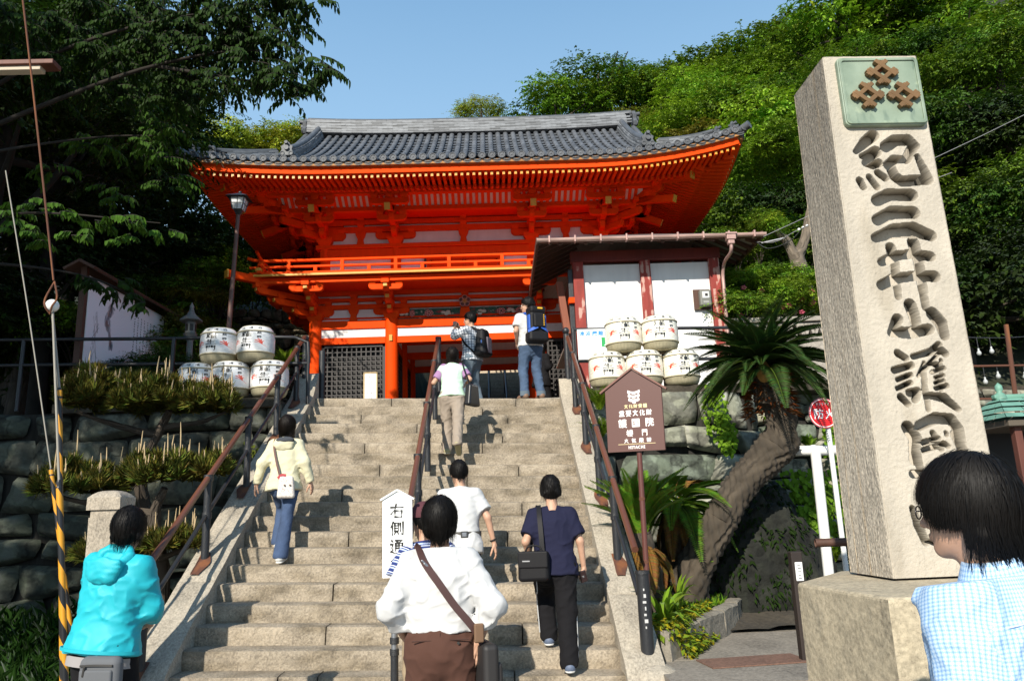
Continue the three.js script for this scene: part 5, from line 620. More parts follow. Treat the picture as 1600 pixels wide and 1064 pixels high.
// ---------------------------------------------------------------- fences of black pipe on the walls
{
  const f = (label, rails, posts) => { const t = thing('pipe_fence', label, 'fence'); for (const r of rails) mesh('rail', tube(r, 0.028, 40, 8), mat.ironBlack, t); for (const [x, y0, y1, z] of posts) mesh('fence_post', bar(V(x, y0, z), V(x, y1, z), 0.03, 0.03, 10), mat.ironBlack, t); };
  f('black pipe fence in front of the white text board at the far left', [[V(-12, 4.60, -11.95), V(-7.7, 4.54, -11.95), V(-5.5, 4.49, -11.95), V(-3.15, 4.48, -12.15), V(-3.03, 4.47, -12.2), V(-2.99, 4.38, -12.2), V(-2.985, 3.9, -12.2), V(-2.98, 3.4, -12.2)], [V(-12, 4.18, -11.95), V(-7.7, 4.13, -11.95), V(-5.5, 4.08, -11.95), V(-3.0, 4.06, -12.2)]], [[-5.05, 3.4, 4.49, -11.95], [-7.4, 3.4, 4.53, -11.95]]);
  f('black pipe fence before the white hut wall behind the right barrels', [[V(1.30, 4.455, -12.1), V(2.7, 4.43, -12.1), V(4.2, 4.40, -12.1)], [V(1.30, 3.93, -12.1), V(2.7, 3.91, -12.1), V(4.2, 3.89, -12.1)]], [[1.31, 3.4, 4.47, -12.1], [4.18, 3.4, 4.41, -12.1], [2.75, 3.4, 4.43, -12.1]]);
}
// ---------------------------------------------------------------- signs
const plateMat = (c, o = {}) => M([1, 1, 1], { map: ctex(c), roughness: 0.5, ...o });
{ // brown notice with pitched top
  const [c, g] = canvas(512, 640); g.fillStyle = '#5a3730'; g.fillRect(0, 0, 512, 640); g.fillStyle = g.strokeStyle = '#f4f2ee';
  // crossed-bracket emblem
  for (let i = 0; i < 3; i++) { const y = 118 + i * 34; g.beginPath(); g.moveTo(208 + i * 4, y - 20); g.quadraticCurveTo(232, y - 4, 262, y - 4); g.quadraticCurveTo(292, y - 4, 316 - i * 4, y - 20); g.lineTo(320 - i * 3, y + 4); g.quadraticCurveTo(306, y + 20, 262, y + 20); g.quadraticCurveTo(218, y + 20, 204 + i * 3, y + 4); g.fill(); } g.fillRect(248, 200, 28, 20); g.fillStyle = '#5a3730'; for (const y of [134, 168]) for (const x of [238, 286]) { g.beginPath(); g.ellipse(x, y - 2, 9, 4, 0, 0, 7); g.fill(); }
  g.strokeStyle = '#efe2a4'; '文化財愛護'.split('').forEach((ch, i) => glyph(g, ch, 168 + i * 43, 226, 36, 34, 5)); g.strokeStyle = '#f4f2ee';
  '重要文化財'.split('').forEach((ch, i) => glyph(g, ch, 118 + i * 62, 278, 50, 52, 8)); '護国院'.split('').forEach((ch, i) => glyph(g, ch, 106 + i * 122, 354, 76, 74, 10)); '楼門'.split('').forEach((ch, i) => glyph(g, ch, 176 + i * 136, 450, 58, 58, 8)); '火気厳禁'.split('').forEach((ch, i) => glyph(g, ch, 150 + i * 68, 526, 42, 40, 5.5));
  g.fillStyle = '#e8d7a0'; g.fillRect(96, 574, 336, 4); g.fillStyle = '#f4f2ee'; g.font = 'bold 38px sans-serif'; g.textAlign = 'center'; g.fillText('HITACHI', 262, 618);
  const t = thing('brown_sign', 'brown house-shaped sign with white characters on a thin brown post beside the stairs', 'sign', [1.385, 0.2, -7.72], -0.36); t.rotation.z = -0.012;
  const W = 0.29, o = [[-W, 1.93], [W, 1.93], [W, 2.56], [0, 2.755], [-W, 2.56]]; const bm = M([0.095, 0.04, 0.032], { roughness: 0.55 }); const pg = prism(o, 0.03, 0.004); mesh('sign_panel', boxUV(pg), bm, t); const face = prism(o, 0.002); plateUV(face, -W, W, 1.93, 2.66); face.translate(0.03, 0, 0.018); const p = face.attributes.position; for (let i = 0; i < p.count; i++) p.setX(i, (p.getX(i) - 0.03) * 0.985); mesh('sign_face', face, plateMat(c), t);
  for (const s of [-1, 1]) mesh('sign_cap', boxUV(beam(V(s * (W + 0.05), 2.535, 0.0), V(0, 2.77, 0.0), 0.075, 0.018)), M([0.17, 0.065, 0.045], { roughness: 0.5 }), t);
  mesh('sign_post', cyl(0.027, 0.027, 1.95, 0.02, 0, -0.03, 12), M([0.11, 0.038, 0.03], { roughness: 0.45 }), t); for (const y of [0.85, 1.45]) mesh('post_clamp', cyl(0.031, 0.031, 0.03, 0.02, y, -0.03, 12), mat.rust, t);
}
{ // white keep-right board
  const [c, g] = canvas(256, 720); g.fillStyle = '#f3f3f1'; g.fillRect(0, 0, 256, 720); g.strokeStyle = '#151412'; '右側通行'.split('').forEach((ch, i) => glyph(g, ch, 62, 108 + i * 148, 128, 122, 13, 0.55));
  const t = thing('keep_right_sign', 'white pointed board with black brush characters at the foot of the central handrail', 'sign', [-0.765, 0, -6.0]); const o = [[-0.112, 1.13], [0.112, 1.13], [0.112, 1.715], [0, 1.765], [-0.112, 1.715]]; mesh('sign_panel', boxUV(prism(o, 0.025, 0.004)), mat.whitePaint, t); mesh('sign_face', plateUV(prism(o, 0.002), -0.112, 0.112, 1.13, 1.765).translate(0, 0, 0.0145), plateMat(c), t); for (const s of [-1, 1]) mesh('sign_cap', boxUV(beam(V(s * 0.128, 1.70, 0.004), V(0, 1.772, 0.004), 0.05, 0.014)), mat.whitePaint, t);
  mesh('sign_pole', cyl(0.024, 0.024, 1.2, -0.03, 0, -0.03, 12), mat.steel, t); for (const y of [0.58, 0.66]) mesh('pole_clamp', cyl(0.034, 0.034, 0.045, -0.03, y, -0.03, 12), mat.ironBlack, t); mesh('pole_sleeve', cyl(0.029, 0.029, 0.58, -0.03, 0, -0.03, 12), mat.ironBlack, t);
}
{ // red disc
  const [c, g] = canvas(256, 256); g.fillStyle = '#c8151c'; g.fillRect(0, 0, 256, 256); g.strokeStyle = '#f2eeee'; g.lineWidth = 7; g.beginPath(); g.arc(128, 128, 118, 0, 7); g.stroke(); '防火'.split('').forEach((ch, i) => glyph(g, ch, 36 + i * 98, 90, 88, 88, 11)); g.fillStyle = '#f2eeee'; for (let i = 0; i < 5; i++) { g.fillRect(70 + i * 24, 44, 14, 4); g.fillRect(74 + i * 24, 52, 4, 10); }
  const t = thing('red_disc_sign', 'round red sign with white characters partly hidden by the stone pillar', 'sign', [3.985, 0.15, -9.2]); const d = new THREE.CylinderGeometry(0.185, 0.185, 0.012, 40); d.rotateX(Math.PI / 2); d.translate(0, 2.47, 0); mesh('sign_back', boxUV(d), mat.steel, t); const f = new THREE.CircleGeometry(0.182, 40); f.translate(0, 2.47, 0.009); mesh('sign_face', f, plateMat(c), t); mesh('sign_post', cyl(0.03, 0.03, 2.6, 0.05, 0, -0.045, 12), mat.whitePaint, t);
}
{ // blue-lettered notice hung on the fence
  const [c, g] = canvas(512, 400); g.fillStyle = '#eef4f6'; g.fillRect(0, 0, 512, 400); g.strokeStyle = '#2f7fc0'; '津波避難場所'.split('').forEach((ch, i) => glyph(g, ch, 16 + i * 82, 18, 70, 66, 9)); g.fillStyle = '#1f9a55'; g.fillRect(300, 110, 190, 130); g.fillStyle = '#eef4f6'; g.beginPath(); g.moveTo(330, 225); g.lineTo(372, 170); g.lineTo(402, 190); g.lineTo(440, 130); g.lineTo(466, 225); g.fill(); g.strokeStyle = '#8fb7cf'; for (let j = 0; j < 6; j++) for (let i = 0; i < 7; i++) { g.lineWidth = 4; g.beginPath(); g.rect(34 + i * 35, 116 + j * 44, 18, 18); g.stroke(); } g.fillStyle = '#9cbccd'; g.fillRect(300, 270, 180, 8); g.fillRect(300, 300, 150, 8); g.fillRect(300, 330, 170, 8);
  const t = thing('evacuation_notice', 'white notice with blue characters and a green pictogram hung on the black fence', 'notice', [1.70, 3.94, -12.05]); mesh('notice_panel', boxUV(rbx(0.66, 0.5, 0.015, 0.004, 0, 0.25, 0)), mat.whitePaint, t); mesh('notice_face', plateUV(bx(0.64, 0.48, 0.002, 0, 0.25, 0.01), -0.32, 0.32, 0.01, 0.49), plateMat(c), t);
}
{ // small framed notice on the landing
  const [c, g] = canvas(128, 200), r = rng(4); g.fillStyle = '#f4f1e8'; g.fillRect(0, 0, 128, 200); g.fillStyle = '#555'; for (let i = 0; i < 4; i++) for (let j = 0; j < 11; j++) if (r() > 0.3) g.fillRect(24 + i * 24, 20 + j * 14, 5 + 5 * r(), 7);
  const t = thing('standing_notice', 'small white paper notice in a pale wooden frame standing before the left lattice', 'notice', [-2.12, 3.43, -13.05]); const fm = M([0.62, 0.44, 0.22], { roughness: 0.6, map: T.wood }); for (const [w, h, x, y] of [[0.24, 0.025, 0, 0.60], [0.24, 0.025, 0, 0.02], [0.022, 0.6, -0.11, 0.31], [0.022, 0.6, 0.11, 0.31]]) mesh('frame_bar', boxUV(rbx(w, h, 0.03, 0.004, x, y, 0)), fm, t); mesh('paper', plateUV(bx(0.2, 0.56, 0.01, 0, 0.31, 0), -0.1, 0.1, 0.03, 0.59), plateMat(c), t); for (const s of [-1, 1]) mesh('foot', boxUV(rbx(0.03, 0.03, 0.22, 0.005, s * 0.1, 0.01, -0.02)), fm, t);
}
{ // big white board with columns of text, under its own little roof
  const [c, g] = canvas(1024, 620), r = rng(12); g.fillStyle = '#f6f4f8'; g.fillRect(0, 0, 1024, 620); g.strokeStyle = g.fillStyle = '#16141a';
  for (let i = 0; i < 9; i++) for (let j = 0; j < 26; j++) { if (r() < 0.08) continue; const x = 950 - i * 46, y = 110 + j * 19; if (i > 0 && y > 600) continue; const s = i === 0 ? 26 : 14; g.lineWidth = i === 0 ? 5 : 3.6; for (let k = 0; k < 5; k++) { g.beginPath(); g.moveTo(x + r() * s, y + r() * 14); g.lineTo(x + r() * s, y + r() * 14); g.stroke(); } }
  for (let i = 0; i < 70; i++) { g.globalAlpha = 0.25 + 0.3 * r(); g.fillStyle = ['#4a5a68', '#6c7480', '#3a3a44', '#8a6a60'][Math.floor(r() * 4)]; g.beginPath(); const y = 130 + 300 * r(); g.ellipse(270 + 60 * (r() - 0.5) + 30 * Math.sin(y * 0.02), y, 4 + 14 * r(), 8 + 26 * r(), (r() - 0.5), 0, 7); g.fill(); } g.globalAlpha = 1; for (let i = 0; i < 14; i++) { g.lineWidth = 2; g.beginPath(); g.moveTo(60 + 60 * r(), 200 + 380 * r()); g.lineTo(90 + 60 * r(), 220 + 360 * r()); g.stroke(); }
  const t = thing('text_board', 'large white board with columns of black text and a faint picture under a dark roof', 'notice board', [-6.58, 3.42, -13.55]); const w = 2.7, h = 1.55; const inner = new THREE.Group(); inner.name = 'board'; inner.rotation.y = Math.PI / 2 - 0.03; t.add(inner);
  mesh('board_panel', boxUV(rbx(w, h, 0.05, 0.008, 0, 0.68 + h / 2, 0)), mat.whitePaint, inner); mesh('board_face', plateUV(bx(w - 0.04, h - 0.04, 0.004, 0, 0.68 + h / 2, 0.028), -w / 2, w / 2, 0.68, 0.68 + h), plateMat(c), inner);
  for (const s of [-1, 1]) mesh('board_post', boxUV(rbx(0.10, 2.4, 0.1, 0.01, s * (w / 2 + 0.06), 1.2, -0.02)), mat.brownwood, inner); for (const s of [-1, 1]) mesh('roof_slope', boxUV(rbx(w + 0.6, 0.05, 0.3, 0.01, 0, 2.34, s * 0.12, s * 0.5, 0, 0)), mat.brownwood, inner);
}
// ---------------------------------------------------------------- left side: stone post, guy wires, lamp, lantern, awning
{
  const t = thing('stone_post', 'short square granite post with a rounded cap behind the boy in turquoise', 'stone post', [-3.27, 0, -6.7]); t.scale.set(0.74, 1, 0.74); const g = new THREE.BoxGeometry(0.34, 1.66, 0.34, 6, 16, 6); disp(g, (p) => { const k = 1 - 0.05 * (p.y / 1.66 + 0.5); p.x *= k; p.z *= k; p.x += 0.006 * fbm(p.y * 4, p.z * 6, 1); p.z += 0.006 * fbm(p.y * 4, p.x * 6, 3); p.y += 0.83; }); const pm = M([0.50, 0.43, 0.34], { roughness: 0.9, map: T.granite, bumpMap: T.graniteBump, bumpScale: 0.006 }); mesh('shaft', boxUV(toCreasedNormals(mergeVertices(g), 0.7), 1.2), pm, t);
  mesh('neck', boxUV(rbx(0.315, 0.10, 0.315, 0.02, 0, 1.685, 0)), pm, t); const cp = new THREE.BoxGeometry(0.37, 0.16, 0.37, 10, 6, 10); disp(cp, (p) => { const e = Math.max(Math.abs(p.x), Math.abs(p.z)) / 0.185; if (p.y > 0) p.y -= 0.085 * Math.pow(e, 3) * (p.y / 0.08) * 0.7; p.x += 0.008 * fbm(p.x * 9, p.y * 9, p.z * 9); p.y += 1.80; }); mesh('cap', boxUV(toCreasedNormals(mergeVertices(cp), 0.9), 1.2), pm, t);
}
{
  const yel = M([0.62, 0.28, 0.015], { roughness: 0.4 }), blk = M([0.015, 0.015, 0.017], { roughness: 0.35 });
  const guy = (label, a, b, r0, wire, ball) => { const t = thing('guy_wire', label, 'guy wire'); const d = b.clone().sub(a), L = d.length(), n = 40, q = new THREE.Quaternion().setFromUnitVectors(V(0, 1, 0), d.clone().normalize());
    // spiral-striped sleeve: two interleaved helical strips
    for (const [nm, m, ph] of [['yellow_stripe', yel, 0], ['black_stripe', blk, Math.PI]]) { const g = sheet(Math.round(L / 0.012), 10, (u, v) => { const y = u * L, pitch = 0.30, a0 = y / pitch * Math.PI * 2 + ph + v * Math.PI; const p = V(Math.cos(a0) * r0, y, Math.sin(a0) * r0).applyQuaternion(q).add(a); p.u = u; p.v = v; return p; }); mesh(nm, g, m, t); }
    mesh('sleeve_end', bar(a.clone().addScaledVector(d, -0.02), a.clone().addScaledVector(d, 0.02), r0 * 1.15, r0 * 1.15, 12), blk, t); mesh('sleeve_end', bar(b.clone().addScaledVector(d, -0.03), b.clone().addScaledVector(d, 0.01), r0 * 1.1, r0 * 0.7, 12), blk, t);
    for (const [p, c2, rad, m, nm] of wire) mesh(nm, tube(p, rad, 30, 6), m, t); if (ball) { mesh('ball_insulator', new THREE.SphereGeometry(0.056, 20, 16).translate(...ball), M([0.8, 0.8, 0.77], { roughness: 0.25 }), t); for (const s of [-1, 1]) mesh('wire_loop', tube([V(ball[0] + s * 0.0, ball[1] + 0.22, ball[2]), V(ball[0] + s * 0.05, ball[1] + 0.05, ball[2] + 0.03), V(ball[0] + s * 0.03, ball[1] - 0.02, ball[2] + 0.055), V(ball[0], ball[1] - 0.08, ball[2] + 0.02)], 0.008, 16, 6), mat.rust, t); } };
  const greyW = M([0.28, 0.26, 0.22], { roughness: 0.7 });
  guy('tall striped guy wire with a white ball insulator on its rusty cable', V(-3.44, 0.35, -6.5), V(-3.683, 2.722, -6.5), 0.020, [[[V(-3.683, 2.72, -6.5), V(-3.81, 3.42, -6.5)], 0, 0.011, greyW, 'cable'], [[V(-3.825, 3.70, -6.5), V(-4.02, 4.7, -6.5), V(-4.256, 5.894, -6.5), V(-4.5, 7.1, -6.5)], 0, 0.009, mat.rust, 'cable']], [-3.815, 3.47, -6.5]);
  guy('striped guy wire sleeve on the thin grey cable leaning from the far left', V(-3.45, 0.32, -6.75), V(-3.86, 2.08, -6.8), 0.018, [[[V(-3.86, 2.08, -6.8), V(-4.25, 3.6, -6.85), V(-4.62, 4.95, -6.9)], 0, 0.006, greyW, 'cable']]);
  guy('short thick striped guy wire sleeve between the two longer ones', V(-3.36, 0.34, -6.4), V(-3.57, 1.95, -6.42), 0.024, [[[V(-3.57, 1.95, -6.42), V(-3.80, 3.42, -6.49)], 0, 0.010, greyW, 'cable']]);
}
{
  const t = thing('street_lamp', 'brown lamp post with a square lantern head before the left gate eave', 'street lamp', [-4.42, 3.35, -12.45]); t.rotation.z = -0.035; mesh('pole', cyl(0.045, 0.034, 3.42, 0, 0, 0, 14), M([0.12, 0.055, 0.04], { roughness: 0.5 }), t); const hd = new THREE.Group(); hd.name = 'lantern'; hd.position.y = 3.40; t.add(hd);
  mesh('bottom_cup', cyl(0.045, 0.10, 0.09, 0, 0, 0, 4).rotateY(Math.PI / 4), mat.ironBlack, hd); mesh('glass', new THREE.CylinderGeometry(0.165, 0.115, 0.2, 4).rotateY(Math.PI / 4).translate(0, 0.19, 0), M([0.75, 0.78, 0.8], { roughness: 0.3 }), hd); const fr = []; for (let i = 0; i < 4; i++) { const a = Math.PI / 4 + i * Math.PI / 2, b = a + Math.PI / 2, c0 = (k, y) => V(Math.cos(a) * k, y, Math.sin(a) * k), c1 = (k, y) => V(Math.cos(b) * k, y, Math.sin(b) * k); fr.push(beam(c0(0.118, 0.09), c0(0.168, 0.29), 0.014, 0.014), beam(c0(0.168, 0.29), c1(0.168, 0.29), 0.016, 0.016), beam(c0(0.144, 0.19), c1(0.144, 0.19), 0.008, 0.01), beam(c0(0.118, 0.09).add(c1(0.118, 0.09)).multiplyScalar(0.5), c0(0.168, 0.29).add(c1(0.168, 0.29)).multiplyScalar(0.5), 0.008, 0.01)); } mesh('lantern_bars', fr, mat.ironBlack, hd, 'stuff'); mesh('hood', new THREE.CylinderGeometry(0.03, 0.26, 0.10, 4).rotateY(Math.PI / 4).translate(0, 0.345, 0), mat.ironBlack, hd); mesh('finial', new THREE.SphereGeometry(0.028, 10, 8).translate(0, 0.41, 0), mat.ironBlack, hd);
}
{
  const t = thing('stone_lantern', 'pale stone lantern with a jewel top half hidden among shrubs left of the barrels', 'stone lantern', [-5.7, 4.15, -14.2]); t.scale.set(0.5, 0.72, 0.5); const m = M([0.27, 0.27, 0.25], { roughness: 0.9, map: T.granite }); mesh('base', cyl(0.3, 0.24, 0.2, 0, 0, 0, 6), m, t); mesh('shaft', cyl(0.12, 0.11, 0.95, 0, 0.2, 0, 14), m, t); mesh('platform', cyl(0.13, 0.27, 0.18, 0, 1.15, 0, 6), m, t); mesh('light_box', cyl(0.2, 0.2, 0.32, 0, 1.33, 0, 6), m, t); for (let i = 0; i < 6; i++) { const a = i / 6 * Math.PI * 2 + Math.PI / 6; mesh('opening', bx(0.13, 0.18, 0.02).rotateY(a).translate(Math.sin(a) * 0.172, 1.49, Math.cos(a) * 0.172), mat.black, t); } mesh('roof', lathe([[0.001, 1.98], [0.09, 1.95], [0.18, 1.84], [0.40, 1.72], [0.42, 1.66], [0.001, 1.65]], 6), m, t); mesh('jewel', lathe([[0.001, 2.20], [0.03, 2.15], [0.085, 2.08], [0.07, 2.0], [0.10, 1.97], [0.1, 1.94]], 16), m, t);
}
{
  const t = thing('awning', 'corner of a brown awning with a cream underside jutting in at the upper left', 'awning', [-4.42, 0, -7.1]); mesh('awning_board', boxUV(rbx(3.2, 0.055, 0.16, 0.01, -1.57, 6.235, -0.05)), M([0.16, 0.05, 0.03], { roughness: 0.6, map: T.wood }), t); mesh('awning_underside', boxUV(rbx(3.1, 0.05, 0.10, 0.008, -1.66, 6.185, -0.05)), M([0.5, 0.42, 0.32], { roughness: 0.7 }), t); mesh('awning_post', boxUV(rbx(0.1, 6.2, 0.1, 0.01, -2.9, 3.1, -0.1)), mat.brownwood, t);
}
// ---------------------------------------------------------------- right side: pipes, shrine, bulbs, blocks, wires
{
  const t = thing('white_pipe_rail', 'thick white painted pipe rail standing before the pale stone wall', 'pipe rail', [0, 0, 0]); mesh('top_pipe', tube([V(3.66, 2.215, -9.75), V(3.95, 2.20, -9.55), V(5.4, 2.17, -9.6)], 0.062, 24, 14), mat.whitePaint, t); for (const [x, z] of [[3.96, -9.52], [4.42, -9.53], [5.3, -9.58]]) mesh('upright', bar(V(x - 0.03, 0.1, z), V(x, 2.19, z), 0.062, 0.062, 14), mat.whitePaint, t); mesh('pipe_joint', new THREE.SphereGeometry(0.072, 14, 12).translate(3.95, 2.2, -9.55), mat.whitePaint, t);
  const d = thing('dark_pipe_barrier', 'low dark brown pipe barrier crossing in front of the white rail', 'barrier', [0, 0, 0]); mesh('pipe', tube([V(3.42, 1.14, -8.52), V(3.9, 1.14, -8.45), V(4.6, 1.13, -8.4)], 0.045, 20, 12), mat.brownwood, d); for (const [x, z] of [[3.86, -8.45], [4.5, -8.4]]) mesh('stand', bar(V(x, 0.14, z), V(x, 1.13, z), 0.045, 0.045, 10), mat.brownwood, d);
  const p = thing('wooden_marker', 'slim dark wooden marker post with a small white label beside the plinth', 'marker post', [2.80, 0.14, -7.5]); mesh('post', boxUV(rbx(0.11, 0.98, 0.10, 0.012, 0, 0.49, 0)), M([0.035, 0.022, 0.017], { roughness: 0.7, map: T.wood }), p); mesh('label_plate', rbx(0.07, 0.17, 0.012, 0.015, 0.005, 0.80, 0.055, 0, 0, 0, 2), mat.whitePaint, p); for (let i = 0; i < 5; i++) mesh('label_mark', bx(0.03, 0.006, 0.002, 0.005, 0.86 - i * 0.03, 0.062), mat.ironBlack, p);
}
{
  const t = thing('roadside_shrine', 'small roadside shrine with a green copper roof and dark lattice front', 'shrine', [5.0, 0, -7.05]), cu = M([0.16, 0.34, 0.26], { roughness: 0.6, map: T.mottle }); const A = [[-0.52, 0.42], [0.62, 0.42], [0.62, -0.5], [-0.52, -0.5]].map(([x, z]) => V(x, 2.22, z)), e1 = V(-0.28, 2.46, 0), e2 = V(0.35, 2.46, 0);
  const course = (a, b, c, d, n) => { for (let i = 0; i < n; i++) { const v0 = i / n, v1 = (i + 1) / n; const m = Math.max(2, Math.round(6 - i)); for (let j = 0; j < m; j++) { const u0 = j / m, u1 = (j + 1) / m, P = (u, v, h) => a.clone().lerp(b, u).lerp(d.clone().lerp(c, u), v).add(V(0, h, 0)); mesh('copper_sheet', sheet(1, 1, (u, v) => { const q = P(lerp(u0 + 0.004, u1 - 0.004, u), lerp(v0, v1, v), v ? 0.0 : 0.014); q.u = q.x * 2; q.v = q.y * 2 + q.z; return q; }), cu, t); } } }; course(A[0], A[1], e2, e1, 4); course(A[3], A[0], e1, e1, 4); course(A[1], A[2], e2, e2, 3); course(A[2], A[3], e1, e2, 2);
  mesh('eave_board', boxUV(rbx(1.06, 0.06, 0.84, 0.01, 0.05, 2.185, -0.04)), M([0.10, 0.08, 0.06], { roughness: 0.8 }), t); mesh('ridge_knob', lathe([[0.001, 2.60], [0.03, 2.57], [0.035, 2.53], [0.02, 2.51], [0.05, 2.48], [0.06, 2.44]], 14).translate(-0.26, 0, 0), cu, t); mesh('ridge', boxUV(rbx(0.72, 0.04, 0.06, 0.012, 0.03, 2.465, 0)), cu, t);
  for (const [x, z] of [[-0.36, 0.28], [0.46, 0.28], [-0.36, -0.36], [0.46, -0.36]]) mesh('corner_post', boxUV(rbx(0.07, 1.7, 0.07, 0.008, x, 1.31, z)), M([0.14, 0.045, 0.03], { roughness: 0.7, map: T.wood }), t); mesh('back_panel', bx(0.85, 1.5, 0.03, 0.05, 1.4, -0.34), mat.black, t); mesh('plinth', boxUV(rbx(1.1, 0.5, 0.9, 0.02, 0.05, 0.25, -0.04)), mat.granite, t); mesh('floor_sill', boxUV(rbx(0.9, 0.08, 0.72, 0.01, 0.05, 0.54, -0.04)), mat.brownwood, t);
  const l = []; for (let i = 0; i < 10; i++) l.push(bx(0.012, 0.85, 0.015, -0.16 + i * 0.062, 1.68, 0.28)); for (let i = 0; i < 13; i++) l.push(bx(0.66, 0.012, 0.013, 0.12, 1.28 + i * 0.066, 0.283)); mesh('lattice_bars', l, M([0.34, 0.26, 0.18], { roughness: 0.7 }), t, 'stuff'); mesh('door_stile', boxUV(rbx(0.06, 0.95, 0.03, 0.005, -0.21, 1.67, 0.28)), M([0.14, 0.045, 0.03], { roughness: 0.7 }), t);
}
{
  const t = thing('light_string_frame', 'rusty pipe frame with small white bulbs hanging from its bars', 'light frame', [0, 0, 0]); mesh('upright', bar(V(6.10, 0.1, -9), V(6.285, 3.6, -9), 0.028, 0.028, 10), mat.rust, t); for (const y of [3.10, 2.70, 2.3]) mesh('cross_bar', bar(V(5.2, y + 0.01, -9), V(7.6, y - 0.03, -9), 0.014, 0.014, 8), mat.rust, t); const bm = M([0.42, 0.43, 0.42], { roughness: 0.25 });
  for (const [x, y, top] of [[5.89, 3.257, 3.45], [6.05, 3.275, 3.45], [5.907, 2.903, 3.10], [6.075, 2.967, 3.10], [5.75, 2.50, 2.7], [6.4, 2.95, 3.08]]) { const b = mesh('bulb', lathe([[0.001, -0.03], [0.021, -0.021], [0.027, 0], [0.021, 0.02], [0.011, 0.034], [0.010, 0.06], [0.001, 0.061]], 14).translate(x, y, -9), bm, t); mesh('bulb_wire', bar(V(x, y + 0.06, -9), V(x, top, -9), 0.005, 0.005, 5), mat.ironBlack, b); } mesh('string_wire', tube([V(5.3, 3.5, -9), V(5.9, 3.45, -9), V(6.4, 3.44, -9), V(7.2, 3.5, -9)], 0.006, 20, 5), mat.ironBlack, t); mesh('white_tube', bar(V(6.32, 1.9, -8.98), V(6.36, 2.5, -8.98), 0.02, 0.02, 8), mat.whitePaint, t);
}
{
  const t = thing('block_wall', 'low pale wall of pierced blocks under a coping on the upper bank', 'wall', [4.4, 4.30, -13.6]); const m = M([0.42, 0.38, 0.33], { roughness: 0.9, map: T.granite }); mesh('coping', boxUV(rbx(2.4, 0.09, 0.24, 0.01, 1.0, 0.56, 0)), m, t); for (let i = 0; i < 6; i++) { const o = [[-0.18, 0], [0.18, 0], [0.18, 0.30], [-0.18, 0.30]]; mesh('pierced_block', boxUV(prism(o, 0.12, 0.004, 1, [[[-0.14, 0.04], [-0.03, 0.04], [-0.085, 0.20]], [[0.03, 0.04], [0.14, 0.04], [0.085, 0.20]], [[-0.05, 0.25], [0.05, 0.25], [0, 0.10]]]).translate(0.02 + i * 0.37, 0.2, 0)), m, t); } mesh('footing', boxUV(rbx(2.4, 0.9, 0.2, 0.01, 1.0, -0.25, 0)), m, t);
  const w = thing('overhead_wire', 'thin pale overhead wire climbing to the upper right behind the pillar', 'wire', [0, 0, 0]); mesh('cable', tube([V(3.5, 4.9, -9.2), V(5.79, 5.842, -9), V(7.025, 6.397, -9), V(10, 7.8, -8.8)], 0.004, 30, 5), M([0.25, 0.25, 0.25]), w);
  const s = thing('service_wire', 'service wire with white insulators running from the hut gutter to the right', 'wire', [0, 0, 0]); mesh('cable', tube([V(4.7, 6.1, -12.75), V(4.95, 6.0, -12.5), V(5.3, 6.12, -12.2), V(7.6, 6.75, -11.5)], 0.007, 30, 6), M([0.2, 0.2, 0.2]), s); for (const q of [0, 0.07, 0.14]) mesh('insulator', new THREE.SphereGeometry(0.024, 10, 8).translate(5.27 + q, 6.11 + q * 0.4, -12.22 + q * 0.1), mat.whitePaint, s); mesh('drop_loop', tube([V(4.7, 6.1, -12.74), V(4.85, 5.92, -12.6), V(5.15, 5.96, -12.35), V(5.3, 6.1, -12.2)], 0.008, 20, 5), mat.ironBlack, s); mesh('sleeve', bar(V(4.78, 6.05, -12.68), V(5.08, 6.03, -12.4), 0.013, 0.013, 8), M([0.42, 0.42, 0.44], { roughness: 0.4 }), s);
}
{ // planter bed
  const t = thing('planter_bed', 'low raised planting bed edged with grey kerb stones beside the right handrail', 'planter', [0, 0, 0]); const r = rng(88), pts = [[1.52, -7.75], [1.98, -8.42], [2.42, -9.05], [2.74, -9.6], [3.02, -10.25], [3.0, -10.9]]; for (let i = 0; i + 1 < pts.length; i++) { const [x0, z0] = pts[i], [x1, z1] = pts[i + 1]; const L = Math.hypot(x1 - x0, z1 - z0), g = new THREE.BoxGeometry(0.17, 0.30, L - 0.01, 5, 5, 12); disp(g, (p) => { const s = Math.abs(p.x) > 0.08 || p.y > 0.14; if (s) { p.x += 0.03 * fbm(p.z * 5 + i, p.y * 5, 1); p.y += 0.03 * fbm(p.z * 4 + i * 3, p.x * 5, 2); } if (p.y > 0.12 && Math.abs(p.x) > 0.07) p.y -= 0.02; }); g.rotateY(Math.atan2(x1 - x0, z1 - z0)); g.translate((x0 + x1) / 2, 0.27 + i * 0.012, (z0 + z1) / 2); mesh('kerb_stone', boxUV(toCreasedNormals(mergeVertices(g), 0.8), 1.2, r(), r()), M([0.30, 0.27, 0.22], { roughness: 0.95, map: T.granite, bumpMap: T.stoneBump, bumpScale: 0.02 }), t); }
  const s = new THREE.Shape([...pts, [3.0, -11.3], [1.46, -11.3], [1.46, -7.75]].map(([x, z]) => new THREE.Vector2(x, -z))); const g = new THREE.ShapeGeometry(s); g.rotateX(-Math.PI / 2); g.translate(0, 0.36, 0); mesh('bed_soil', boxUV(g, 0.5), mat.soil, t);
  const sl = thing('bank', 'steep shaded earth bank behind the planting bed', 'earth bank', [0, 0, 0]); mesh('bank_soil', sheet(24, 16, (u, v) => { const x = 1.47 + u * 2.9, z = -9.2 - v * 2.3; const p = V(x, 0.2 + v * v * 0.9 + 0.2 * fbm(x * 1.5, z * 1.5, 4), z); p.u = x / 2; p.v = z / 2; return p; }), mat.soil, sl);
}
let BOULDER;
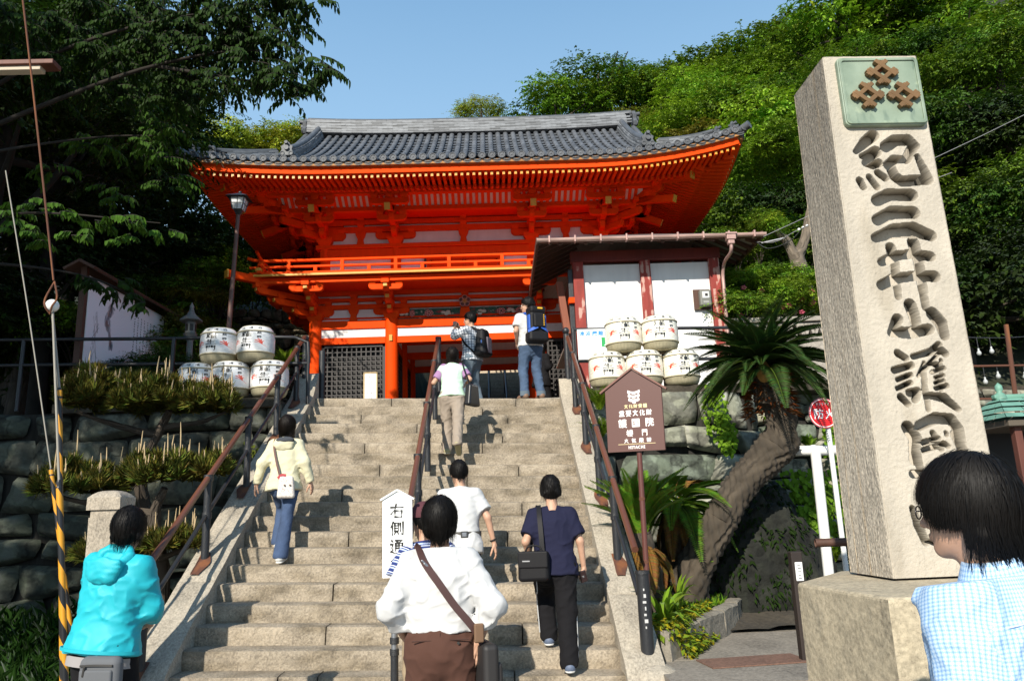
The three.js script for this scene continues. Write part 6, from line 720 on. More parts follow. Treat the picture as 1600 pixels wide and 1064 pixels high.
{ // boulder under the leaning cycad, its shade put into the near-black colour
  const t = thing('boulder', 'big boulder coloured dark for shade sloping down to the path behind the leaning cycad', 'boulder', [3.35, 0.1, -10.55]); const g = new THREE.IcosahedronGeometry(1, 24); disp(g, (p) => { const n = p.clone(), k = 1 + 0.28 * fbm(n.x * 1.6, n.y * 1.6, n.z * 1.6 + 4, 4) + 0.10 * Math.abs(noise3(n.x * 4, n.y * 4, n.z * 4)) + 0.035 * noise3(n.x * 11, n.y * 11, n.z * 11); p.set(n.x * 0.98 * k * (1 - 0.30 * n.y), (n.y * 1.15 + 0.55) * k, n.z * 0.65 * k); p.x += p.y * 0.06; }); BOULDER = g; mesh('rock', boxUV(toCreasedNormals(mergeVertices(g), 0.9), 0.8), M([0.022, 0.024, 0.019], { roughness: 0.95, map: T.stone, bumpMap: T.stoneBump, bumpScale: 0.08 }), t);
}
// ---------------------------------------------------------------- trees and plants
const leafM = (c, o = {}) => M(c, { roughness: 0.8, specularIntensity: 0.3, transmission: 0.42, thickness: 0, ior: 1.35, side: THREE.DoubleSide, vertexColors: true, ...o });
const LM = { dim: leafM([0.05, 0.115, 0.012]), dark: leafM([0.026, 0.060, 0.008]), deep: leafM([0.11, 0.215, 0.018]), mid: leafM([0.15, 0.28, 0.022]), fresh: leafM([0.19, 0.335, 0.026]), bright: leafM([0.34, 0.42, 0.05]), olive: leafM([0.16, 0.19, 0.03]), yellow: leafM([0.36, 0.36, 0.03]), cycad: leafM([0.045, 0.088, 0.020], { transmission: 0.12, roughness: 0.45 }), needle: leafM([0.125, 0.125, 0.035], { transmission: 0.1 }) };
// a soup of folded leaves; put(p, dir, up, len, wid, shade)
function leafSoup() {
  const pos = [], col = [], idx = [], d = V(), s = V(), n = V();
  return {
    put(p, dir, up, len, wid, shade = [1, 1, 1], bend = 0.15, full = false) {
      d.copy(dir).normalize(); s.crossVectors(d, up); if (s.lengthSq() < 1e-4) s.set(1, 0, 0); s.normalize(); n.crossVectors(s, d);
      const b = pos.length / 3, P = (a, w, h) => pos.push(p.x + d.x * a * len + s.x * w * wid + n.x * h * len, p.y + d.y * a * len + s.y * w * wid + n.y * h * len, p.z + d.z * a * len + s.z * w * wid + n.z * h * len);
      if (full) { P(0, 0, 0); P(0.28, 0.42, 0.10); P(0.28, -0.42, 0.10); P(0.30, 0, 0.02); P(0.66, 0.40, 0.06 - bend * 0.5); P(0.66, -0.40, 0.06 - bend * 0.5); P(0.68, 0, -0.02 - bend * 0.5); P(1, 0, -bend); idx.push(b, b + 1, b + 3, b, b + 3, b + 2, b + 1, b + 4, b + 6, b + 1, b + 6, b + 3, b + 2, b + 3, b + 6, b + 2, b + 6, b + 5, b + 4, b + 7, b + 6, b + 5, b + 6, b + 7); for (let i = 0; i < 8; i++) col.push(...shade); }
      else { P(0, 0, 0); P(0.45, 0.5, 0.08); P(0.45, -0.5, 0.08); P(1, 0, -bend); idx.push(b, b + 1, b + 3, b, b + 3, b + 2); for (let i = 0; i < 4; i++) col.push(...shade); }
    },
    geo() { const g = new THREE.BufferGeometry(); g.setAttribute('position', new THREE.Float32BufferAttribute(pos, 3)); g.setAttribute('color', new THREE.Float32BufferAttribute(col, 3)); g.setIndex(idx); g.computeVertexNormals(); return g; },
  };
}
const dirOf = (r) => { const z = r() * 2 - 1, a = r() * 6.2832, q = Math.sqrt(1 - z * z); return V(q * Math.cos(a), z, q * Math.sin(a)); };
function crownGeo(seed, { n = 17000, len = 0.058, wid = 0.030, blobs = 34, flat = 0.8, spread = 0.72, layered = 0 } = {}) { // radius about 1
  const r = rng(seed), S = leafSoup(), B = [];
  for (let i = 0; i < blobs; i++) { const d = dirOf(r); if (d.y < -0.45) d.y *= -0.6; const k = spread * (0.45 + 0.6 * Math.sqrt(r())); B.push({ c: V(d.x * k, d.y * k * flat, d.z * k), r: 0.15 + 0.20 * r(), tone: 0.6 + 0.8 * r(), hue: r() }); }
  for (let i = 0; i < n; i += 9) { // leafy twigs that reach out of each bough and droop at the tip
    const b = B[Math.floor(r() * blobs)], d = dirOf(r); if (d.y < -0.3 && r() < 0.6) d.y *= -1; const k = b.r * (0.35 + 0.65 * Math.pow(r(), 0.6)), p0 = V(b.c.x + d.x * k, b.c.y + d.y * k * (layered ? 0.45 : 0.85), b.c.z + d.z * k), out = d.clone().setY(d.y * 0.4 + 0.1).add(V((r() - 0.5) * 0.9, (r() - 0.4) * 0.5, (r() - 0.5) * 0.9)).normalize(), TL = (0.10 + 0.16 * r()) * (r() < 0.12 ? 1.7 : 1), tt = b.tone * (0.7 + 0.6 * r());
    for (let q = 0; q < 9; q++) { const f = (q + r()) / 9, p = p0.clone().addScaledVector(out, TL * f); p.y -= TL * 0.45 * f * f; p.x += (r() - 0.5) * 0.03; p.z += (r() - 0.5) * 0.03;
      const dir = out.clone().multiplyScalar(0.6).add(V((r() - 0.5) * 1.3, -0.25 - 0.4 * r(), (r() - 0.5) * 1.3)), up = d.clone().multiplyScalar(0.4).add(V((r() - 0.5) * 0.7, 1, (r() - 0.5) * 0.7)), t = tt * (0.8 + 0.4 * r()), L = len * (0.7 + 0.6 * r()); S.put(p, dir, up, L, wid * L / len, [t * (0.85 + 0.5 * b.hue), t, t * (0.9 - 0.3 * b.hue)]); }
  }
  return S.geo();
}
const CROWNS = [crownGeo(1), crownGeo(2, { blobs: 34 }), crownGeo(3, { blobs: 22, flat: 1.0 }), crownGeo(4, { blobs: 30, n: 13000, layered: 1 }), crownGeo(5, { blobs: 40, n: 14000, len: 0.045, wid: 0.024 })];
const CROWN_BIG = crownGeo(6, { blobs: 46, n: 26000, len: 0.045, wid: 0.021, spread: 0.85 });
function tree(name, label, c, R, variant, lm, o = {}) { // c: crown centre
  const gy = o.gy ?? hillAt(c[0], c[2]), t = thing(name, label, 'tree', [c[0], gy, c[2]], 0, o.group), H = c[1] - gy, r = rng(o.seed ?? Math.round(c[0] * 97 + c[2] * 31 + 5000)), tr = o.tr ?? 0.09 * R ** 0.8;
  const lx = (r() - 0.5) * 0.12 * H, lz = (r() - 0.5) * 0.1 * H; const lim = [taperTube([V(lx, -0.4, lz), V(lx * 0.7, H * 0.4, lz * 0.6), V(0, H * 0.9, 0), V(-lx * 0.3, H + R * 0.4, 0)], [tr * 1.35, tr, tr * 0.7, tr * 0.25], 14, 8, 0.4, r() * 9)];
  for (let i = 0; i < (o.limbs ?? 6); i++) { const a = i * 2.4 + r(), y0 = H * (0.55 + 0.4 * r()), e = V(Math.cos(a) * R * 0.62, H + R * (r() * 0.7 - 0.25), Math.sin(a) * R * 0.62); lim.push(taperTube([V(lx * (1 - y0 / H), y0, lz * (1 - y0 / H)), V(e.x * 0.45, lerp(y0, e.y, 0.4), e.z * 0.45), e], [tr * 0.5, tr * 0.33, tr * 0.1], 8, 6, 0.3, i)); }
  mesh('trunk', lim, o.bark ?? mat.bark, t); const cr = mesh('crown', variant, lm, t, 'stuff'); cr.position.set(0, H, 0); cr.scale.set(R * (o.sx ?? 1), R * (o.sy ?? 0.85), R); cr.rotation.y = r() * 6.28; return t;
}
{
  const r = rng(500), put = (list, name, f, R, lms, o = {}) => list.split(';').forEach((s, i) => { const c = s.split(',').map(Number); tree(name, typeof f === 'function' ? f(i) : f, c, R * (0.88 + 0.28 * r()), CROWNS[Math.floor(r() * 5)], lms[Math.floor(r() * lms.length)], { ...o }); });
  put('4.63,26.5,-45;7.61,28.4,-46;10.84,28.9,-47;12.88,27.4,-45;14.26,26.3,-42;15.72,25.7,-40;16.56,24.6,-37', 'ridge_tree', (i) => ['broad dark green tree on the ridge, first one right of the gate ridge', 'round dark green tree standing tallest above the right roof end', 'dark green tree on the skyline beside the tallest round one', 'leafy tree on the skyline above the right eave tip', 'leafy skyline tree two crowns left of the stone pillar top', 'leafy skyline tree one crown left of the stone pillar top', 'leafy skyline tree straight above the stone pillar top'][i], 3.9, [LM.deep, LM.mid, LM.deep], { sy: 0.8 });
  put('16.8,23.2,-33;17.3,22.4,-30;19.2,21.0,-30;19.6,18.6,-28;20.3,17.6,-26;22.5,19,-26', 'hillside_tree', 'fresh green tree on the hillside behind the stone pillar', 3.4, [LM.mid, LM.fresh, LM.mid], { group: 'hillside trees behind the stone pillar' });
  put('8.55,17.6,-32;10.36,18.2,-31;11.63,17.4,-29;8.41,14.3,-28;9.32,12.9,-25;9.81,12.4,-23;12.6,20.5,-33;13.6,17.5,-28;6.3,19.5,-38;9.0,22.5,-40;12.0,22.8,-38', 'hillside_tree', 'leafy green tree in the wood between the gate roof and the stone pillar', 2.9, [LM.fresh, LM.mid, LM.fresh, LM.olive], { group: 'hillside trees right of the gate' });
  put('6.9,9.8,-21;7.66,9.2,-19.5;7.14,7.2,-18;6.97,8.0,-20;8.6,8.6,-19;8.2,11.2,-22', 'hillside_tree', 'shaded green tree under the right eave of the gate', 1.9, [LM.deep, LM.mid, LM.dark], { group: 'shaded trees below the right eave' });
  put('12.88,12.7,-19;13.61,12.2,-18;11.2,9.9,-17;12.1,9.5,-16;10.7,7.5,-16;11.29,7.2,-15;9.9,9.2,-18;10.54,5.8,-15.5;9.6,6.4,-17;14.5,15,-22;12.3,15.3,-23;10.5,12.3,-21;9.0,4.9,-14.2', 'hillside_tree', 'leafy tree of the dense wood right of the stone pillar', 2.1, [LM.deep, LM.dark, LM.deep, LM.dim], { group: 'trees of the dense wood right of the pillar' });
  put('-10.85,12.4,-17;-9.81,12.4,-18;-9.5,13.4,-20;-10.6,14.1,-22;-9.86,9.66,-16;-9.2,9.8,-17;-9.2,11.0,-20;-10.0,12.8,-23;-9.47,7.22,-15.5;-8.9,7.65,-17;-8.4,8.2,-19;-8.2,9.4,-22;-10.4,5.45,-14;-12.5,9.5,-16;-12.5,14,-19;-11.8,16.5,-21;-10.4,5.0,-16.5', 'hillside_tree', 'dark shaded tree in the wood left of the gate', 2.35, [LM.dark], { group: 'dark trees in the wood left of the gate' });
  put('-16.2,24.4,-45;-13.6,25.2,-46;-11.2,24.6,-45', 'camphor_tree', (i) => ['pale yellow-green tree behind the left end of the roof, leftmost of three', 'pale yellow-green tree behind the left end of the roof, middle of three', 'pale yellow-green tree behind the left end of the roof, nearest the ridge'][i], 2.9, [LM.bright], { sy: 0.8 });
  tree('camphor_tree', 'small pale yellow-green treetop peeping over the middle of the roof ridge', [-0.3, 29.4, -50], 2.3, CROWNS[4], LM.bright);
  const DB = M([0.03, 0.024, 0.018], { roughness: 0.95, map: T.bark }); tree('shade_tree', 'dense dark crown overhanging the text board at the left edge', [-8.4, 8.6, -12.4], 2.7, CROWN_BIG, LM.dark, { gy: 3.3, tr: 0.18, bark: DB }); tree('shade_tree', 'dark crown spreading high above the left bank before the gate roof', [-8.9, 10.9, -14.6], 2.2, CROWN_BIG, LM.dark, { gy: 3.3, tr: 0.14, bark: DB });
  // big unseen tree added out of view to shade the left bank
  tree('shade_tree', 'big unseen tree added out of view to shade the left bank', [-12.3, 10.2, -1.2], 5.0, CROWN_BIG, LM.dark, { gy: 0, tr: 0.5, limbs: 9, sy: 1.05 });
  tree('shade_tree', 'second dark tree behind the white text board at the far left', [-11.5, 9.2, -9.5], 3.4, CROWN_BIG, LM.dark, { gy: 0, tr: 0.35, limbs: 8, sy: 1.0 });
}
{ // cherry tree: its own limbs and hand-placed sprays reach in from the upper left
  const t = thing('cherry_tree', 'near tree with glossy leaves tinted dark for shade overhanging the sky and the left of the picture', 'tree', [0, 0, 0]); const r = rng(820), S = leafSoup(), S2 = leafSoup(), tw = [];
  const root = V(-8.6, 0, -9.6), fork = V(-7.9, 5.6, -9.5); tw.push(taperTube([root, V(-8.5, 2.5, -9.6), fork, V(-7.2, 7.2, -9.5)], [0.34, 0.27, 0.22, 0.15], 20, 10, 0.4, 3));
  const limb = (pts, r0, r1) => { tw.push(taperTube(pts.map((p) => V(...p)), [r0, lerp(r0, r1, 0.5), r1], 20, 7, 0.3, r() * 9)); };
  limb([[-7.6, 6.4, -9.5], [-5.9, 7.2, -9.5], [-4.6, 7.55, -9.3], [-3.5, 7.65, -9.1], [-2.9, 7.6, -9]], 0.042, 0.006); limb([[-7.3, 7.0, -9.5], [-5.8, 7.9, -9.4], [-4.2, 8.25, -9.2], [-3.0, 8.2, -9]], 0.036, 0.006); limb([[-7.8, 5.9, -9.5], [-6.8, 6.1, -9.0], [-5.4, 6.9, -9.9], [-4.5, 6.95, -10]], 0.03, 0.006); limb([[-7.9, 5.2, -9.4], [-6.4, 5.0, -8.4], [-5.0, 4.98, -8.0], [-3.7, 4.9, -8.2]], 0.03, 0.006); limb([[-7.9, 5.0, -9.5], [-6.8, 5.3, -10.6], [-5.9, 5.2, -11], [-5.1, 4.8, -11]], 0.03, 0.006); limb([[-4.4, 7.6, -9.3], [-3.5, 7.3, -9.1], [-2.7, 7.1, -9.0]], 0.03, 0.008);
  const spray = (c, rad, n, SS, len, tone, droop) => { const nt = Math.max(3, Math.round(n / 12)); for (let i = 0; i < nt; i++) { const a = r() * 6.283, st = V(c.x + (r() - 0.5) * rad * 0.8, c.y + (r() - 0.3) * rad * 0.5, c.z + (r() - 0.5) * rad), e = st.clone().add(V(Math.cos(a) * rad * 0.8 + rad * 0.15, -droop * rad * (0.3 + 0.6 * r()), Math.sin(a) * rad * 0.8)); tw.push(taperTube([st, st.clone().lerp(e, 0.5).add(V(0, rad * 0.1, 0)), e], [0.008, 0.006, 0.003], 5, 4)); for (let k = 0; k < 13; k++) { const q = (k + r()) / 13, p = st.clone().lerp(e, q); p.y += rad * 0.1 * Math.sin(q * Math.PI); const side = k % 2 ? 1 : -1, d = e.clone().sub(st).normalize().multiplyScalar(0.6).add(V(-Math.sin(a) * side * 0.7, -0.55 - 0.5 * r(), Math.cos(a) * side * 0.7)); const tn = tone * (0.7 + 0.6 * r()); SS.put(p, d, V((r() - 0.5) * 0.6, 1, (r() - 0.5) * 0.6), len * (0.7 + 0.5 * r()), len * 0.44, [tn, tn, tn * 0.9], 0.22, true); } } };
  const near = '-3.15,8.06,-9.00;-2.81,7.67,-9.00;-2.48,7.95,-9.00;-2.22,7.38,-9.00;-2.62,7.11,-9.00;-2.96,7.30,-9.00;-3.46,7.73,-9.20;-3.90,8.13,-9.20;-4.41,7.98,-9.40;-4.87,8.39,-9.40;-5.37,8.04,-9.60;-5.73,8.31,-9.40;-6.11,7.83,-9.40;-3.99,7.65,-9.50;-3.56,7.26,-9.20;-3.41,8.17,-9.00;-2.28,8.23,-9.00;-2.06,7.24,-9.00;-2.38,7.06,-9.00;-6.24,8.14,-9.00;-5.26,7.57,-9.80;-5.97,7.59,-9.80;-3.0,8.4,-9.1;-3.8,8.6,-9.2;-4.6,8.7,-9.4;-5.5,8.7,-9.4;-2.7,8.45,-9;-4.4,7.4,-9.7;-4.9,7.9,-9.6;-3.9,7.9,-9.4;-3.3,7.9,-9.2;-4.3,8.3,-9.3'.split(';').map((s) => V(...s.split(',').map(Number)));
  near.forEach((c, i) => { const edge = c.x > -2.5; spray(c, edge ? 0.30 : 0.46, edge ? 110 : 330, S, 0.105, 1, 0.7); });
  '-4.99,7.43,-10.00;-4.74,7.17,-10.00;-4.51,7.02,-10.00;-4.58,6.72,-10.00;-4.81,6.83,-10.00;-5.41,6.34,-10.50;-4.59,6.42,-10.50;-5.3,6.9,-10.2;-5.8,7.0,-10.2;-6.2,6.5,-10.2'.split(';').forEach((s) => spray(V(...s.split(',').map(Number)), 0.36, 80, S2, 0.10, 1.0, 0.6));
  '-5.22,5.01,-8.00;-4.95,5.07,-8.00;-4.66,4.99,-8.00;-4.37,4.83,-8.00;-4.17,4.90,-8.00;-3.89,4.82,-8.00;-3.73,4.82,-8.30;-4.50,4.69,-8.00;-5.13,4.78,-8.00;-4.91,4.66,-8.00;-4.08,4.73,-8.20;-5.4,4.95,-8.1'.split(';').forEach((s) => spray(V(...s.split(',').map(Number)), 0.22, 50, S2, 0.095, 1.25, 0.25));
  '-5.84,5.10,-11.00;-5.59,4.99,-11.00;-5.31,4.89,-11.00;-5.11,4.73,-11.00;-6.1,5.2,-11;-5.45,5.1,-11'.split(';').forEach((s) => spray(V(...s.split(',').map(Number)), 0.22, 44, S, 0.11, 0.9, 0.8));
  mesh('limbs', tw, M([0.035, 0.027, 0.02], { roughness: 0.95, map: T.bark }), t); mesh('shade_tinted_foliage', S.geo(), LM.dark, t, 'stuff'); mesh('light_tinted_foliage', S2.geo(), LM.dim, t, 'stuff');  // same leaves in two colours, darker for shaded sprays, lighter for lit
}
// shrubs: leafy clumps on a few stems
function shrub(name, label, c, R, lm, o = {}) { const t = thing(name, label, 'shrub', c, 0, o.group), r = rng(Math.round(c[0] * 131 + c[2] * 57 + 9000)); const st = []; for (let i = 0; i < 6; i++) { const a = i + r(); st.push(taperTube([V(0, -0.2, 0), V(Math.cos(a) * R * 0.25, R * 0.4, Math.sin(a) * R * 0.25), V(Math.cos(a) * R * 0.6, R * (0.7 + 0.5 * r()), Math.sin(a) * R * 0.5)], [0.02 * R, 0.015 * R, 0.006 * R], 6, 5)); } mesh('stems', st, mat.bark, t); const cr = mesh('foliage', CROWNS[o.v ?? Math.floor(r() * 5)], lm, t, 'stuff'); cr.position.y = R * 0.75; cr.scale.set(R * (o.sx ?? 1.1), R * (o.sy ?? 0.8), R * (o.sz ?? 0.9)); cr.rotation.y = r() * 6; return t; }
{
  const gl = 'shrubs on the bank left of the gate', gr = 'shrubs on the bank right of the hut';
  [[-6.65, 5.9, -16.5], [-6.5, 6.3, -17.6], [-7.0, 6.9, -19.2], [-5.5, 6.9, -20.6], [-6.7, 4.6, -15.6], [-7.3, 5.0, -17.5], [-6.6, 7.3, -20.6], [-7.4, 5.6, -16.2], [-7.6, 6.4, -18.5], [-7.2, 7.0, -20.8], [-8.2, 4.6, -15], [-6.9, 4.2, -15.4], [-4.9, 7.1, -20.9]].forEach((c, i) => shrub('bank_shrub', 'light green feathery shrub on the bank above the left barrels', c, 0.85 + 0.25 * (i % 3), [LM.olive, LM.mid, LM.fresh, LM.deep][i % 4], { group: gl, v: 3 }));
  [[4.7, 5.3, -14.2], [5.45, 5.4, -14.6], [6.0, 5.2, -14.6], [4.85, 4.7, -13.9], [5.6, 4.7, -14.0], [4.48, 4.4, -13.7], [6.3, 4.6, -14.0], [5.2, 6.4, -15.5], [6.0, 6.9, -16.2], [4.9, 6.6, -16.4]].forEach((c, i) => shrub('azalea_shrub', 'bright green shrub with a few pink flowers right of the hut', c, 0.6 + 0.12 * (i % 3), [LM.fresh, LM.mid][i % 2], { group: gr }));
  { const t = thing('azalea_flowers', 'scattered pink azalea blossoms among the shrubs right of the hut', 'flowers', [0, 0, 0]), r = rng(3), l = []; for (let i = 0; i < 14; i++) { const p = V(4.6 + r() * 1.6, 5.0 + r() * 0.7, -13.55 - r() * 0.3); for (let k = 0; k < 5; k++) { const g = new THREE.SphereGeometry(0.028, 6, 5); g.scale(1.3, 0.5, 1); g.rotateY(k * 1.256); g.translate(p.x + Math.cos(k * 1.256) * 0.03, p.y + Math.sin(k * 1.256) * 0.03, p.z + 0.02); l.push(g); } } mesh('blossoms', l, M([0.55, 0.10, 0.16], { roughness: 0.7 }), t, 'stuff'); }
  shrub('bank_shrub', 'dark leafy shrub half covering the stone lantern', [-5.85, 3.9, -13.5], 0.62, LM.dim); shrub('bank_shrub', 'dark shrub behind the fence between the text board and the barrels', [-6.3, 3.6, -13.2], 0.7, LM.dark);
  // bare pale tree behind the pillar
  const b = thing('forked_tree', 'pale forked tree trunk between the hut and the stone pillar', 'tree', [6.45, 4.6, -15]); mesh('trunk', [taperTube([V(0.1, -0.5, 0), V(0, 0.7, 0), V(-0.05, 1.5, 0), V(-0.12, 2.0, 0)], [0.24, 0.19, 0.18, 0.16], 16, 10, 0.5, 2), taperTube([V(-0.12, 1.9, 0), V(-0.28, 2.3, 0), V(-0.55, 2.55, 0.1)], [0.12, 0.10, 0.07], 8, 8, 0.4, 5), taperTube([V(-0.1, 1.9, 0), V(0.1, 2.3, 0), V(0.3, 2.9, 0), V(0.5, 3.6, 0)], [0.13, 0.11, 0.09, 0.05], 12, 8, 0.4, 8)], mat.barkPale, b); { const cr = mesh('crown', CROWNS[2], LM.mid, b, 'stuff'); cr.position.set(0.1, 4.3, -0.4); cr.scale.set(1.3, 0.8, 1.2); const c2 = mesh('side_sprig', CROWNS[0], LM.fresh, b, 'stuff'); c2.position.set(-0.7, 2.55, 0.2); c2.scale.setScalar(0.45); }
}
// fern and sword-leaf tufts
function tuft(name, label, c, n, L, w, lm, o = {}) { const t = thing(name, label, o.cat ?? 'plant', c, 0, o.group), r = rng(Math.round(c[0] * 77 + c[1] * 13 + c[2] * 91 + 4000)); const made = [];
  for (let i = 0; i < n; i++) { const a = r() * 6.283, lean = (o.lean ?? 0.7) * (0.3 + 0.9 * r()), len = L * (0.6 + 0.55 * r()), S = leafSoup(); const tone = 0.7 + 0.6 * r(), sh = [tone * (1 + 0.3 * r()), tone, tone * 0.8];
    const P = (q) => V(Math.cos(a) * len * lean * q * (0.45 + 0.55 * q), len * (q * (1 - 0.28 * lean * q * q) - (o.droop ?? 0.25) * q * q * q * lean), Math.sin(a) * len * lean * q * (0.45 + 0.55 * q)); const side = V(-Math.sin(a), 0, Math.cos(a));
    if (o.fern) { for (let k = 1; k <= 22; k++) { const q = k / 22, p = P(q), d = P(Math.min(1, q + 0.03)).sub(P(q - 0.03)).normalize(), l2 = w * Math.sin(Math.min(1, q * 1.1 + 0.12) * Math.PI) * (o.tipw ?? 1) + w * 0.15; for (const s of [-1, 1]) S.put(p, side.clone().multiplyScalar(s).addScaledVector(d, 0.55).add(V(0, o.vee ?? 0.1, 0)), V(0, 1, 0).cross(d).cross(d).negate(), l2, l2 * (o.lw ?? 0.28), sh, 0.1); } const g = S.geo(); g.setAttribute('uv', new THREE.BufferAttribute(new Float32Array(g.attributes.position.count * 2), 2)); made.push(g); }
    else { const K = 6, pos = [], col = [], idx = []; for (let k = 0; k <= K; k++) { const q = k / K, p = P(q), ww = w * Math.pow(Math.sin(Math.min(1, q * 0.85 + 0.15) * Math.PI), 0.7) * 0.5; for (const s of [-1, 0, 1]) { pos.push(p.x + side.x * ww * s, p.y - (s === 0 ? ww * 0.35 : 0), p.z + side.z * ww * s); col.push(...sh); } } for (let k = 0; k < K; k++) for (const s of [0, 1]) { const b = k * 3 + s; idx.push(b, b + 1, b + 3, b + 1, b + 4, b + 3); } const g = new THREE.BufferGeometry(); g.setAttribute('position', new THREE.Float32BufferAttribute(pos, 3)); g.setAttribute('color', new THREE.Float32BufferAttribute(col, 3)); g.setIndex(idx); g.computeVertexNormals(); made.push(g); } }
  if (o.single) made.forEach((g) => mesh('leaf', g, lm, t)); else mesh('leaves', made, lm, t, 'stuff'); return t; }
{
  tuft('fern', 'bright green fern tuft between the left barrels and the gate column', [-3.45, 4.05, -12.6], 26, 0.5, 0.07, LM.fresh, { lean: 1.2, fern: true, cat: 'fern' }); tuft('fern', 'green fern beside the top of the right handrail under the right barrels', [1.55, 3.0, -11.25], 24, 0.55, 0.08, LM.fresh, { lean: 1.0, fern: true, cat: 'fern' }); tuft('fern', 'second fern hanging from the wall just below the right handrail top', [1.55, 2.6, -11.2], 16, 0.45, 0.07, LM.mid, { lean: 1.2, fern: true, cat: 'fern' });
  tuft('sword_leaf_plant', 'glossy strap-leaved plant behind the end post of the right handrail', [1.62, 0.36, -8.1], 26, 0.62, 0.055, LM.fresh, { lean: 0.8, droop: 0.5, single: true }); tuft('sword_leaf_plant', 'strap-leaved plant with yellowing blades in the middle of the planting bed', [1.9, 0.36, -8.75], 26, 0.60, 0.05, LM.mid, { lean: 0.8, droop: 0.5, single: true }); tuft('sword_leaf_plant', 'low grassy plant at the back of the planting bed', [2.15, 0.4, -9.6], 22, 0.42, 0.03, LM.fresh, { lean: 1.0, droop: 0.4 });
  // yellow-green ground cover
  const S = leafSoup(), r = rng(91); for (let i = 0; i < 2600; i++) { const u = r(), z = lerp(-7.75, -9.3, u), x = lerp(1.60, 2.36, u) + (r() - 0.62) * 0.55, p = V(x, 0.34 + 0.16 * r() + 0.08 * fbm(x * 4, z * 4, 2) - 0.25 * sstep(0.02, 0.2, x - lerp(1.60, 2.36, u)), z); const yv = r() < 0.45; const tn = 0.7 + 0.5 * r(); S.put(p, V(r() - 0.3, 0.3 - r() * 0.7, r() - 0.2), V(r() - 0.5, 1, r() - 0.5), 0.06 + 0.035 * r(), 0.045, yv ? [tn * 1.1, tn * 0.95, tn * 0.5] : [tn * 0.5, tn * 0.75, tn * 0.6], 0.2, false); } tag(mesh('ground_cover', S.geo(), LM.yellow, scene, 'stuff'), 'yellow-green ground cover spilling over the planter kerb', 'ground cover');
  const G = leafSoup(); for (let i = 0; i < 5000; i++) { const x = lerp(1.5, 3.0, r()), z = lerp(-8.9, -11.1, r()); if (x > 1.55 + (-8.0 - z) * 0.62) continue; G.put(V(x, 0.36, z), V((r() - 0.5) * 0.8, 1, (r() - 0.5) * 0.8), V(r() - 0.5, 0.2, r() - 0.5), 0.09 + 0.10 * r(), 0.012, [0.7 + 0.5 * r(), 0.9 + 0.3 * r(), 0.8], 0.25); } tag(mesh('grass', G.geo(), LM.fresh, scene, 'stuff'), 'short grass growing in the planting bed beside the path', 'grass');
  // weeds in the lower left and along the walls, ivy on the stones
  const W = leafSoup(); for (let i = 0; i < 9000; i++) { const x = lerp(-8.5, -3.45, r()), z = lerp(-7.6, -11.25, Math.pow(r(), 0.7)); W.put(V(x, 0.0 + 0.12 * r() + 0.7 * r() * sstep(-9.6, -11.2, z) * (0.5 + noise3(x * 1.5, z, 1)), z), V(r() - 0.5, 0.8, r() - 0.5), V(r() - 0.5, 0.3, r() - 0.5), 0.10 + 0.16 * r(), 0.035, [0.8, 0.9 + 0.3 * r(), 0.7], 0.3); } tag(mesh('weeds', W.geo(), LM.dark, scene, 'stuff'), 'dark weeds at the foot of the left retaining wall', 'weeds');
  const ivy = (name, label, pts, n, lm, len) => { const I = leafSoup(); for (const [x, y, z, rx, ry] of pts) for (let i = 0; i < n; i++) { const a = r() * 6.28, q = Math.sqrt(r()); const p = V(x + Math.cos(a) * q * rx, y + Math.sin(a) * q * ry, z + 0.05 + 0.14 * r()); const tn = 0.65 + 0.6 * r(); I.put(p, V((r() - 0.5) * 1.2, -0.5 - r() * 0.4, 0.35), V((r() - 0.5) * 0.6, 0.5, 1), len * (0.7 + 0.6 * r()), len * 0.75, [tn, tn, tn * 0.8], 0.15, true); } tag(mesh(name, I.geo(), lm, scene, 'stuff'), label, 'ivy'); };
  ivy('ivy', 'ivy hanging down the stones below the right barrels near the cycad', [[3.25, 2.95, -11.36, 0.18, 0.45], [3.4, 2.6, -11.36, 0.14, 0.3]], 200, LM.fresh, 0.07); ivy('ivy', 'green creeper leaves on the pale stone wall by the white pipe rail', [[4.5, 1.75, -11.6, 0.42, 0.35], [4.4, 1.25, -11.5, 0.3, 0.3], [5.0, 1.6, -11.6, 0.4, 0.5], [4.35, 2.75, -11.85, 0.2, 0.3], [5.3, 2.5, -11.8, 0.3, 0.5]], 240, LM.mid, 0.10); ivy('ivy', 'small creeper on the wall beside the top of the left handrail', [[-3.5, 2.4, -11.28, 0.15, 0.4], [-3.55, 1.6, -11.25, 0.1, 0.3]], 90, LM.olive, 0.06);
  { const I = leafSoup(), p = BOULDER.attributes.position, n = BOULDER.attributes.normal; for (let i = 0; i < 5200; i++) { const k = Math.floor(r() * p.count), q = V().fromBufferAttribute(p, k), m = V().fromBufferAttribute(n, k); if (m.z < -0.3 || noise3(q.x * 2.2, q.y * 2.2, q.z * 2.2) < -0.05) continue; q.add(V(3.35, 0.1, -10.55)); const tn = 0.4 + 0.5 * r(); I.put(q, V(r() - 0.5, -0.6, r() - 0.5).addScaledVector(m, 0.7), m, 0.05 + 0.06 * r(), 0.035, [tn, tn, tn * 0.8], 0.2); } tag(mesh('creeper', I.geo(), LM.dark, scene, 'stuff'), 'dark creeping plants over the boulder behind the leaning cycad', 'creeper'); }
  tuft('fern', 'broad fern at the foot of the pale wall behind the white upright', [4.5, 0.75, -10.7], 18, 0.5, 0.10, LM.fresh, { lean: 1.1, fern: true, cat: 'fern' });
  tuft('fern', 'small fern sprouting from the pale wall above the white pipe', [4.75, 2.35, -11.6], 14, 0.35, 0.07, LM.mid, { lean: 1.2, fern: true, cat: 'fern' });
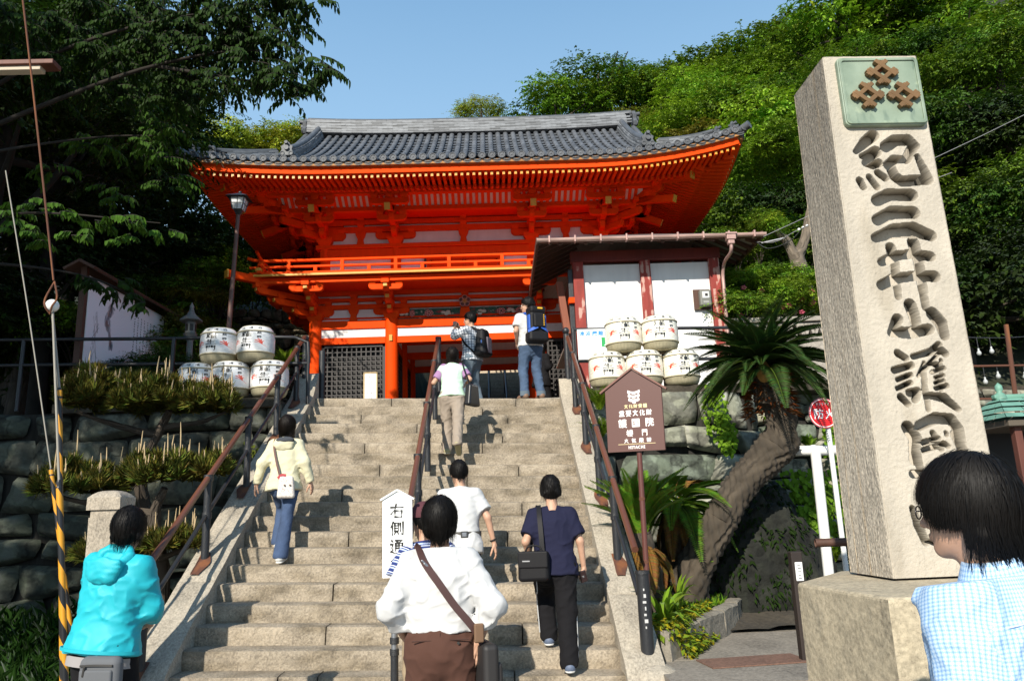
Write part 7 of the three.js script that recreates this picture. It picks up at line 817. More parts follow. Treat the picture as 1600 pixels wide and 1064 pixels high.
  const O = thing('altar_flowers', 'orange flowers standing before the lattice of the roadside shrine', 'flowers', [4.98, 1.0, -6.62]); { const l = [], st = []; for (let i = 0; i < 9; i++) { const p = V((r() - 0.5) * 0.16, 0.5 + r() * 0.35, (r() - 0.5) * 0.1); const g = new THREE.SphereGeometry(0.035, 8, 6); g.scale(1, 0.7, 1); g.translate(p.x, p.y, p.z); l.push(g); st.push(bar(V(0, 0, 0), p, 0.004, 0.004, 5)); } mesh('blossoms', l, M([0.8, 0.22, 0.02], { roughness: 0.6 }), O, 'stuff'); mesh('stems', st, M([0.08, 0.14, 0.03]), O, 'stuff'); mesh('vase', lathe([[0.05, -0.2], [0.06, -0.1], [0.04, 0.05], [0.05, 0.08]], 14), M([0.5, 0.5, 0.5], { roughness: 0.4 }), O); mesh('stand', boxUV(rbx(0.2, 0.85, 0.16, 0.01, 0, -0.6, 0)), mat.granite, O); }
}
// sago cycads: scarred trunk and a whorl of stiff feathery fronds
const frondGeo = (L, droop, sd, o = {}) => { const r = rng(sd), S = leafSoup(), n = 54, P = (q) => V(0, L * (q * 0.92 - droop * q * q), L * (0.25 * q + 0.85 * q * q * (0.6 + droop * 0.4)) * (o.out ?? 1)); const rach = taperTube([P(0), P(0.33), P(0.66), P(1)], [0.014, 0.011, 0.008, 0.003], 10, 5); for (let k = 2; k <= n; k++) { const q = 0.10 + 0.9 * k / n, p = P(q), d = P(Math.min(1, q + 0.02)).sub(P(q - 0.02)).normalize(), up = V(1, 0, 0).cross(d).negate(), l = (o.ll ?? 0.17) * Math.sin(Math.min(1, 0.2 + q * 0.78) * Math.PI) * (0.9 + 0.2 * r()) + 0.02; for (const s of [-1, 1]) S.put(p, V(s, 0, 0).addScaledVector(d, 0.55).addScaledVector(up, 0.45), up, l, 0.021, [1, 1, 1].map((c) => c * (0.75 + 0.5 * r())), 0.12); } const g = norm(S.geo()); return merge([g, paint(rach, 1.2, 1.0, 0.6)]); };
{
  const F = [[0.95, 0.42, 1], [0.90, 0.30, 2], [1.0, 0.55, 3], [0.85, 0.22, 4]].map(([l, d, s]) => frondGeo(l, d, s)), dry = leafM([0.20, 0.11, 0.03], { transmission: 0.1 });
  const whorl = (t, c, n, sc, lm, o = {}) => { const r = rng(o.seed ?? 7); for (let i = 0; i < n; i++) { const a = i * 2.39996, lv = i / n; const f = mesh('frond', F[Math.floor(r() * 4)], o.mats ? o.mats[Math.floor(r() * o.mats.length)] : lm, t); f.position.copy(c).add(V(Math.sin(a) * 0.07, -lv * 0.10, Math.cos(a) * 0.07)); f.rotation.order = 'YXZ'; f.rotation.y = a + (r() - 0.5) * 0.3; f.rotation.x = lerp(o.t0 ?? -0.35, o.t1 ?? 0.95, Math.pow(lv, o.pw ?? 0.8)) + (r() - 0.5) * 0.2; f.scale.setScalar(sc * (0.85 + 0.3 * r())); } };
  const t = thing('cycad', 'big sago cycad with a thick leaning S-shaped trunk and a wide crown of dark fronds', 'cycad', [0, 0, 0]);
  const g = taperTube([V(2.18, 0.15, -9.75), V(2.30, 0.75, -9.6), V(2.62, 1.30, -9.5), V(2.98, 1.80, -9.5), V(3.32, 2.12, -9.5), V(3.56, 2.38, -9.5), V(3.53, 2.72, -9.5), V(3.44, 3.02, -9.5), V(3.42, 3.25, -9.5)], [0.27, 0.22, 0.19, 0.185, 0.21, 0.24, 0.24, 0.18, 0.16], 150, 44, 0.12, 4);
  { const p = g.attributes.position, u = g.attributes.uv, nn = g.attributes.normal; for (let i = 0; i < p.count; i++) { const row = Math.floor(i / 45), col = i % 45, y = row * 0.5, k = Math.sin((row / 150) * 52 * Math.PI * 2 * 0.5 + (col % 2) * 0) * Math.sin(col / 44 * Math.PI * 2 * 11 + Math.floor(row / 3) * 1.57); const am = 0.022 * k + 0.03 * fbm(p.getX(i) * 6, p.getY(i) * 6, p.getZ(i) * 6); p.setXYZ(i, p.getX(i) + nn.getX(i) * am, p.getY(i) + nn.getY(i) * am, p.getZ(i) + nn.getZ(i) * am); } g.computeVertexNormals(); }
  mesh('trunk', g, M([0.10, 0.078, 0.055], { roughness: 0.95, map: T.bark, bumpMap: T.barkBump, bumpScale: 0.03 }), t);
  { const S = leafSoup(), r = rng(13); for (let i = 0; i < 420; i++) { const a = r() * 6.28, y = 2.62 + r() * 0.62, rr = lerp(0.28, 0.17, (y - 2.62) / 0.62); S.put(V(3.46 + Math.cos(a) * rr, y, -9.5 + Math.sin(a) * rr), V(Math.cos(a), -0.5 + r(), Math.sin(a)), V(0, 1, 0), 0.09 + 0.07 * r(), 0.025, [0.5 + 0.5 * r(), 0.45, 0.4], 0.1); } mesh('leaf_bases', S.geo(), dry, t, 'stuff'); }
  whorl(t, V(3.42, 3.28, -9.5), 76, 0.95, LM.cycad, { seed: 5, t0: -0.35, t1: 1.12, pw: 0.8 });
  { const fl = mesh('old_cone', new THREE.SphereGeometry(0.11, 14, 10).scale(0.8, 1.3, 0.7).translate(3.33, 3.17, -9.27), M([0.45, 0.26, 0.07], { roughness: 0.9, map: T.mottle }), t); }
  const s1 = thing('cycad', 'small upright cycad with tall green fronds behind the brown sign post', 'cycad', [0, 0, 0]); mesh('trunk', taperTube([V(1.70, 0.3, -9.0), V(1.64, 0.9, -9.0), V(1.60, 1.32, -8.95)], [0.17, 0.19, 0.12], 20, 14, 0.5, 3), mat.bark, s1); whorl(s1, V(1.60, 1.30, -8.95), 26, 0.82, LM.mid, { seed: 8, t0: -0.66, t1: -0.1, mats: [LM.mid, LM.deep, LM.fresh] }); whorl(s1, V(1.60, 1.16, -8.95), 22, 0.55, dry, { seed: 9, t0: 1.5, t1: 2.4 });
  const s2 = thing('cycad', 'small drooping cycad with browning frond tips below the leaning trunk', 'cycad', [0, 0, 0]); mesh('trunk', taperTube([V(2.2, 0.5, -10.3), V(2.22, 1.1, -10.2), V(2.26, 1.62, -10.1)], [0.18, 0.18, 0.12], 18, 12, 0.5, 6), mat.bark, s2); whorl(s2, V(2.26, 1.62, -10.0), 30, 0.85, LM.deep, { seed: 15, t0: 0.1, t1: 1.3, mats: [LM.deep, LM.deep, LM.mid, dry] }); whorl(s2, V(2.28, 1.45, -9.95), 10, 0.5, dry, { seed: 19, t0: 1.4, t1: 2.2 });
}
{ // black pines trained in flat pads, with tall pale candles
  const r = rng(640), tuftG = (() => { const S = leafSoup(); for (let i = 0; i < 44; i++) { const d = V(r() - 0.5, 0.25 + r() * 0.8, r() - 0.5); S.put(V(0, 0, 0), d, V(r() - 0.5, r() - 0.5, r() - 0.5), 0.11 + 0.05 * r(), 0.0036, [0.7 + 0.5 * r(), 0.75 + 0.5 * r(), 0.7], 0.02); } return S.geo(); })(); const candleM = M([0.46, 0.34, 0.19], { roughness: 0.8 });
  const pine = (label, trunk, pads) => { const t = thing('black_pine', label, 'pine tree', [0, 0, 0]); mesh('trunk', trunk.map(([p, rad], i) => taperTube(p.map((q) => V(...q)), rad, 18, 8, 0.6, i + 2)), mat.bark, t);
    const N = pads.reduce((s, p) => s + p[6], 0), im = new THREE.InstancedMesh(tuftG, LM.needle, N), m = new THREE.Matrix4(), q = new THREE.Quaternion(), c = new THREE.Color(); let k = 0; const cand = [];
    for (const [x, y, z, rx, ry, rz, n, nc] of pads) { for (let i = 0; i < n; i++) { let a = r() * 6.283, s = Math.sqrt(r()); for (let w = 0; w < 6 && noise3(x * 3 + Math.cos(a) * s * 2.4, z * 3, Math.sin(a) * s * 2.4) < -0.06; w++) { a = r() * 6.283; s = Math.sqrt(r()); } const dx = Math.cos(a) * s * (0.85 + 0.3 * noise3(a * 2, x, 1)), dz = Math.sin(a) * s, top = ry * Math.sqrt(Math.max(0, 1 - s * s)) * (0.2 + 0.8 * r()); const p = V(x + dx * rx, y + top * (0.75 + 1.3 * fbm(dx * 3.5 + x, dz * 3.5, 3)), z + dz * rz); q.setFromEuler(new THREE.Euler((r() - 0.5) * 1.2 + dz * 0.6, r() * 6.28, (r() - 0.5) * 1.2 - dx * 0.6)); const sc = 0.8 + 0.5 * r(); m.compose(p, q, V(sc, sc, sc)); im.setMatrixAt(k, m); const tn = 0.6 + 0.7 * r(); c.setRGB(tn * (0.8 + 0.5 * r()), tn, tn * 0.8); im.setColorAt(k, c); k++; if (i < nc) { const h = 0.16 + 0.30 * r() * r() + 0.06 * r(), lx = (r() - 0.5) * 0.05; cand.push(taperTube([p.clone().add(V(0, 0.02, 0)), p.clone().add(V(lx * 0.3, h * 0.6, 0)), p.clone().add(V(lx, h, 0))], [0.007, 0.009, 0.004], 4, 5)); } } }
    im.name = 'needles'; im.userData.kind = 'stuff'; im.castShadow = im.receiveShadow = true; t.add(im); mesh('candles', cand, candleM, t, 'stuff'); };
  pine('trained black pine with broad top pad and pale candles before the text board', [[[[-4.5, 0, -10.2], [-4.35, 1.4, -10.0], [-4.5, 2.2, -9.9], [-4.25, 2.75, -9.8], [-4.1, 3.0, -9.7]], [0.12, 0.10, 0.08, 0.06, 0.04]], [[[-4.3, 2.7, -9.8], [-4.8, 2.85, -9.7], [-5.2, 3.0, -9.6]], [0.05, 0.035, 0.02]], [[[-4.2, 2.8, -9.8], [-3.7, 2.85, -9.75], [-3.4, 2.95, -9.7]], [0.045, 0.03, 0.015]]], [[-4.95, 3.05, -9.6, 0.50, 0.5, 0.5, 558, 60], [-4.25, 3.0, -9.65, 0.60, 0.46, 0.5, 651, 75], [-3.62, 2.98, -9.7, 0.42, 0.36, 0.4, 372, 45]]);
  pine('lower trained black pine with spreading dim pads beside the left handrail', [[[[-3.95, 0, -9.3], [-3.85, 1.0, -9.2], [-3.95, 1.7, -9.1], [-3.8, 2.0, -9.0]], [0.11, 0.09, 0.07, 0.04]], [[[-3.9, 1.7, -9.1], [-4.6, 1.85, -9.0], [-5.0, 1.95, -8.95]], [0.05, 0.035, 0.02]], [[[-3.9, 1.2, -9.15], [-3.6, 1.3, -9.0], [-3.45, 1.35, -8.95]], [0.04, 0.03, 0.015]]], [[-4.75, 1.98, -9.0, 0.55, 0.34, 0.45, 434, 45], [-3.85, 2.05, -9.1, 0.48, 0.36, 0.4, 434, 42], [-3.38, 2.15, -9.3, 0.22, 0.2, 0.3, 148, 18], [-3.62, 1.32, -8.9, 0.34, 0.2, 0.3, 223, 24], [-4.3, 1.25, -8.8, 0.4, 0.2, 0.35, 198, 12]]);
}
// ---------------------------------------------------------------- people: one smooth skinned surface each, clothes and hair over it
function surfaceNet(f, lo, hi, h) { // zero surface of the distance field f as a smooth quad net
  const n = [0, 1, 2].map((k) => Math.ceil((hi[k] - lo[k]) / h) + 1), [nx, ny, nz] = n, F = new Float32Array(nx * ny * nz);
  for (let k = 0, i = 0; k < nz; k++) for (let j = 0; j < ny; j++) for (let q = 0; q < nx; q++, i++) F[i] = f(lo[0] + q * h, lo[1] + j * h, lo[2] + k * h);
  const id = new Int32Array(nx * ny * nz).fill(-1), pos = [], idx = [], off = []; for (let c = 0; c < 8; c++) off.push((c & 1) + ((c >> 1) & 1) * nx + ((c >> 2) & 1) * nx * ny);
  const edges = [[0, 1], [2, 3], [4, 5], [6, 7], [0, 2], [1, 3], [4, 6], [5, 7], [0, 4], [1, 5], [2, 6], [3, 7]];
  for (let k = 0; k < nz - 1; k++) for (let j = 0; j < ny - 1; j++) for (let q = 0; q < nx - 1; q++) {
    const b = q + j * nx + k * nx * ny; let m = 0; for (let c = 0; c < 8; c++) if (F[b + off[c]] < 0) m |= 1 << c; if (m === 0 || m === 255) continue;
    let x = 0, y = 0, z = 0, cnt = 0; for (const [a, c] of edges) { const A = F[b + off[a]], B = F[b + off[c]]; if ((A < 0) === (B < 0)) continue; const t = A / (A - B); x += (a & 1) + t * ((c & 1) - (a & 1)); y += ((a >> 1) & 1) + t * (((c >> 1) & 1) - ((a >> 1) & 1)); z += ((a >> 2) & 1) + t * (((c >> 2) & 1) - ((a >> 2) & 1)); cnt++; }
    id[b] = pos.length / 3; pos.push(lo[0] + (q + x / cnt) * h, lo[1] + (j + y / cnt) * h, lo[2] + (k + z / cnt) * h);
  }
  const sx = 1, sy = nx, sz = nx * ny;
  for (let k = 1; k < nz - 1; k++) for (let j = 1; j < ny - 1; j++) for (let q = 1; q < nx - 1; q++) { const b = q + j * nx + k * sz, a = F[b] < 0;
    for (const [d, u, v] of [[sx, sy, sz], [sy, sz, sx], [sz, sx, sy]]) { if ((F[b + d] < 0) === a) continue; const p = [id[b - u - v], id[b - v], id[b], id[b - u]]; if (p.some((w) => w < 0)) continue; if (a) idx.push(p[0], p[1], p[2], p[0], p[2], p[3]); else idx.push(p[0], p[2], p[1], p[0], p[3], p[2]); } }
  const g = new THREE.BufferGeometry(); g.setAttribute('position', new THREE.Float32BufferAttribute(pos, 3)); const uv = new Float32Array(pos.length / 3 * 2); for (let i = 0; i < pos.length / 3; i++) { uv[i * 2] = pos[i * 3]; uv[i * 2 + 1] = pos[i * 3 + 1]; } g.setAttribute('uv', new THREE.BufferAttribute(uv, 2)); g.setIndex(idx); g.computeVertexNormals(); return g;
}
const smin = (a, b, k) => { const h = Math.max(k - Math.abs(a - b), 0) / k; return Math.min(a, b) - h * h * k * 0.25; }, smax = (a, b, k) => -smin(-a, -b, k);
const capd = (x, y, z, a, b, ra, rb) => { const bx0 = b.x - a.x, by = b.y - a.y, bz = b.z - a.z, px = x - a.x, py = y - a.y, pz = z - a.z, t = clamp((px * bx0 + py * by + pz * bz) / (bx0 * bx0 + by * by + bz * bz + 1e-9)); const dx = px - bx0 * t, dy = py - by * t, dz = pz - bz * t; return Math.sqrt(dx * dx + dy * dy + dz * dz) - (ra + (rb - ra) * t); };
const elld = (x, y, z, c, r) => { const a = (x - c.x) / r.x, b = (y - c.y) / r.y, d = (z - c.z) / r.z, k = Math.sqrt(a * a + b * b + d * d); return (k - 1) * Math.min(r.x, r.y, r.z); };
function headField(x, y, z) { // eye level at y = 0, face towards -z, for a body 1.7 m tall
  const ax = Math.abs(x); let d = elld(x, y, z, V(0, 0.03, 0.015), V(0.074, 0.094, 0.093)); d = smin(d, elld(x, y, z, V(0, -0.035, -0.03), V(0.061, 0.086, 0.062)), 0.03); d = smin(d, capd(ax, y, z, V(0.046, -0.058, 0.002), V(0.004, -0.102, -0.062), 0.022, 0.022), 0.025);
  d = smin(d, capd(ax, y, z, V(0.02, 0.02, -0.083), V(0.05, 0.016, -0.066), 0.008, 0.007), 0.02); d = smax(d, -(Math.hypot(ax - 0.032, y + 0.001, z + 0.102) - 0.019), 0.015); d = smin(d, capd(ax, y, z, V(0.045, -0.03, -0.065), V(0.05, -0.04, -0.05), 0.012, 0.010), 0.02);
  d = smin(d, capd(x, y, z, V(0, 0.0, -0.09), V(0, -0.036, -0.106), 0.008, 0.012), 0.012); d = smin(d, Math.hypot(ax - 0.012, y + 0.04, z + 0.096) - 0.007, 0.008); d = smin(d, capd(ax, y, z, V(0, -0.066, -0.093), V(0.021, -0.067, -0.084), 0.006, 0.004), 0.006); d = smin(d, capd(ax, y, z, V(0, -0.076, -0.091), V(0.018, -0.074, -0.084), 0.006, 0.004), 0.006);
  let e = elld(ax, y + 0.3 * (z - 0.02), z, V(0.079, -0.012, 0.02), V(0.011, 0.033, 0.021)); e = smax(e, -elld(ax, y, z, V(0.089, -0.008, 0.018), V(0.007, 0.018, 0.011)), 0.006); d = smin(d, e, 0.008);
  return smin(d, capd(x, y, z, V(0, -0.06, 0.025), V(0, -0.21, 0.035), 0.053, 0.058), 0.03);
}
const HEAD = surfaceNet(headField, [-0.11, -0.22, -0.14], [0.11, 0.15, 0.13], 0.0042);
function handGeo(curl, spread = 0.08, thumb = 0.5) { // right hand: wrist at origin, fingers along -y, palm towards -z, thumb on -x
  const bones = [[V(0, 0, 0), V(0, -0.03, 0), 0.024, 0.026]]; const roots = [[-0.030, -0.088, 0.070, 0.009], [-0.010, -0.092, 0.079, 0.0095], [0.011, -0.089, 0.073, 0.009], [0.030, -0.081, 0.056, 0.008]];
  for (const [x, y, L, r] of roots) { bones.push([V(x * 0.6, -0.02, 0), V(x, y, 0), 0.016, 0.0125]); let p = V(x, y, 0), a = curl * 0.7, s = x * spread * 12; const seg = [0.46, 0.30, 0.24]; for (let i = 0; i < 3; i++) { const q = p.clone().add(V(Math.sin(s) * L * seg[i] * Math.cos(a), -Math.cos(a) * L * seg[i], -Math.sin(a) * L * seg[i])); bones.push([p, q, r * (1 - i * 0.08), r * (0.94 - i * 0.1)]); p = q; a += curl * (0.9 + 0.1 * i); } }
  { let p = V(-0.022, -0.028, -0.006); const d1 = V(-0.75, -0.75, -thumb).normalize(), q = p.clone().addScaledVector(d1, 0.042), d2 = V(-0.35, -0.9, -thumb * 1.1).normalize(), w = q.clone().addScaledVector(d2, 0.034), u = w.clone().addScaledVector(V(-0.1, -1, -thumb * 1.2).normalize(), 0.026); bones.push([p, q, 0.015, 0.0115], [q, w, 0.0112, 0.0098], [w, u, 0.0098, 0.008]); }
  return surfaceNet((x, y, z) => { let d = 9; bones.forEach(([a, b, ra, rb], i) => { d = smin(d, capd(x, y, z, a, b, ra, rb), 0.005); }); return d; }, [-0.10, -0.20, -0.11], [0.07, 0.04, 0.05], 0.0042);
}
const HANDS = { relaxed: handGeo(0.32), grip: handGeo(0.95, 0.03, 0.9), flat: handGeo(0.12, 0.1, 0.2) };
const skinM = M([0.50, 0.29, 0.195], { roughness: 0.55, sheen: 0.0001 }), hairM = M([0.0065, 0.0055, 0.005], { roughness: 0.55, specularIntensity: 0.35, sheen: 0.0001, side: THREE.DoubleSide }), hairBrown = M([0.010, 0.007, 0.0055], { roughness: 0.55, specularIntensity: 0.35, sheen: 0.0001, side: THREE.DoubleSide }), eyeW = M([0.7, 0.68, 0.65], { roughness: 0.25 }), eyeD = M([0.02, 0.012, 0.01], { roughness: 0.2 });
// hair: a scalp shell and ribbons that follow the head and hang
function hairParts(style, seed, strands, w = 0.0045) {
  const r = rng(seed), S = { short: { b: -0.088, s: -0.012, f: 0.060, t: 0.026, drop: 0.035 }, mid: { b: -0.115, s: -0.035, f: 0.05, t: 0.032, drop: 0.05 }, mop: { b: -0.135, s: -0.030, f: 0.035, t: 0.034, drop: 0.06 }, bob: { b: -0.17, s: -0.14, f: 0.045, t: 0.032, drop: 0.08 }, long: { b: -0.24, s: -0.19, f: 0.05, t: 0.032, drop: 0.13 } }[style];
  const c = V(0, 0.03, 0.016), R = V(0.074, 0.095, 0.094), line = (x, z) => { const a = Math.atan2(Math.abs(x), z); return a < 1.57 ? lerp(S.b, S.s, Math.pow(a / 1.57, 1.5)) : lerp(S.s, S.f, Math.pow((a - 1.57) / 1.57, 0.6)); };
  const fld = (x, y, z) => { let d = elld(x, y, z, c, V(R.x + S.t * 0.8, R.y + S.t, R.z + S.t)); if (S.b < -0.11) d = smin(d, elld(x, y, z, V(0, S.b * 0.45, 0.035), V(0.082 + S.t * 0.4, -S.b * 0.75, 0.066)), 0.04); d += 0.006 * noise3(x * 55, y * 22, z * 55 + seed) + 0.007 * noise3(x * 22, y * 16, z * 22 + seed); const cut = line(x, z) - y + 0.006 * noise3(x * 70, z * 70, seed); d = smax(d, cut, 0.012); return smax(d, -elld(x, y, z, V(0, -0.045, -0.075), V(0.058 + (style === 'short' ? 0.02 : 0), 0.115, 0.075)), 0.012); };
  const shell = surfaceNet(fld, [-0.14, S.b - 0.07, -0.15], [0.14, 0.18, 0.16], 0.0065);
  const pos = [], nor = [], idx = [], crown = V(0.01, 0.12, 0.045);
  for (let i = 0; i < strands; i++) {
    let d = dirOf(r); d.y = Math.abs(d.y) * (r() < 0.75 ? 1 : -0.5); d.normalize(); const lay = 0.55 + 0.6 * r() + (r() < 0.08 ? 0.35 * r() : 0); let p = V(c.x + d.x * (R.x + S.t * lay), c.y + d.y * (R.y + S.t * lay), c.z + d.z * (R.z + S.t * lay)); if (p.y < line(p.x, p.z) + 0.01 || (p.z < -0.05 && p.y < S.f)) continue;
    const K = 7, len = (S.drop + 0.07) * (0.45 + 0.85 * r()), pts = [p.clone()], nn = []; let dir = p.clone().sub(crown); const jit = V(r() - 0.5, r() - 0.5, r() - 0.5).multiplyScalar(style === 'mop' ? 0.75 : 0.5);
    for (let k = 0; k < K; k++) { const n = V((p.x - c.x) / R.x ** 2, (p.y - c.y) / R.y ** 2, (p.z - c.z) / R.z ** 2).normalize(); let t = p.clone().sub(crown).normalize().multiplyScalar(0.8).add(V(0, -0.5 - 0.14 * k, 0)).add(jit.clone().multiplyScalar(0.5)); t.addScaledVector(n, -t.dot(n)); t.normalize(); nn.push(n); p = p.clone().addScaledVector(t, len / K); const q = V((p.x - c.x) / (R.x + S.t * lay), (p.y - c.y) / (R.y + S.t * lay), (p.z - c.z) / (R.z + S.t * lay)), ql = q.length(); if (p.y > c.y - 0.02) { if (ql < 1 || k < 3) p = V(c.x + (p.x - c.x) / ql, c.y + (p.y - c.y) / ql, c.z + (p.z - c.z) / ql); } else { const hr = Math.hypot(p.x / (R.x + S.t * lay * 0.9), (p.z - c.z) / (R.z + S.t * lay * 0.9)); if (hr < 0.93) { p.x /= hr / 0.93; p.z = c.z + (p.z - c.z) / (hr / 0.93); } } if ((p.z < -0.06 && p.y < S.f - 0.02 && Math.abs(p.x) < 0.058) || (p.z < 0.012 && S.b > -0.15 && p.y < S.s - 0.012 - 0.02 * r())) break; pts.push(p.clone()); }
    if (pts.length < 3) continue; nn.push(nn[nn.length - 1]); const b = pos.length / 3; pts.forEach((q, k) => { const tng = (pts[Math.min(k + 1, pts.length - 1)]).clone().sub(pts[Math.max(k - 1, 0)]), s = tng.cross(nn[k]).normalize(), ww = w * (1 - 0.75 * k / (pts.length - 1)) * 0.5, n2 = nn[k].clone().addScaledVector(s, (r() - 0.5) * 0.5).normalize(); pos.push(q.x - s.x * ww, q.y - s.y * ww, q.z - s.z * ww, q.x + s.x * ww, q.y + s.y * ww, q.z + s.z * ww); nor.push(n2.x, n2.y, n2.z, n2.x, n2.y, n2.z); if (k) { const e = b + (k - 1) * 2; idx.push(e, e + 1, e + 2, e + 1, e + 3, e + 2); } });
  }
  const g = new THREE.BufferGeometry(); g.setAttribute('position', new THREE.Float32BufferAttribute(pos, 3)); g.setAttribute('normal', new THREE.Float32BufferAttribute(nor, 3)); g.setIndex(idx); return merge([shell, g]);
}
const lim2 = (a, b, l1, l2, pole) => { const d = b.clone().sub(a), L = Math.min(d.length(), (l1 + l2) * 0.999), u = d.clone().normalize(), x = (l1 * l1 - l2 * l2 + L * L) / (2 * L), h = Math.sqrt(Math.max(0, l1 * l1 - x * x)), s = pole.clone().addScaledVector(u, -pole.dot(u)).normalize(); return a.clone().addScaledVector(u, x).addScaledVector(s, h); };
function person(label, o) {
  const t = thing('person', label, 'person', o.pos, o.yaw ?? 0), k = o.H / 1.7, f = o.fem ? 0.92 : 1, g0 = new THREE.Group(); // shapes are laid out for 1.7 m and scaled by k
  const hipY = o.hipY ?? 0.90, P = V(o.px ?? 0, hipY, o.pz ?? 0), ln = o.lean ?? 0.05, rl = o.roll ?? 0, U = V(-Math.sin(rl), Math.cos(ln) * Math.cos(rl), -Math.sin(ln)).normalize(), X = V(Math.cos(o.twist ?? 0), Math.sin(rl), -Math.sin(o.twist ?? 0)).normalize(), Z = X.clone().cross(U);
  const at = (x, y, z) => P.clone().addScaledVector(X, x).addScaledVector(U, y).addScaledVector(Z, z);
  const sh = [-1, 1].map((s) => at(s * 0.157 * f, 0.430 + (o.shrug ?? 0), 0)), neck = at(0, 0.50, 0.0), headC = neck.clone().add(V(0, 0.163, -0.035).add(V(U.x * 0.08, 0, U.z * 0.05)));
  const feet = o.feet.map((q) => V(...q)), hip = [-1, 1].map((s) => P.clone().add(V(s * 0.09, -0.01, 0))), ank = feet.map((q) => q.clone().add(V(0, 0.075, 0.02))), knee = [0, 1].map((i) => lim2(hip[i], ank[i], 0.415, 0.415, V(0, 0.1, -1)));
  const elb = o.elbow.map((q) => at(...q)), wri = o.wrist.map((q) => at(...q));
  const add = (name, geo, m) => { geo.scale(k, k, k); return mesh(name, geo, m, t); };
  const seed = o.seed ?? 1, sharp = (v) => Math.pow(1 - Math.min(1, Math.abs(v) * 2.8), 2), wr = (x, y, z, a) => a * (0.35 * noise3(x * 7 + seed, y * 6, z * 7) - 0.9 * sharp(noise3(x * 4 + y * 5 + seed, y * 7 - x * 5, z * 4)) * (0.5 + noise3(x * 5, y * 5, z * 5 + seed)) - 0.5 * sharp(noise3(x * 9 - y * 6, y * 10 + x * 4 + seed, z * 9)) + 0.10 * noise3(x * 26, y * 26, z * 26));
  // torso profile: [height, half width, half depth]
  const prof = o.prof ?? (o.fem ? [[-0.25, 0.178, 0.125], [-0.08, 0.178, 0.125], [0.10, 0.150, 0.108], [0.25, 0.150, 0.112], [0.36, 0.152, 0.108], [0.44, 0.118, 0.085], [0.52, 0.062, 0.058]] : [[-0.25, 0.180, 0.128], [-0.08, 0.178, 0.126], [0.10, 0.166, 0.118], [0.25, 0.174, 0.122], [0.36, 0.176, 0.116], [0.44, 0.135, 0.088], [0.52, 0.064, 0.060]]);
  const tor = (x, y, z, inf) => { const dx = x - P.x, dy = y - P.y, dz = z - P.z, a = dx * X.x + dy * X.y + dz * X.z, b = dx * U.x + dy * U.y + dz * U.z, c = dx * Z.x + dy * Z.y + dz * Z.z; let i = 0; while (i < prof.length - 2 && b > prof[i + 1][0]) i++; const q = clamp((b - prof[i][0]) / (prof[i + 1][0] - prof[i][0])), w = lerp(prof[i][1], prof[i + 1][1], q) + inf, dd = lerp(prof[i][2], prof[i + 1][2], q) + inf, e = Math.pow(Math.pow(Math.abs(a / w), 2.4) + Math.pow(Math.abs(c / dd), 2.4), 1 / 2.4); return [(e - 1) * Math.min(w, dd), b]; };
  const box = (pts, m) => { const lo = [9, 9, 9], hi = [-9, -9, -9]; for (const p of pts) [p.x, p.y, p.z].forEach((v, i) => { lo[i] = Math.min(lo[i], v - m); hi[i] = Math.max(hi[i], v + m); }); return [lo, hi]; };
  // body: torso core, arms and neck from one field; head and hands at a finer grain, merged into the same mesh
  const [bl, bh] = box([...sh, ...elb, ...wri, P, neck], 0.09); const body = surfaceNet((x, y, z) => { let d = smax(tor(x, y, z, -0.03)[0], y - neck.y - 0.01, 0.02); d = smin(d, capd(x, y, z, neck.clone().addScaledVector(U, -0.03), headC.clone().add(V(0, -0.1, 0.03)), 0.056 * f, 0.050 * f), 0.04); for (let i = 0; i < 2; i++) { let e = capd(x, y, z, sh[i], elb[i], 0.046 * f, 0.037 * f); e = smin(e, capd(x, y, z, elb[i], wri[i], 0.038 * f, 0.025 * f), 0.02); d = smin(d, e, 0.03); } return d; }, bl, bh, 0.013);
  const hq = new THREE.Quaternion().setFromEuler(new THREE.Euler(o.nod ?? 0, o.turn ?? 0, o.tilt ?? 0, 'YXZ')), hm = new THREE.Matrix4().compose(headC, hq, V(f ** 0.5, f ** 0.5, f ** 0.5)); const skin = [body, HEAD.clone().applyMatrix4(hm)];
  for (let i = 0; i < 2; i++) { const hp = (o.hand ?? ['relaxed', 'relaxed'])[i]; if (!hp) continue; const g = HANDS[hp].clone(); if (i === 0) { g.scale(-1, 1, 1); const q = g.index.array; for (let j = 0; j < q.length; j += 3) { const w = q[j]; q[j] = q[j + 1]; q[j + 1] = w; } g.computeVertexNormals(); } const d = wri[i].clone().sub(elb[i]).normalize(); const hd = o.handDir?.[i] ? V(...o.handDir[i]).normalize() : d, pn = V(...(o.palm?.[i] ?? [i ? -1 : 1, 0, -0.25])); pn.addScaledVector(hd, -pn.dot(hd)).normalize(); const Yx = hd.clone().negate(), Zx = pn.clone().negate(), Xx = Yx.clone().cross(Zx); g.applyMatrix4(new THREE.Matrix4().makeBasis(Xx, Yx, Zx).scale(V(f, f, f))); g.translate(wri[i].x, wri[i].y, wri[i].z); skin.push(g); }
  add('body', merge(skin), skinM);
  for (const s of [-1, 1]) { const e = new THREE.SphereGeometry(0.0115, 12, 10).translate(s * 0.031, 0.0, -0.0835).applyMatrix4(hm), p = new THREE.SphereGeometry(0.006, 10, 8).translate(s * 0.031, 0.0, -0.0915).applyMatrix4(hm); const em = add('eye', e, eyeW); p.scale(k, k, k); mesh('iris', p, eyeD, em); }
  const hair = hairParts(o.hair ?? 'short', seed * 13 + 5, o.strands ?? 700, o.strandW); hair.applyMatrix4(hm); add('hair', hair, o.hairM ?? hairM);
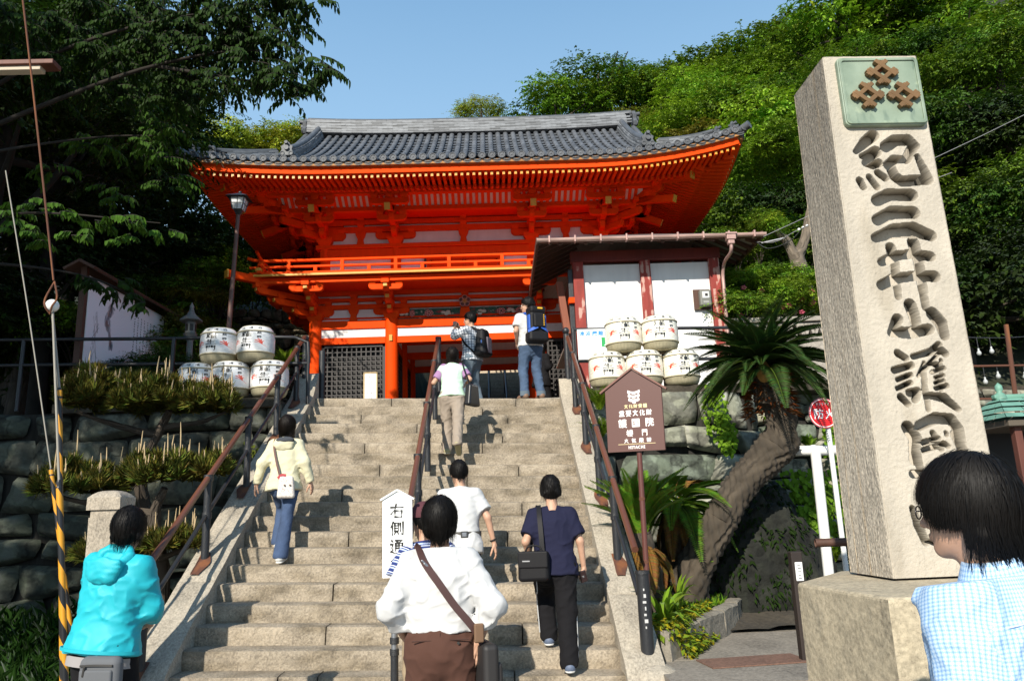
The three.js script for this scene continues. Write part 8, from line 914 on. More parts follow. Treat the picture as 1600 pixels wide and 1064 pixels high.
  // shirt or jacket
  const S = o.shirt, inf = S.inf ?? 0.012, hem = S.hem ?? -0.10, cell = S.cell ?? 0.012; { const pts = [...sh, P.clone().addScaledVector(U, hem), neck, ...elb]; if (S.long) pts.push(...wri); const [lo, hi] = box(pts, 0.2); const sl = S.sleeve ?? 0.62;
    add(S.name ?? 'shirt', surfaceNet((x, y, z) => { const [td, b] = tor(x, y, z, inf + (S.flare ?? 0.02) * sstep(0.12, -0.15, b0(x, y, z))); let d = td; d = smin(d, capd(x, y, z, neck.clone().addScaledVector(U, -0.035), neck.clone().addScaledVector(U, 0.0), 0.075, 0.066), 0.03); for (let i = 0; i < 2; i++) { d = smin(d, capd(x, y, z, at((i ? 1 : -1) * 0.055, 0.462, 0.0), sh[i], 0.058, 0.056 + inf * 0.5), 0.03); const e1 = S.long ? elb[i] : sh[i].clone().lerp(elb[i], sl); let e = capd(x, y, z, sh[i], e1, 0.058 * f + inf, (S.long ? 0.046 : 0.062 * f) + inf); if (S.long) { const e2 = elb[i].clone().lerp(wri[i], 0.97); e = smin(e, capd(x, y, z, elb[i], e2, 0.049 + inf, 0.033 + inf * 0.8), 0.03); const wd = wri[i].clone().sub(elb[i]).normalize(), q = (x - e2.x) * wd.x + (y - e2.y) * wd.y + (z - e2.z) * wd.z; e = smax(e, q, 0.008); } else { const wd = e1.clone().sub(sh[i]).normalize(), q = (x - e1.x) * wd.x + (y - e1.y) * wd.y + (z - e1.z) * wd.z; e = smax(e, q, 0.006); } d = smin(d, e, 0.05); }
      d += wr(x, y, z, S.fold ?? 0.010); if (S.noHem !== true) d = smax(d, hem - b + 0.012 * noise3(x * 8, z * 8, seed), 0.008); const nb = (x - neck.x) * U.x + (y - neck.y) * U.y + (z - neck.z) * U.z; return smax(d, nb - (S.neck ?? 0.012) - 0.10 * ((x - neck.x) * Z.x + (z - neck.z) * Z.z), 0.006); }, lo, hi, cell), S.m); if (S.m.map) limbUV(t.children[t.children.length - 1].geometry); }
  function limbUV(g0) { // cloth coordinates: round the trunk, and round and along each sleeve
    const o2 = t.children[t.children.length - 1], g = g0.toNonIndexed(), p = g.attributes.position, u = g.attributes.uv, q = V();
    for (let i = 0; i < p.count; i += 3) { const m = V(); for (let j = 0; j < 3; j++) m.add(q.fromBufferAttribute(p, i + j)); m.multiplyScalar(1 / 3 / k); let arm = -1; const td = tor(m.x, m.y, m.z, 0)[0]; for (let s = 0; s < 2; s++) { const d = Math.min(capd(m.x, m.y, m.z, sh[s], elb[s], 0.055, 0.05), capd(m.x, m.y, m.z, elb[s], wri[s], 0.05, 0.04)); if (d < td - 0.012) arm = s; } let a0 = null;
      for (let j = 0; j < 3; j++) { q.fromBufferAttribute(p, i + j).multiplyScalar(1 / k); let a, v, R; if (arm < 0) { const d = q.clone().sub(P); a = Math.atan2(d.dot(X), d.dot(Z)); v = d.dot(U); R = 0.165; } else { const up = capd(m.x, m.y, m.z, sh[arm], elb[arm], 0.05, 0.05) < capd(m.x, m.y, m.z, elb[arm], wri[arm], 0.05, 0.05), A = up ? sh[arm] : elb[arm], B = up ? elb[arm] : wri[arm], ax = B.clone().sub(A).normalize(), d = q.clone().sub(A); v = d.dot(ax) + (up ? 0 : 0.28); d.addScaledVector(ax, -d.dot(ax)); const e1 = Z.clone().addScaledVector(ax, -Z.dot(ax)).normalize(), e2 = ax.clone().cross(e1); a = Math.atan2(d.dot(e2), d.dot(e1)); R = 0.062; } if (a0 === null) a0 = a; else { while (a - a0 > Math.PI) a -= 2 * Math.PI; while (a - a0 < -Math.PI) a += 2 * Math.PI; } u.setXY(i + j, a * R, v); } }
    o2.geometry = g; }
  function b0(x, y, z) { return (x - P.x) * U.x + (y - P.y) * U.y + (z - P.z) * U.z; }
  // trousers and shoes
  if (o.pants) { const Q = o.pants, [lo, hi] = box([...hip, ...knee, ...ank, P], 0.17), lo2 = Q.loose ?? 0.008, ww = Q.waist ?? -0.05; add(Q.name ?? 'trousers', surfaceNet((x, y, z) => { let d = smax(elld(x, y, z, P.clone().add(V(0, -0.02, 0.012)), V(0.172 + lo2, 0.2, 0.128 + lo2)), y - (P.y + ww), 0.01); let L = 9; for (let i = 0; i < 2; i++) { let e = capd(x, y, z, hip[i].clone().add(V(0, -0.02, 0.01)), knee[i], 0.096 + lo2, 0.066 + lo2); e = smin(e, capd(x, y, z, knee[i], ank[i], 0.063 + lo2, (Q.hem ?? 0.055) + lo2), 0.03); const cut = ank[i].y - 0.035 + (Q.crop ?? 0) - y; e = smax(e, cut, 0.008); L = smin(L, e, 0.012); } d = smin(d, L, 0.05); return d + wr(x * 1.0, y * 0.8, z, Q.fold ?? 0.009); }, lo, hi, Q.cell ?? 0.012), Q.m); }
  if (o.skirt) { const Q = o.skirt; add('skirt', lathe([[0.16, 0.08], [0.19, -0.12], [0.20, -0.5], [0.22, -0.82]].map(([a, b]) => [a, b + P.y]), 28), Q.m); }
  for (let i = 0; i < 2; i++) { const dir = V(...(o.footDir?.[i] ?? [i ? 0.12 : -0.12, 0, -1])).normalize(), hl = feet[i].clone().add(V(0, 0.045, 0.055).addScaledVector(dir, 0)), to = feet[i].clone().addScaledVector(dir, 0.165).add(V(0, 0.038, 0)), [lo, hi] = box([hl, to], 0.09); const sole = Math.min(feet[i].y, feet[i].y); const pitchY = (x, z) => dir.y === 0 ? feet[i].y : feet[i].y + ((x - feet[i].x) * dir.x + (z - feet[i].z) * dir.z) * dir.y / Math.hypot(dir.x, dir.z);
    const shoe = add('shoe', surfaceNet((x, y, z) => { let d = capd(x, y, z, hl, to, 0.044, 0.042); d = smin(d, capd(x, y, z, hl, ank[i].clone().add(V(0, 0.0, 0.015)), 0.044, 0.045), 0.03); return smax(d, pitchY(x, z) - y, 0.006); }, lo, hi, 0.009), o.shoe ?? mat.black); if (o.sole) { const s = surfaceNet((x, y, z) => smax(capd(x, y - (pitchY(x, z) - feet[i].y) * 0, z, hl.clone().setY(feet[i].y + 0.02), to.clone().setY(to.y - 0.02), 0.046, 0.045), Math.abs(y - pitchY(x, z) - 0.014) - 0.012, 0.004), lo, hi, 0.009); s.scale(k, k, k); mesh('sole', s, o.sole, shoe); } }
  const toW = (q) => q.clone().multiplyScalar(k).applyAxisAngle(V(0, 1, 0), o.yaw ?? 0).add(V(...o.pos));
  return { t, at: (x, y, z) => toW(at(x, y, z)), P, k, hm, headC, neck, sh, elb, wri, U, X, Z, add, toW, local: at };
}
function ribbon(pts, w, th, nrm) { // flat strap along pts; nrm(t) or a fixed normal
  const c = new THREE.CatmullRomCurve3(pts), n = Math.max(8, pts.length * 6), pos = [], idx = [], uv = [];
  for (let i = 0; i <= n; i++) { const t = i / n, p = c.getPoint(t), tg = c.getTangent(t), N = (typeof nrm === 'function' ? nrm(t) : nrm).clone(), s = tg.clone().cross(N).normalize(); N.copy(s).cross(tg).normalize(); for (const [a, b] of [[-1, -1], [1, -1], [1, 1], [-1, 1]]) { pos.push(p.x + s.x * a * w / 2 + N.x * b * th / 2, p.y + s.y * a * w / 2 + N.y * b * th / 2, p.z + s.z * a * w / 2 + N.z * b * th / 2); uv.push(a * w, t * 2); } }
  for (let i = 0; i < n; i++) for (let k = 0; k < 4; k++) { const a = i * 4 + k, b = i * 4 + (k + 1) % 4; idx.push(a, b, a + 4, b, b + 4, a + 4); }
  const g = new THREE.BufferGeometry(); g.setAttribute('position', new THREE.Float32BufferAttribute(pos, 3)); g.setAttribute('uv', new THREE.Float32BufferAttribute(uv, 2)); g.setIndex(idx); const f = g.toNonIndexed(); f.computeVertexNormals(); return f;
}
function soft(w, h, d, r, f = 0.012, sd = 1) { const g = new RoundedBoxGeometry(w, h, d, 7, Math.min(r, w / 2.02, h / 2.02, d / 2.02)); return boxUV(disp(mergeVertices(g.deleteAttribute('normal')), (p) => { const k = 1 + f * 4 * noise3(p.x * 9 + sd, p.y * 9, p.z * 9); p.x *= k; p.z *= 1 + f * 6 * noise3(p.x * 7, p.y * 7 + sd, 2); p.y += f * 0.6 * noise3(p.x * 10, sd, p.z * 10); })); }
const fabric = (c, o = {}) => M(c, { roughness: 0.9, bumpMap: T.weave, bumpScale: 0.0012, sheen: 0.25, sheenRoughness: 0.6, sheenColor: C(0.5, 0.5, 0.5), ...o });
const cloth = (c, s = 3, o = {}) => fabric(c, { bumpMap: rep(T.weave, s), ...o });
const denim = (c) => fabric(c, { map: rep(T.denim, 2.2), sheen: 0.1 });
const checkTex = (n, draw) => { const [c, g] = canvas(n, n); draw(g, n); return ctex(c, true); };
const K = { white: cloth([0.54, 0.54, 0.54], 3, { sheen: 0.05 }), navy: cloth([0.014, 0.015, 0.038], 3, { sheen: 0.0001, specularIntensity: 0.4 }), blackC: cloth([0.009, 0.0085, 0.010], 3, { sheen: 0.0001, specularIntensity: 0.4 }), brown: cloth([0.075, 0.030, 0.019], 4, { sheen: 0.08 }), beige: cloth([0.30, 0.245, 0.195], 3), cream: cloth([0.62, 0.58, 0.40], 3, { sheen: 0.05 }), mint: cloth([0.52, 0.72, 0.55], 3), purple: cloth([0.33, 0.18, 0.34], 3), teal: cloth([0.008, 0.40, 0.48], 2, { roughness: 0.6, sheen: 0.1 }), grey: cloth([0.16, 0.17, 0.18], 3), nylon: M([0.010, 0.0095, 0.011], { roughness: 0.6, specularIntensity: 0.5, sheen: 0.0001, bumpMap: rep(T.weave, 4), bumpScale: 0.001 }), tanP: cloth([0.34, 0.26, 0.17], 3) };
const jeansA = denim([0.060, 0.10, 0.20]), jeansB = denim([0.075, 0.125, 0.22]), jeansC = denim([0.15, 0.20, 0.25]), sneaker = M([0.62, 0.62, 0.60], { roughness: 0.6 }), soleW = M([0.7, 0.69, 0.66], { roughness: 0.7 });
const glassesOn = (p) => { const l = [], m = M([0.025, 0.02, 0.02], { roughness: 0.3 }); for (const s of [-1, 1]) { l.push(new THREE.TorusGeometry(0.022, 0.0022, 6, 20).scale(1.1, 0.8, 1).translate(s * 0.033, -0.004, -0.108)); l.push(bar(V(s * 0.057, 0, -0.106), V(s * 0.08, 0.004, 0.0), 0.002, 0.002, 6)); l.push(bar(V(s * 0.08, 0.004, 0), V(s * 0.08, -0.012, 0.03), 0.002, 0.002, 6)); } l.push(bar(V(-0.01, 0, -0.109), V(0.01, 0, -0.109), 0.002, 0.002, 6)); p.add('glasses', merge(l).applyMatrix4(p.hm), m); };
const collarOn = (p, m, r0 = 0.064, h = 0.045, flare = 0.016) => { const q = new THREE.Quaternion().setFromRotationMatrix(new THREE.Matrix4().makeBasis(p.X, p.U, p.Z)), g = sheet(36, 6, (u, v) => { const a = Math.PI / 2 + 0.18 + u * (Math.PI * 2 - 0.36), rr = r0 + (v < 0.5 ? 0.002 : flare * (v - 0.5) * 2), y = (v < 0.5 ? v * 2 * h : h - (v - 0.5) * 2 * h * 1.15) - 0.012 + 0.012 * Math.sin(a + Math.PI / 2); const w = V(Math.cos(a) * rr * 1.04, y, -Math.sin(a) * rr * 1.05 + 0.012).applyQuaternion(q).add(p.neck); w.u = u * 0.45; w.v = v * 0.1; return w; }); p.add('collar', g, m.side === THREE.DoubleSide ? m : Object.assign(m.clone(), { side: THREE.DoubleSide })); };
const relaxedE = [[-0.215, 0.185, 0.035], [0.215, 0.185, 0.035]];

// navy shirt man climbing at the lower right
{
  const p = person('man in a navy T-shirt and black tracksuit trousers climbing the lowest right steps', { pos: [0.52, 0.17, -7.36], H: 1.71, feet: [[-0.075, 0.172, -0.38], [0.075, 0, 0.02]], hipY: 0.93, pz: -0.17, lean: 0.13, hair: 'mid', elbow: [[-0.265, 0.19, 0.06], [0.25, 0.18, 0.02]], wrist: [[-0.22, 0.01, -0.12], [0.275, -0.045, -0.05]], hand: ['relaxed', 'grip'], nod: -0.3, seed: 3, strands: 900, shirt: { m: K.navy, hem: -0.13, inf: 0.018, sleeve: 0.78, fold: 0.012, flare: 0.02 }, pants: { m: K.blackC, loose: 0.022, fold: 0.016 }, shoe: M([0.10, 0.13, 0.2], { roughness: 0.6 }), sole: soleW, footDir: [[-0.1, 0, -1], [0.15, 0, -1]] });
  for (const i of [0, 1]) { const s = i ? 1 : -1; p.add('side_stripe', ribbon([p.P.clone().add(V(s * 0.185, 0, 0.02)), p.P.clone().add(V(s * 0.175, -0.25, 0.0)), V(s * 0.175, 0.45 + (i ? 0 : 0.17), i ? -0.08 : -0.36), V(s * 0.16, 0.12 + (i ? 0 : 0.17), i ? 0.03 : -0.34)], 0.018, 0.004, V(s, 0, 0.3)), K.white); }
  const b = thing('shoulder_bag', 'black cloth shoulder bag hanging at the navy-shirted man\'s left hip', 'bag', p.toW(p.local(-0.20, -0.04, 0.16)).toArray(), -0.25); mesh('bag_body', soft(0.29, 0.27, 0.13, 0.04, 0.012, 3), K.nylon, b); mesh('bag_flap', soft(0.28, 0.15, 0.03, 0.014, 0.008, 6).translate(0, 0.06, 0.062), K.nylon, b); mesh('bag_handle', tube([V(-0.08, 0.13, 0), V(-0.05, 0.175, 0), V(0.05, 0.175, 0), V(0.08, 0.13, 0)], 0.009, 14, 6), K.nylon, b); mesh('maker_mark', bx(0.07, 0.010, 0.002, -0.06, 0.05, 0.079), M([0.35, 0.35, 0.36]), b); mesh('buckle', rbx(0.03, 0.05, 0.02, 0.006, 0.12, 0.10, 0.06), mat.steel, b);
  const inv = (q) => b.worldToLocal(p.toW(q)); b.updateMatrixWorld(true); mesh('strap', ribbon([p.local(-0.12, 0.08, 0.165), p.local(-0.125, 0.25, 0.165), p.local(-0.13, 0.42, 0.125), p.local(-0.13, 0.525, 0.03), p.local(-0.15, 0.45, -0.10), p.local(-0.23, 0.1, -0.16), p.local(-0.24, 0.02, 0.0)].map(inv), 0.045, 0.005, (t) => t < 0.5 ? V(0, 0.3, 1) : V(-0.3, 0.3, -1)), K.nylon, b);
  const ph = thing('folded_case', 'small dark case in the navy-shirted man\'s right hand', 'case', p.toW(p.local(0.262, -0.135, -0.045)).toArray(), 0.2); mesh('case_body', rbx(0.07, 0.11, 0.028, 0.008, 0, 0, 0, 0.2, 0, 0.3, 3), M([0.03, 0.015, 0.015], { roughness: 0.4 }), ph); mesh('case_clasp', rbx(0.02, 0.02, 0.032, 0.004, 0.0, 0.0, 0, 0.2, 0, 0.3), mat.steel, ph);
}
// woman in a cream hooded jacket on the left steps
{
  const p = person('woman in a cream hooded jacket and blue jeans climbing the left steps', { pos: [-2.46, 1.12, -8.93], fem: true, H: 1.63, feet: [[-0.085, 0.172, -0.30], [0.03, 0.02, 0.03]], hipY: 0.955, pz: -0.14, lean: 0.08, elbow: [[-0.27, 0.215, 0.03], [0.245, 0.21, 0.03]], wrist: [[-0.34, -0.02, -0.03], [0.30, -0.02, -0.05]], seed: 6, hair: 'long', strands: 1600, hairM: hairBrown, turn: -0.15, nod: -0.05, shirt: { name: 'hooded_jacket', m: K.cream, long: true, hem: -0.12, inf: 0.014, fold: 0.011, flare: 0.025 }, pants: { m: jeansA, loose: 0.002, hem: 0.085, fold: 0.008 }, shoe: sneaker, sole: soleW, footDir: [[-0.1, 0, -1], [0.1, 0.25, -1]] });
  p.add('hood', surfaceNet((x, y, z) => { const q = p.local(0, 0.43, 0.115); let d = elld(x, y, z, q, V(0.125, 0.085, 0.05)); return d + 0.008 * noise3(x * 15, y * 15, z * 15); }, ...[[-0.3, 1.15, -0.3], [0.3, 1.6, 0.15]], 0.011), K.cream); p.add('hood_lining', surfaceNet((x, y, z) => elld(x, y, z, p.local(0.02, 0.475, 0.125), V(0.115, 0.042, 0.045)) + 0.006 * noise3(x * 18, y * 18, z * 18), [-0.3, 1.15, -0.3], [0.3, 1.65, 0.15], 0.010), M([0.045, 0.05, 0.06], { roughness: 0.9 }));
  const b = thing('handbag', 'small off-white patterned handbag with a brown strap on the cream-jacketed woman', 'bag', p.toW(p.local(0.075, -0.10, 0.19)).toArray(), 0.1); const pat = checkTex(256, (g, n) => { g.fillStyle = '#d8d0c8'; g.fillRect(0, 0, n, n); const r = rng(8); g.fillStyle = '#7c6a6c'; for (let i = 0; i < 260; i++) g.fillRect(r() * n, r() * n, 3 + 6 * r(), 2 + 3 * r()); }); mesh('bag_body', (() => { const g = soft(0.22, 0.25, 0.08, 0.035, 0.008, 5); const q = g.attributes.position; for (let i = 0; i < q.count; i++) q.setX(i, q.getX(i) * (0.82 - q.getY(i) * 0.9)); return boxUV(g, 4); })(), M([1, 1, 1], { map: pat, roughness: 0.8 }), b); mesh('red_trim', ribbon([V(-0.09, 0.10, 0.03), V(-0.05, 0.135, 0.02), V(0.0, 0.13, 0.025)], 0.03, 0.008, V(0, 0.3, 1)), M([0.35, 0.03, 0.04], { roughness: 0.7 }), b); for (const s of [-1, 1]) mesh('tassel_bead', new THREE.SphereGeometry(0.011, 8, 6).translate(0.03 * s + 0.02, 0.02, 0.05), M([0.2, 0.15, 0.12]), b); b.updateMatrixWorld(true); mesh('strap', ribbon([p.local(0.0, 0.0, 0.18), p.local(-0.06, 0.2, 0.168), p.local(-0.11, 0.40, 0.13), p.local(-0.12, 0.51, 0.03), p.local(-0.06, 0.3, -0.15)].map((q) => b.worldToLocal(p.toW(q))), 0.02, 0.006, (t) => t < 0.7 ? V(0, 0.3, 1) : V(0, 0.3, -1)), M([0.10, 0.035, 0.025], { roughness: 0.6 }), b);
}
// woman in mint and lilac near the top
{
  const p = person('woman in a mint shirt with lilac sleeves holding the central handrail', { pos: [-0.60, 2.416, -10.78], fem: true, H: 1.60, feet: [[-0.09, 0, -0.10], [0.08, 0.06, 0.26]], hipY: 0.90, pz: -0.12, lean: 0.30, elbow: [[-0.285, 0.215, 0.0], [0.27, 0.24, 0.03]], wrist: [[-0.27, 0.40, -0.17], [0.22, 0.30, -0.20]], hand: ['grip', 'relaxed'], seed: 9, hair: 'bob', strands: 1400, hairM: hairBrown, nod: -0.25, turn: 0.1, shirt: { m: K.mint, hem: -0.07, inf: 0.014, sleeve: 0.25, fold: 0.010 }, pants: { m: K.beige, loose: 0.014, fold: 0.016 }, shoe: M([0.40, 0.36, 0.20], { roughness: 0.7 }), sole: M([0.5, 0.47, 0.36], { roughness: 0.8 }), footDir: [[-0.1, 0, -1], [0.1, -0.9, -1]] });
  for (const i of [0, 1]) { const e1 = p.sh[i].clone().lerp(p.elb[i], 0.72), s0 = p.local((i ? 1 : -1) * 0.13, 0.46, 0), wd = e1.clone().sub(p.sh[i]).normalize(); p.add('lilac_sleeve', surfaceNet((x, y, z) => { let d = smin(capd(x, y, z, s0, p.sh[i], 0.072, 0.073), capd(x, y, z, p.sh[i], e1, 0.072, 0.070), 0.02); d = smax(d, (x - e1.x) * wd.x + (y - e1.y) * wd.y + (z - e1.z) * wd.z, 0.005); return d + 0.005 * noise3(x * 14, y * 14, z * 14 + i); }, [s0.x - 0.3, s0.y - 0.35, s0.z - 0.25], [s0.x + 0.3, s0.y + 0.15, s0.z + 0.25], 0.011), K.purple); }
  p.add('wristwatch', new THREE.TorusGeometry(0.031, 0.007, 6, 16).rotateX(Math.PI / 2 - 0.6).translate(...p.wri[0].clone().lerp(p.elb[0], 0.1).toArray()), mat.whitePaint);
  const b = thing('handbag', 'black leather handbag on the mint-shirted woman\'s right arm', 'bag', p.toW(p.local(0.30, -0.03, 0.02)).toArray(), -0.5); mesh('bag_body', (() => { const g = soft(0.10, 0.31, 0.27, 0.03, 0.006, 7); const q = g.attributes.position; for (let i = 0; i < q.count; i++) q.setZ(i, q.getZ(i) * (1 - q.getY(i) * 1.2)); g.computeVertexNormals(); return g; })(), M([0.012, 0.012, 0.014], { roughness: 0.35 }), b); mesh('zip', rbx(0.012, 0.012, 0.15, 0.003, 0.045, 0.13, 0), mat.steel, b); b.updateMatrixWorld(true); mesh('strap', ribbon([p.local(0.28, 0.1, 0.05), p.local(0.19, 0.35, 0.13), p.local(0.155, 0.525, 0.04), p.local(0.2, 0.38, -0.1), p.local(0.29, 0.1, -0.05)].map((q) => b.worldToLocal(p.toW(q))), 0.02, 0.006, (t) => V(0.6, 0.4, t < 0.5 ? 0.8 : -0.8)), K.nylon, b);
}
// man in a white T-shirt with a belt bag
{
  const p = person('man in a white T-shirt with a grey belt bag climbing beyond the central sign', { pos: [-0.37, 0.40, -8.0], H: 1.72, yaw: 0.12, feet: [[-0.1, 0.17, -0.30], [0.1, 0, 0.02]], hipY: 0.93, pz: -0.12, lean: 0.22, elbow: [[-0.25, 0.20, 0.0], [0.275, 0.195, 0.03]], wrist: [[-0.24, 0.1, -0.2], [0.335, -0.05, -0.05]], seed: 12, strands: 900, nod: -0.2, turn: 0.1, shirt: { m: K.white, hem: -0.17, inf: 0.018, sleeve: 0.72, fold: 0.010 }, pants: { m: K.navy, loose: 0.012 }, shoe: mat.black });
  p.add('wristwatch', new THREE.TorusGeometry(0.031, 0.008, 6, 16).rotateX(Math.PI / 2).rotateZ(0.4).translate(...p.wri[1].clone().lerp(p.elb[1], 0.12).toArray()), mat.black);
  const b = thing('belt_bag', 'grey webbing belt with a square buckle round the white T-shirt man\'s waist', 'belt bag', p.toW(p.local(0, 0.04, 0)).toArray(), 0.12); mesh('belt', (() => { const g = sheet(48, 2, (u, v) => { const a = u * 6.2832; const w = V(Math.cos(a) * 0.208, (v - 0.5) * 0.055, Math.sin(a) * 0.158); w.u = u; w.v = v; return w; }); return g; })(), M([0.10, 0.095, 0.085], { roughness: 0.8, side: THREE.DoubleSide, bumpMap: rep(T.weave, 6), bumpScale: 0.001 }), b); mesh('buckle', rbx(0.075, 0.065, 0.02, 0.008, 0.02, 0, 0.163, 0, 0, 0, 2), M([0.05, 0.05, 0.05], { roughness: 0.4 }), b); mesh('buckle_plate', rbx(0.045, 0.04, 0.008, 0.004, 0.02, 0, 0.174), mat.steel, b); mesh('pouch', soft(0.2, 0.13, 0.08, 0.03, 0.01, 2).translate(0, -0.02, -0.19), K.nylon, b);
}
// man in a cap and striped shirt, mostly hidden
{
  const strp = checkTex(128, (g, n) => { g.fillStyle = '#25356e'; g.fillRect(0, 0, n, n); g.fillStyle = '#aebbd8'; for (let i = 0; i < 4; i++) g.fillRect(0, i * 32, n, 8); g.fillStyle = '#dfe4ee'; for (let i = 0; i < 4; i++) g.fillRect(0, i * 32 + 13, n, 4); });
  const p = person('man in a maroon cap and blue striped shirt half hidden behind the white-shirted man', { pos: [-0.545, 0, -6.05], H: 1.66, yaw: 0.35, feet: [[-0.11, 0, 0], [0.11, 0, 0.02]], elbow: [[-0.27, 0.2, 0.0], [0.23, 0.2, 0.02]], wrist: [[-0.22, 0.0, -0.16], [0.22, -0.04, -0.08]], seed: 15, strands: 500, turn: 0.3, lean: 0.12, shirt: { m: cloth([1, 1, 1], 3, { map: rep(strp, 5) }), hem: -0.14, inf: 0.02, sleeve: 0.75 }, pants: { m: K.tanP, loose: 0.015 }, shoe: mat.black }); glassesOn(p);
  p.add('cap', (() => { const d = new THREE.SphereGeometry(0.124, 24, 12, 0, 6.2832, 0, 1.62); d.scale(0.92, 0.98, 1.04); d.translate(0, 0.045, 0.01); const v = new THREE.CylinderGeometry(0.085, 0.085, 0.006, 24, 1, false, Math.PI * 0.5, Math.PI); v.rotateY(0); v.scale(0.9, 1, 0.95); v.translate(0, 0.045, -0.08); const bt = new THREE.SphereGeometry(0.009, 8, 6).translate(0, 0.15, 0.01); return merge([d, v, bt]).applyMatrix4(p.hm); })(), M([0.085, 0.022, 0.03], { roughness: 0.85, side: THREE.DoubleSide }));
}
// man in a white shirt and brown trousers, hands on hips, at the foot of the stairs
{
  const p = person('man in white shirt and brown trousers, hands on hips, at the stair foot', { pos: [-0.34, 0, -4.55], H: 1.66, yaw: 0.04, feet: [[-0.16, 0, 0], [0.16, 0, 0.02]], hipY: 0.905, lean: 0.02, elbow: [[-0.290, 0.195, 0.085], [0.295, 0.185, 0.10]], wrist: [[-0.215, 0.03, -0.06], [0.225, 0.02, 0.06]], hand: ['grip', 'flat'], handDir: [[0.5, -0.6, -0.5], [-0.28, -0.95, 0.05]], palm: [[0.8, 0, -0.4], [-0.2, 0, -1]], seed: 18, hair: 'mid', strands: 5000, strandW: 0.0045, nod: 0.12, shirt: { m: K.white, long: true, hem: 0.055, inf: 0.017, fold: 0.017, cell: 0.009, flare: 0.018 }, pants: { m: K.brown, loose: 0.012, waist: 0.13, cell: 0.009, fold: 0.010 }, shoe: mat.black });
  p.add('pocket_welt', rbx(0.125, 0.006, 0.006, 0.002).translate(...p.local(0.095, 0.02, 0.143).toArray()), cloth([0.05, 0.02, 0.013], 4)); p.add('pocket_welt', rbx(0.125, 0.006, 0.006, 0.002).translate(...p.local(-0.095, 0.02, 0.143).toArray()), cloth([0.05, 0.02, 0.013], 4)); p.add('pocket_button', new THREE.CylinderGeometry(0.008, 0.008, 0.006, 12).rotateX(Math.PI / 2).translate(...p.local(0.10, 0.003, 0.147).toArray()), mat.black); p.add('back_seam', rbx(0.005, 0.16, 0.006, 0.002).translate(...p.local(0, -0.02, 0.146).toArray()), cloth([0.06, 0.024, 0.016], 4));
  const b = thing('shoulder_bag', 'dark shoulder bag with a brown strap slung across the white-shirted man\'s back', 'bag', p.toW(p.local(0.25, -0.16, 0.06)).toArray(), 0.3); mesh('bag_body', soft(0.09, 0.30, 0.24, 0.03, 0.01, 4), M([0.02, 0.018, 0.018], { roughness: 0.6 }), b); mesh('bag_pocket', soft(0.05, 0.16, 0.2, 0.02, 0.008, 8).translate(0.045, -0.03, 0), M([0.025, 0.022, 0.022], { roughness: 0.6 }), b); b.updateMatrixWorld(true); const Lb = (q) => b.worldToLocal(p.toW(q)), sm = M([0.075, 0.035, 0.03], { roughness: 0.55, bumpMap: rep(T.weave, 6), bumpScale: 0.001 });
  mesh('strap', ribbon([p.local(-0.12, 0.40, -0.12), p.local(-0.13, 0.50, -0.04), p.local(-0.125, 0.525, 0.04), p.local(-0.085, 0.44, 0.132), p.local(0.0, 0.32, 0.170), p.local(0.085, 0.20, 0.168), p.local(0.16, 0.11, 0.150), p.local(0.215, 0.03, 0.125), p.local(0.245, -0.04, 0.09)].map(Lb), 0.042, 0.005, (t) => t < 0.22 ? V(0, 1, -0.2) : V(0.25, 0.2, 1)), sm, b); for (const y of [0, 1]) mesh('strap_slider', rbx(0.05, 0.010, 0.010, 0.003, 0, 0, 0, 0, 0, -0.75).translate(...Lb(p.local(-0.082 + y * 0.014, 0.435 - y * 0.018, 0.142)).toArray()), mat.steel, b); mesh('strap_pad', soft(0.055, 0.10, 0.02, 0.01, 0.004, 2).translate(...Lb(p.local(0.215, 0.05, 0.15)).toArray()), M([0.16, 0.09, 0.05], { roughness: 0.7 }), b);
}
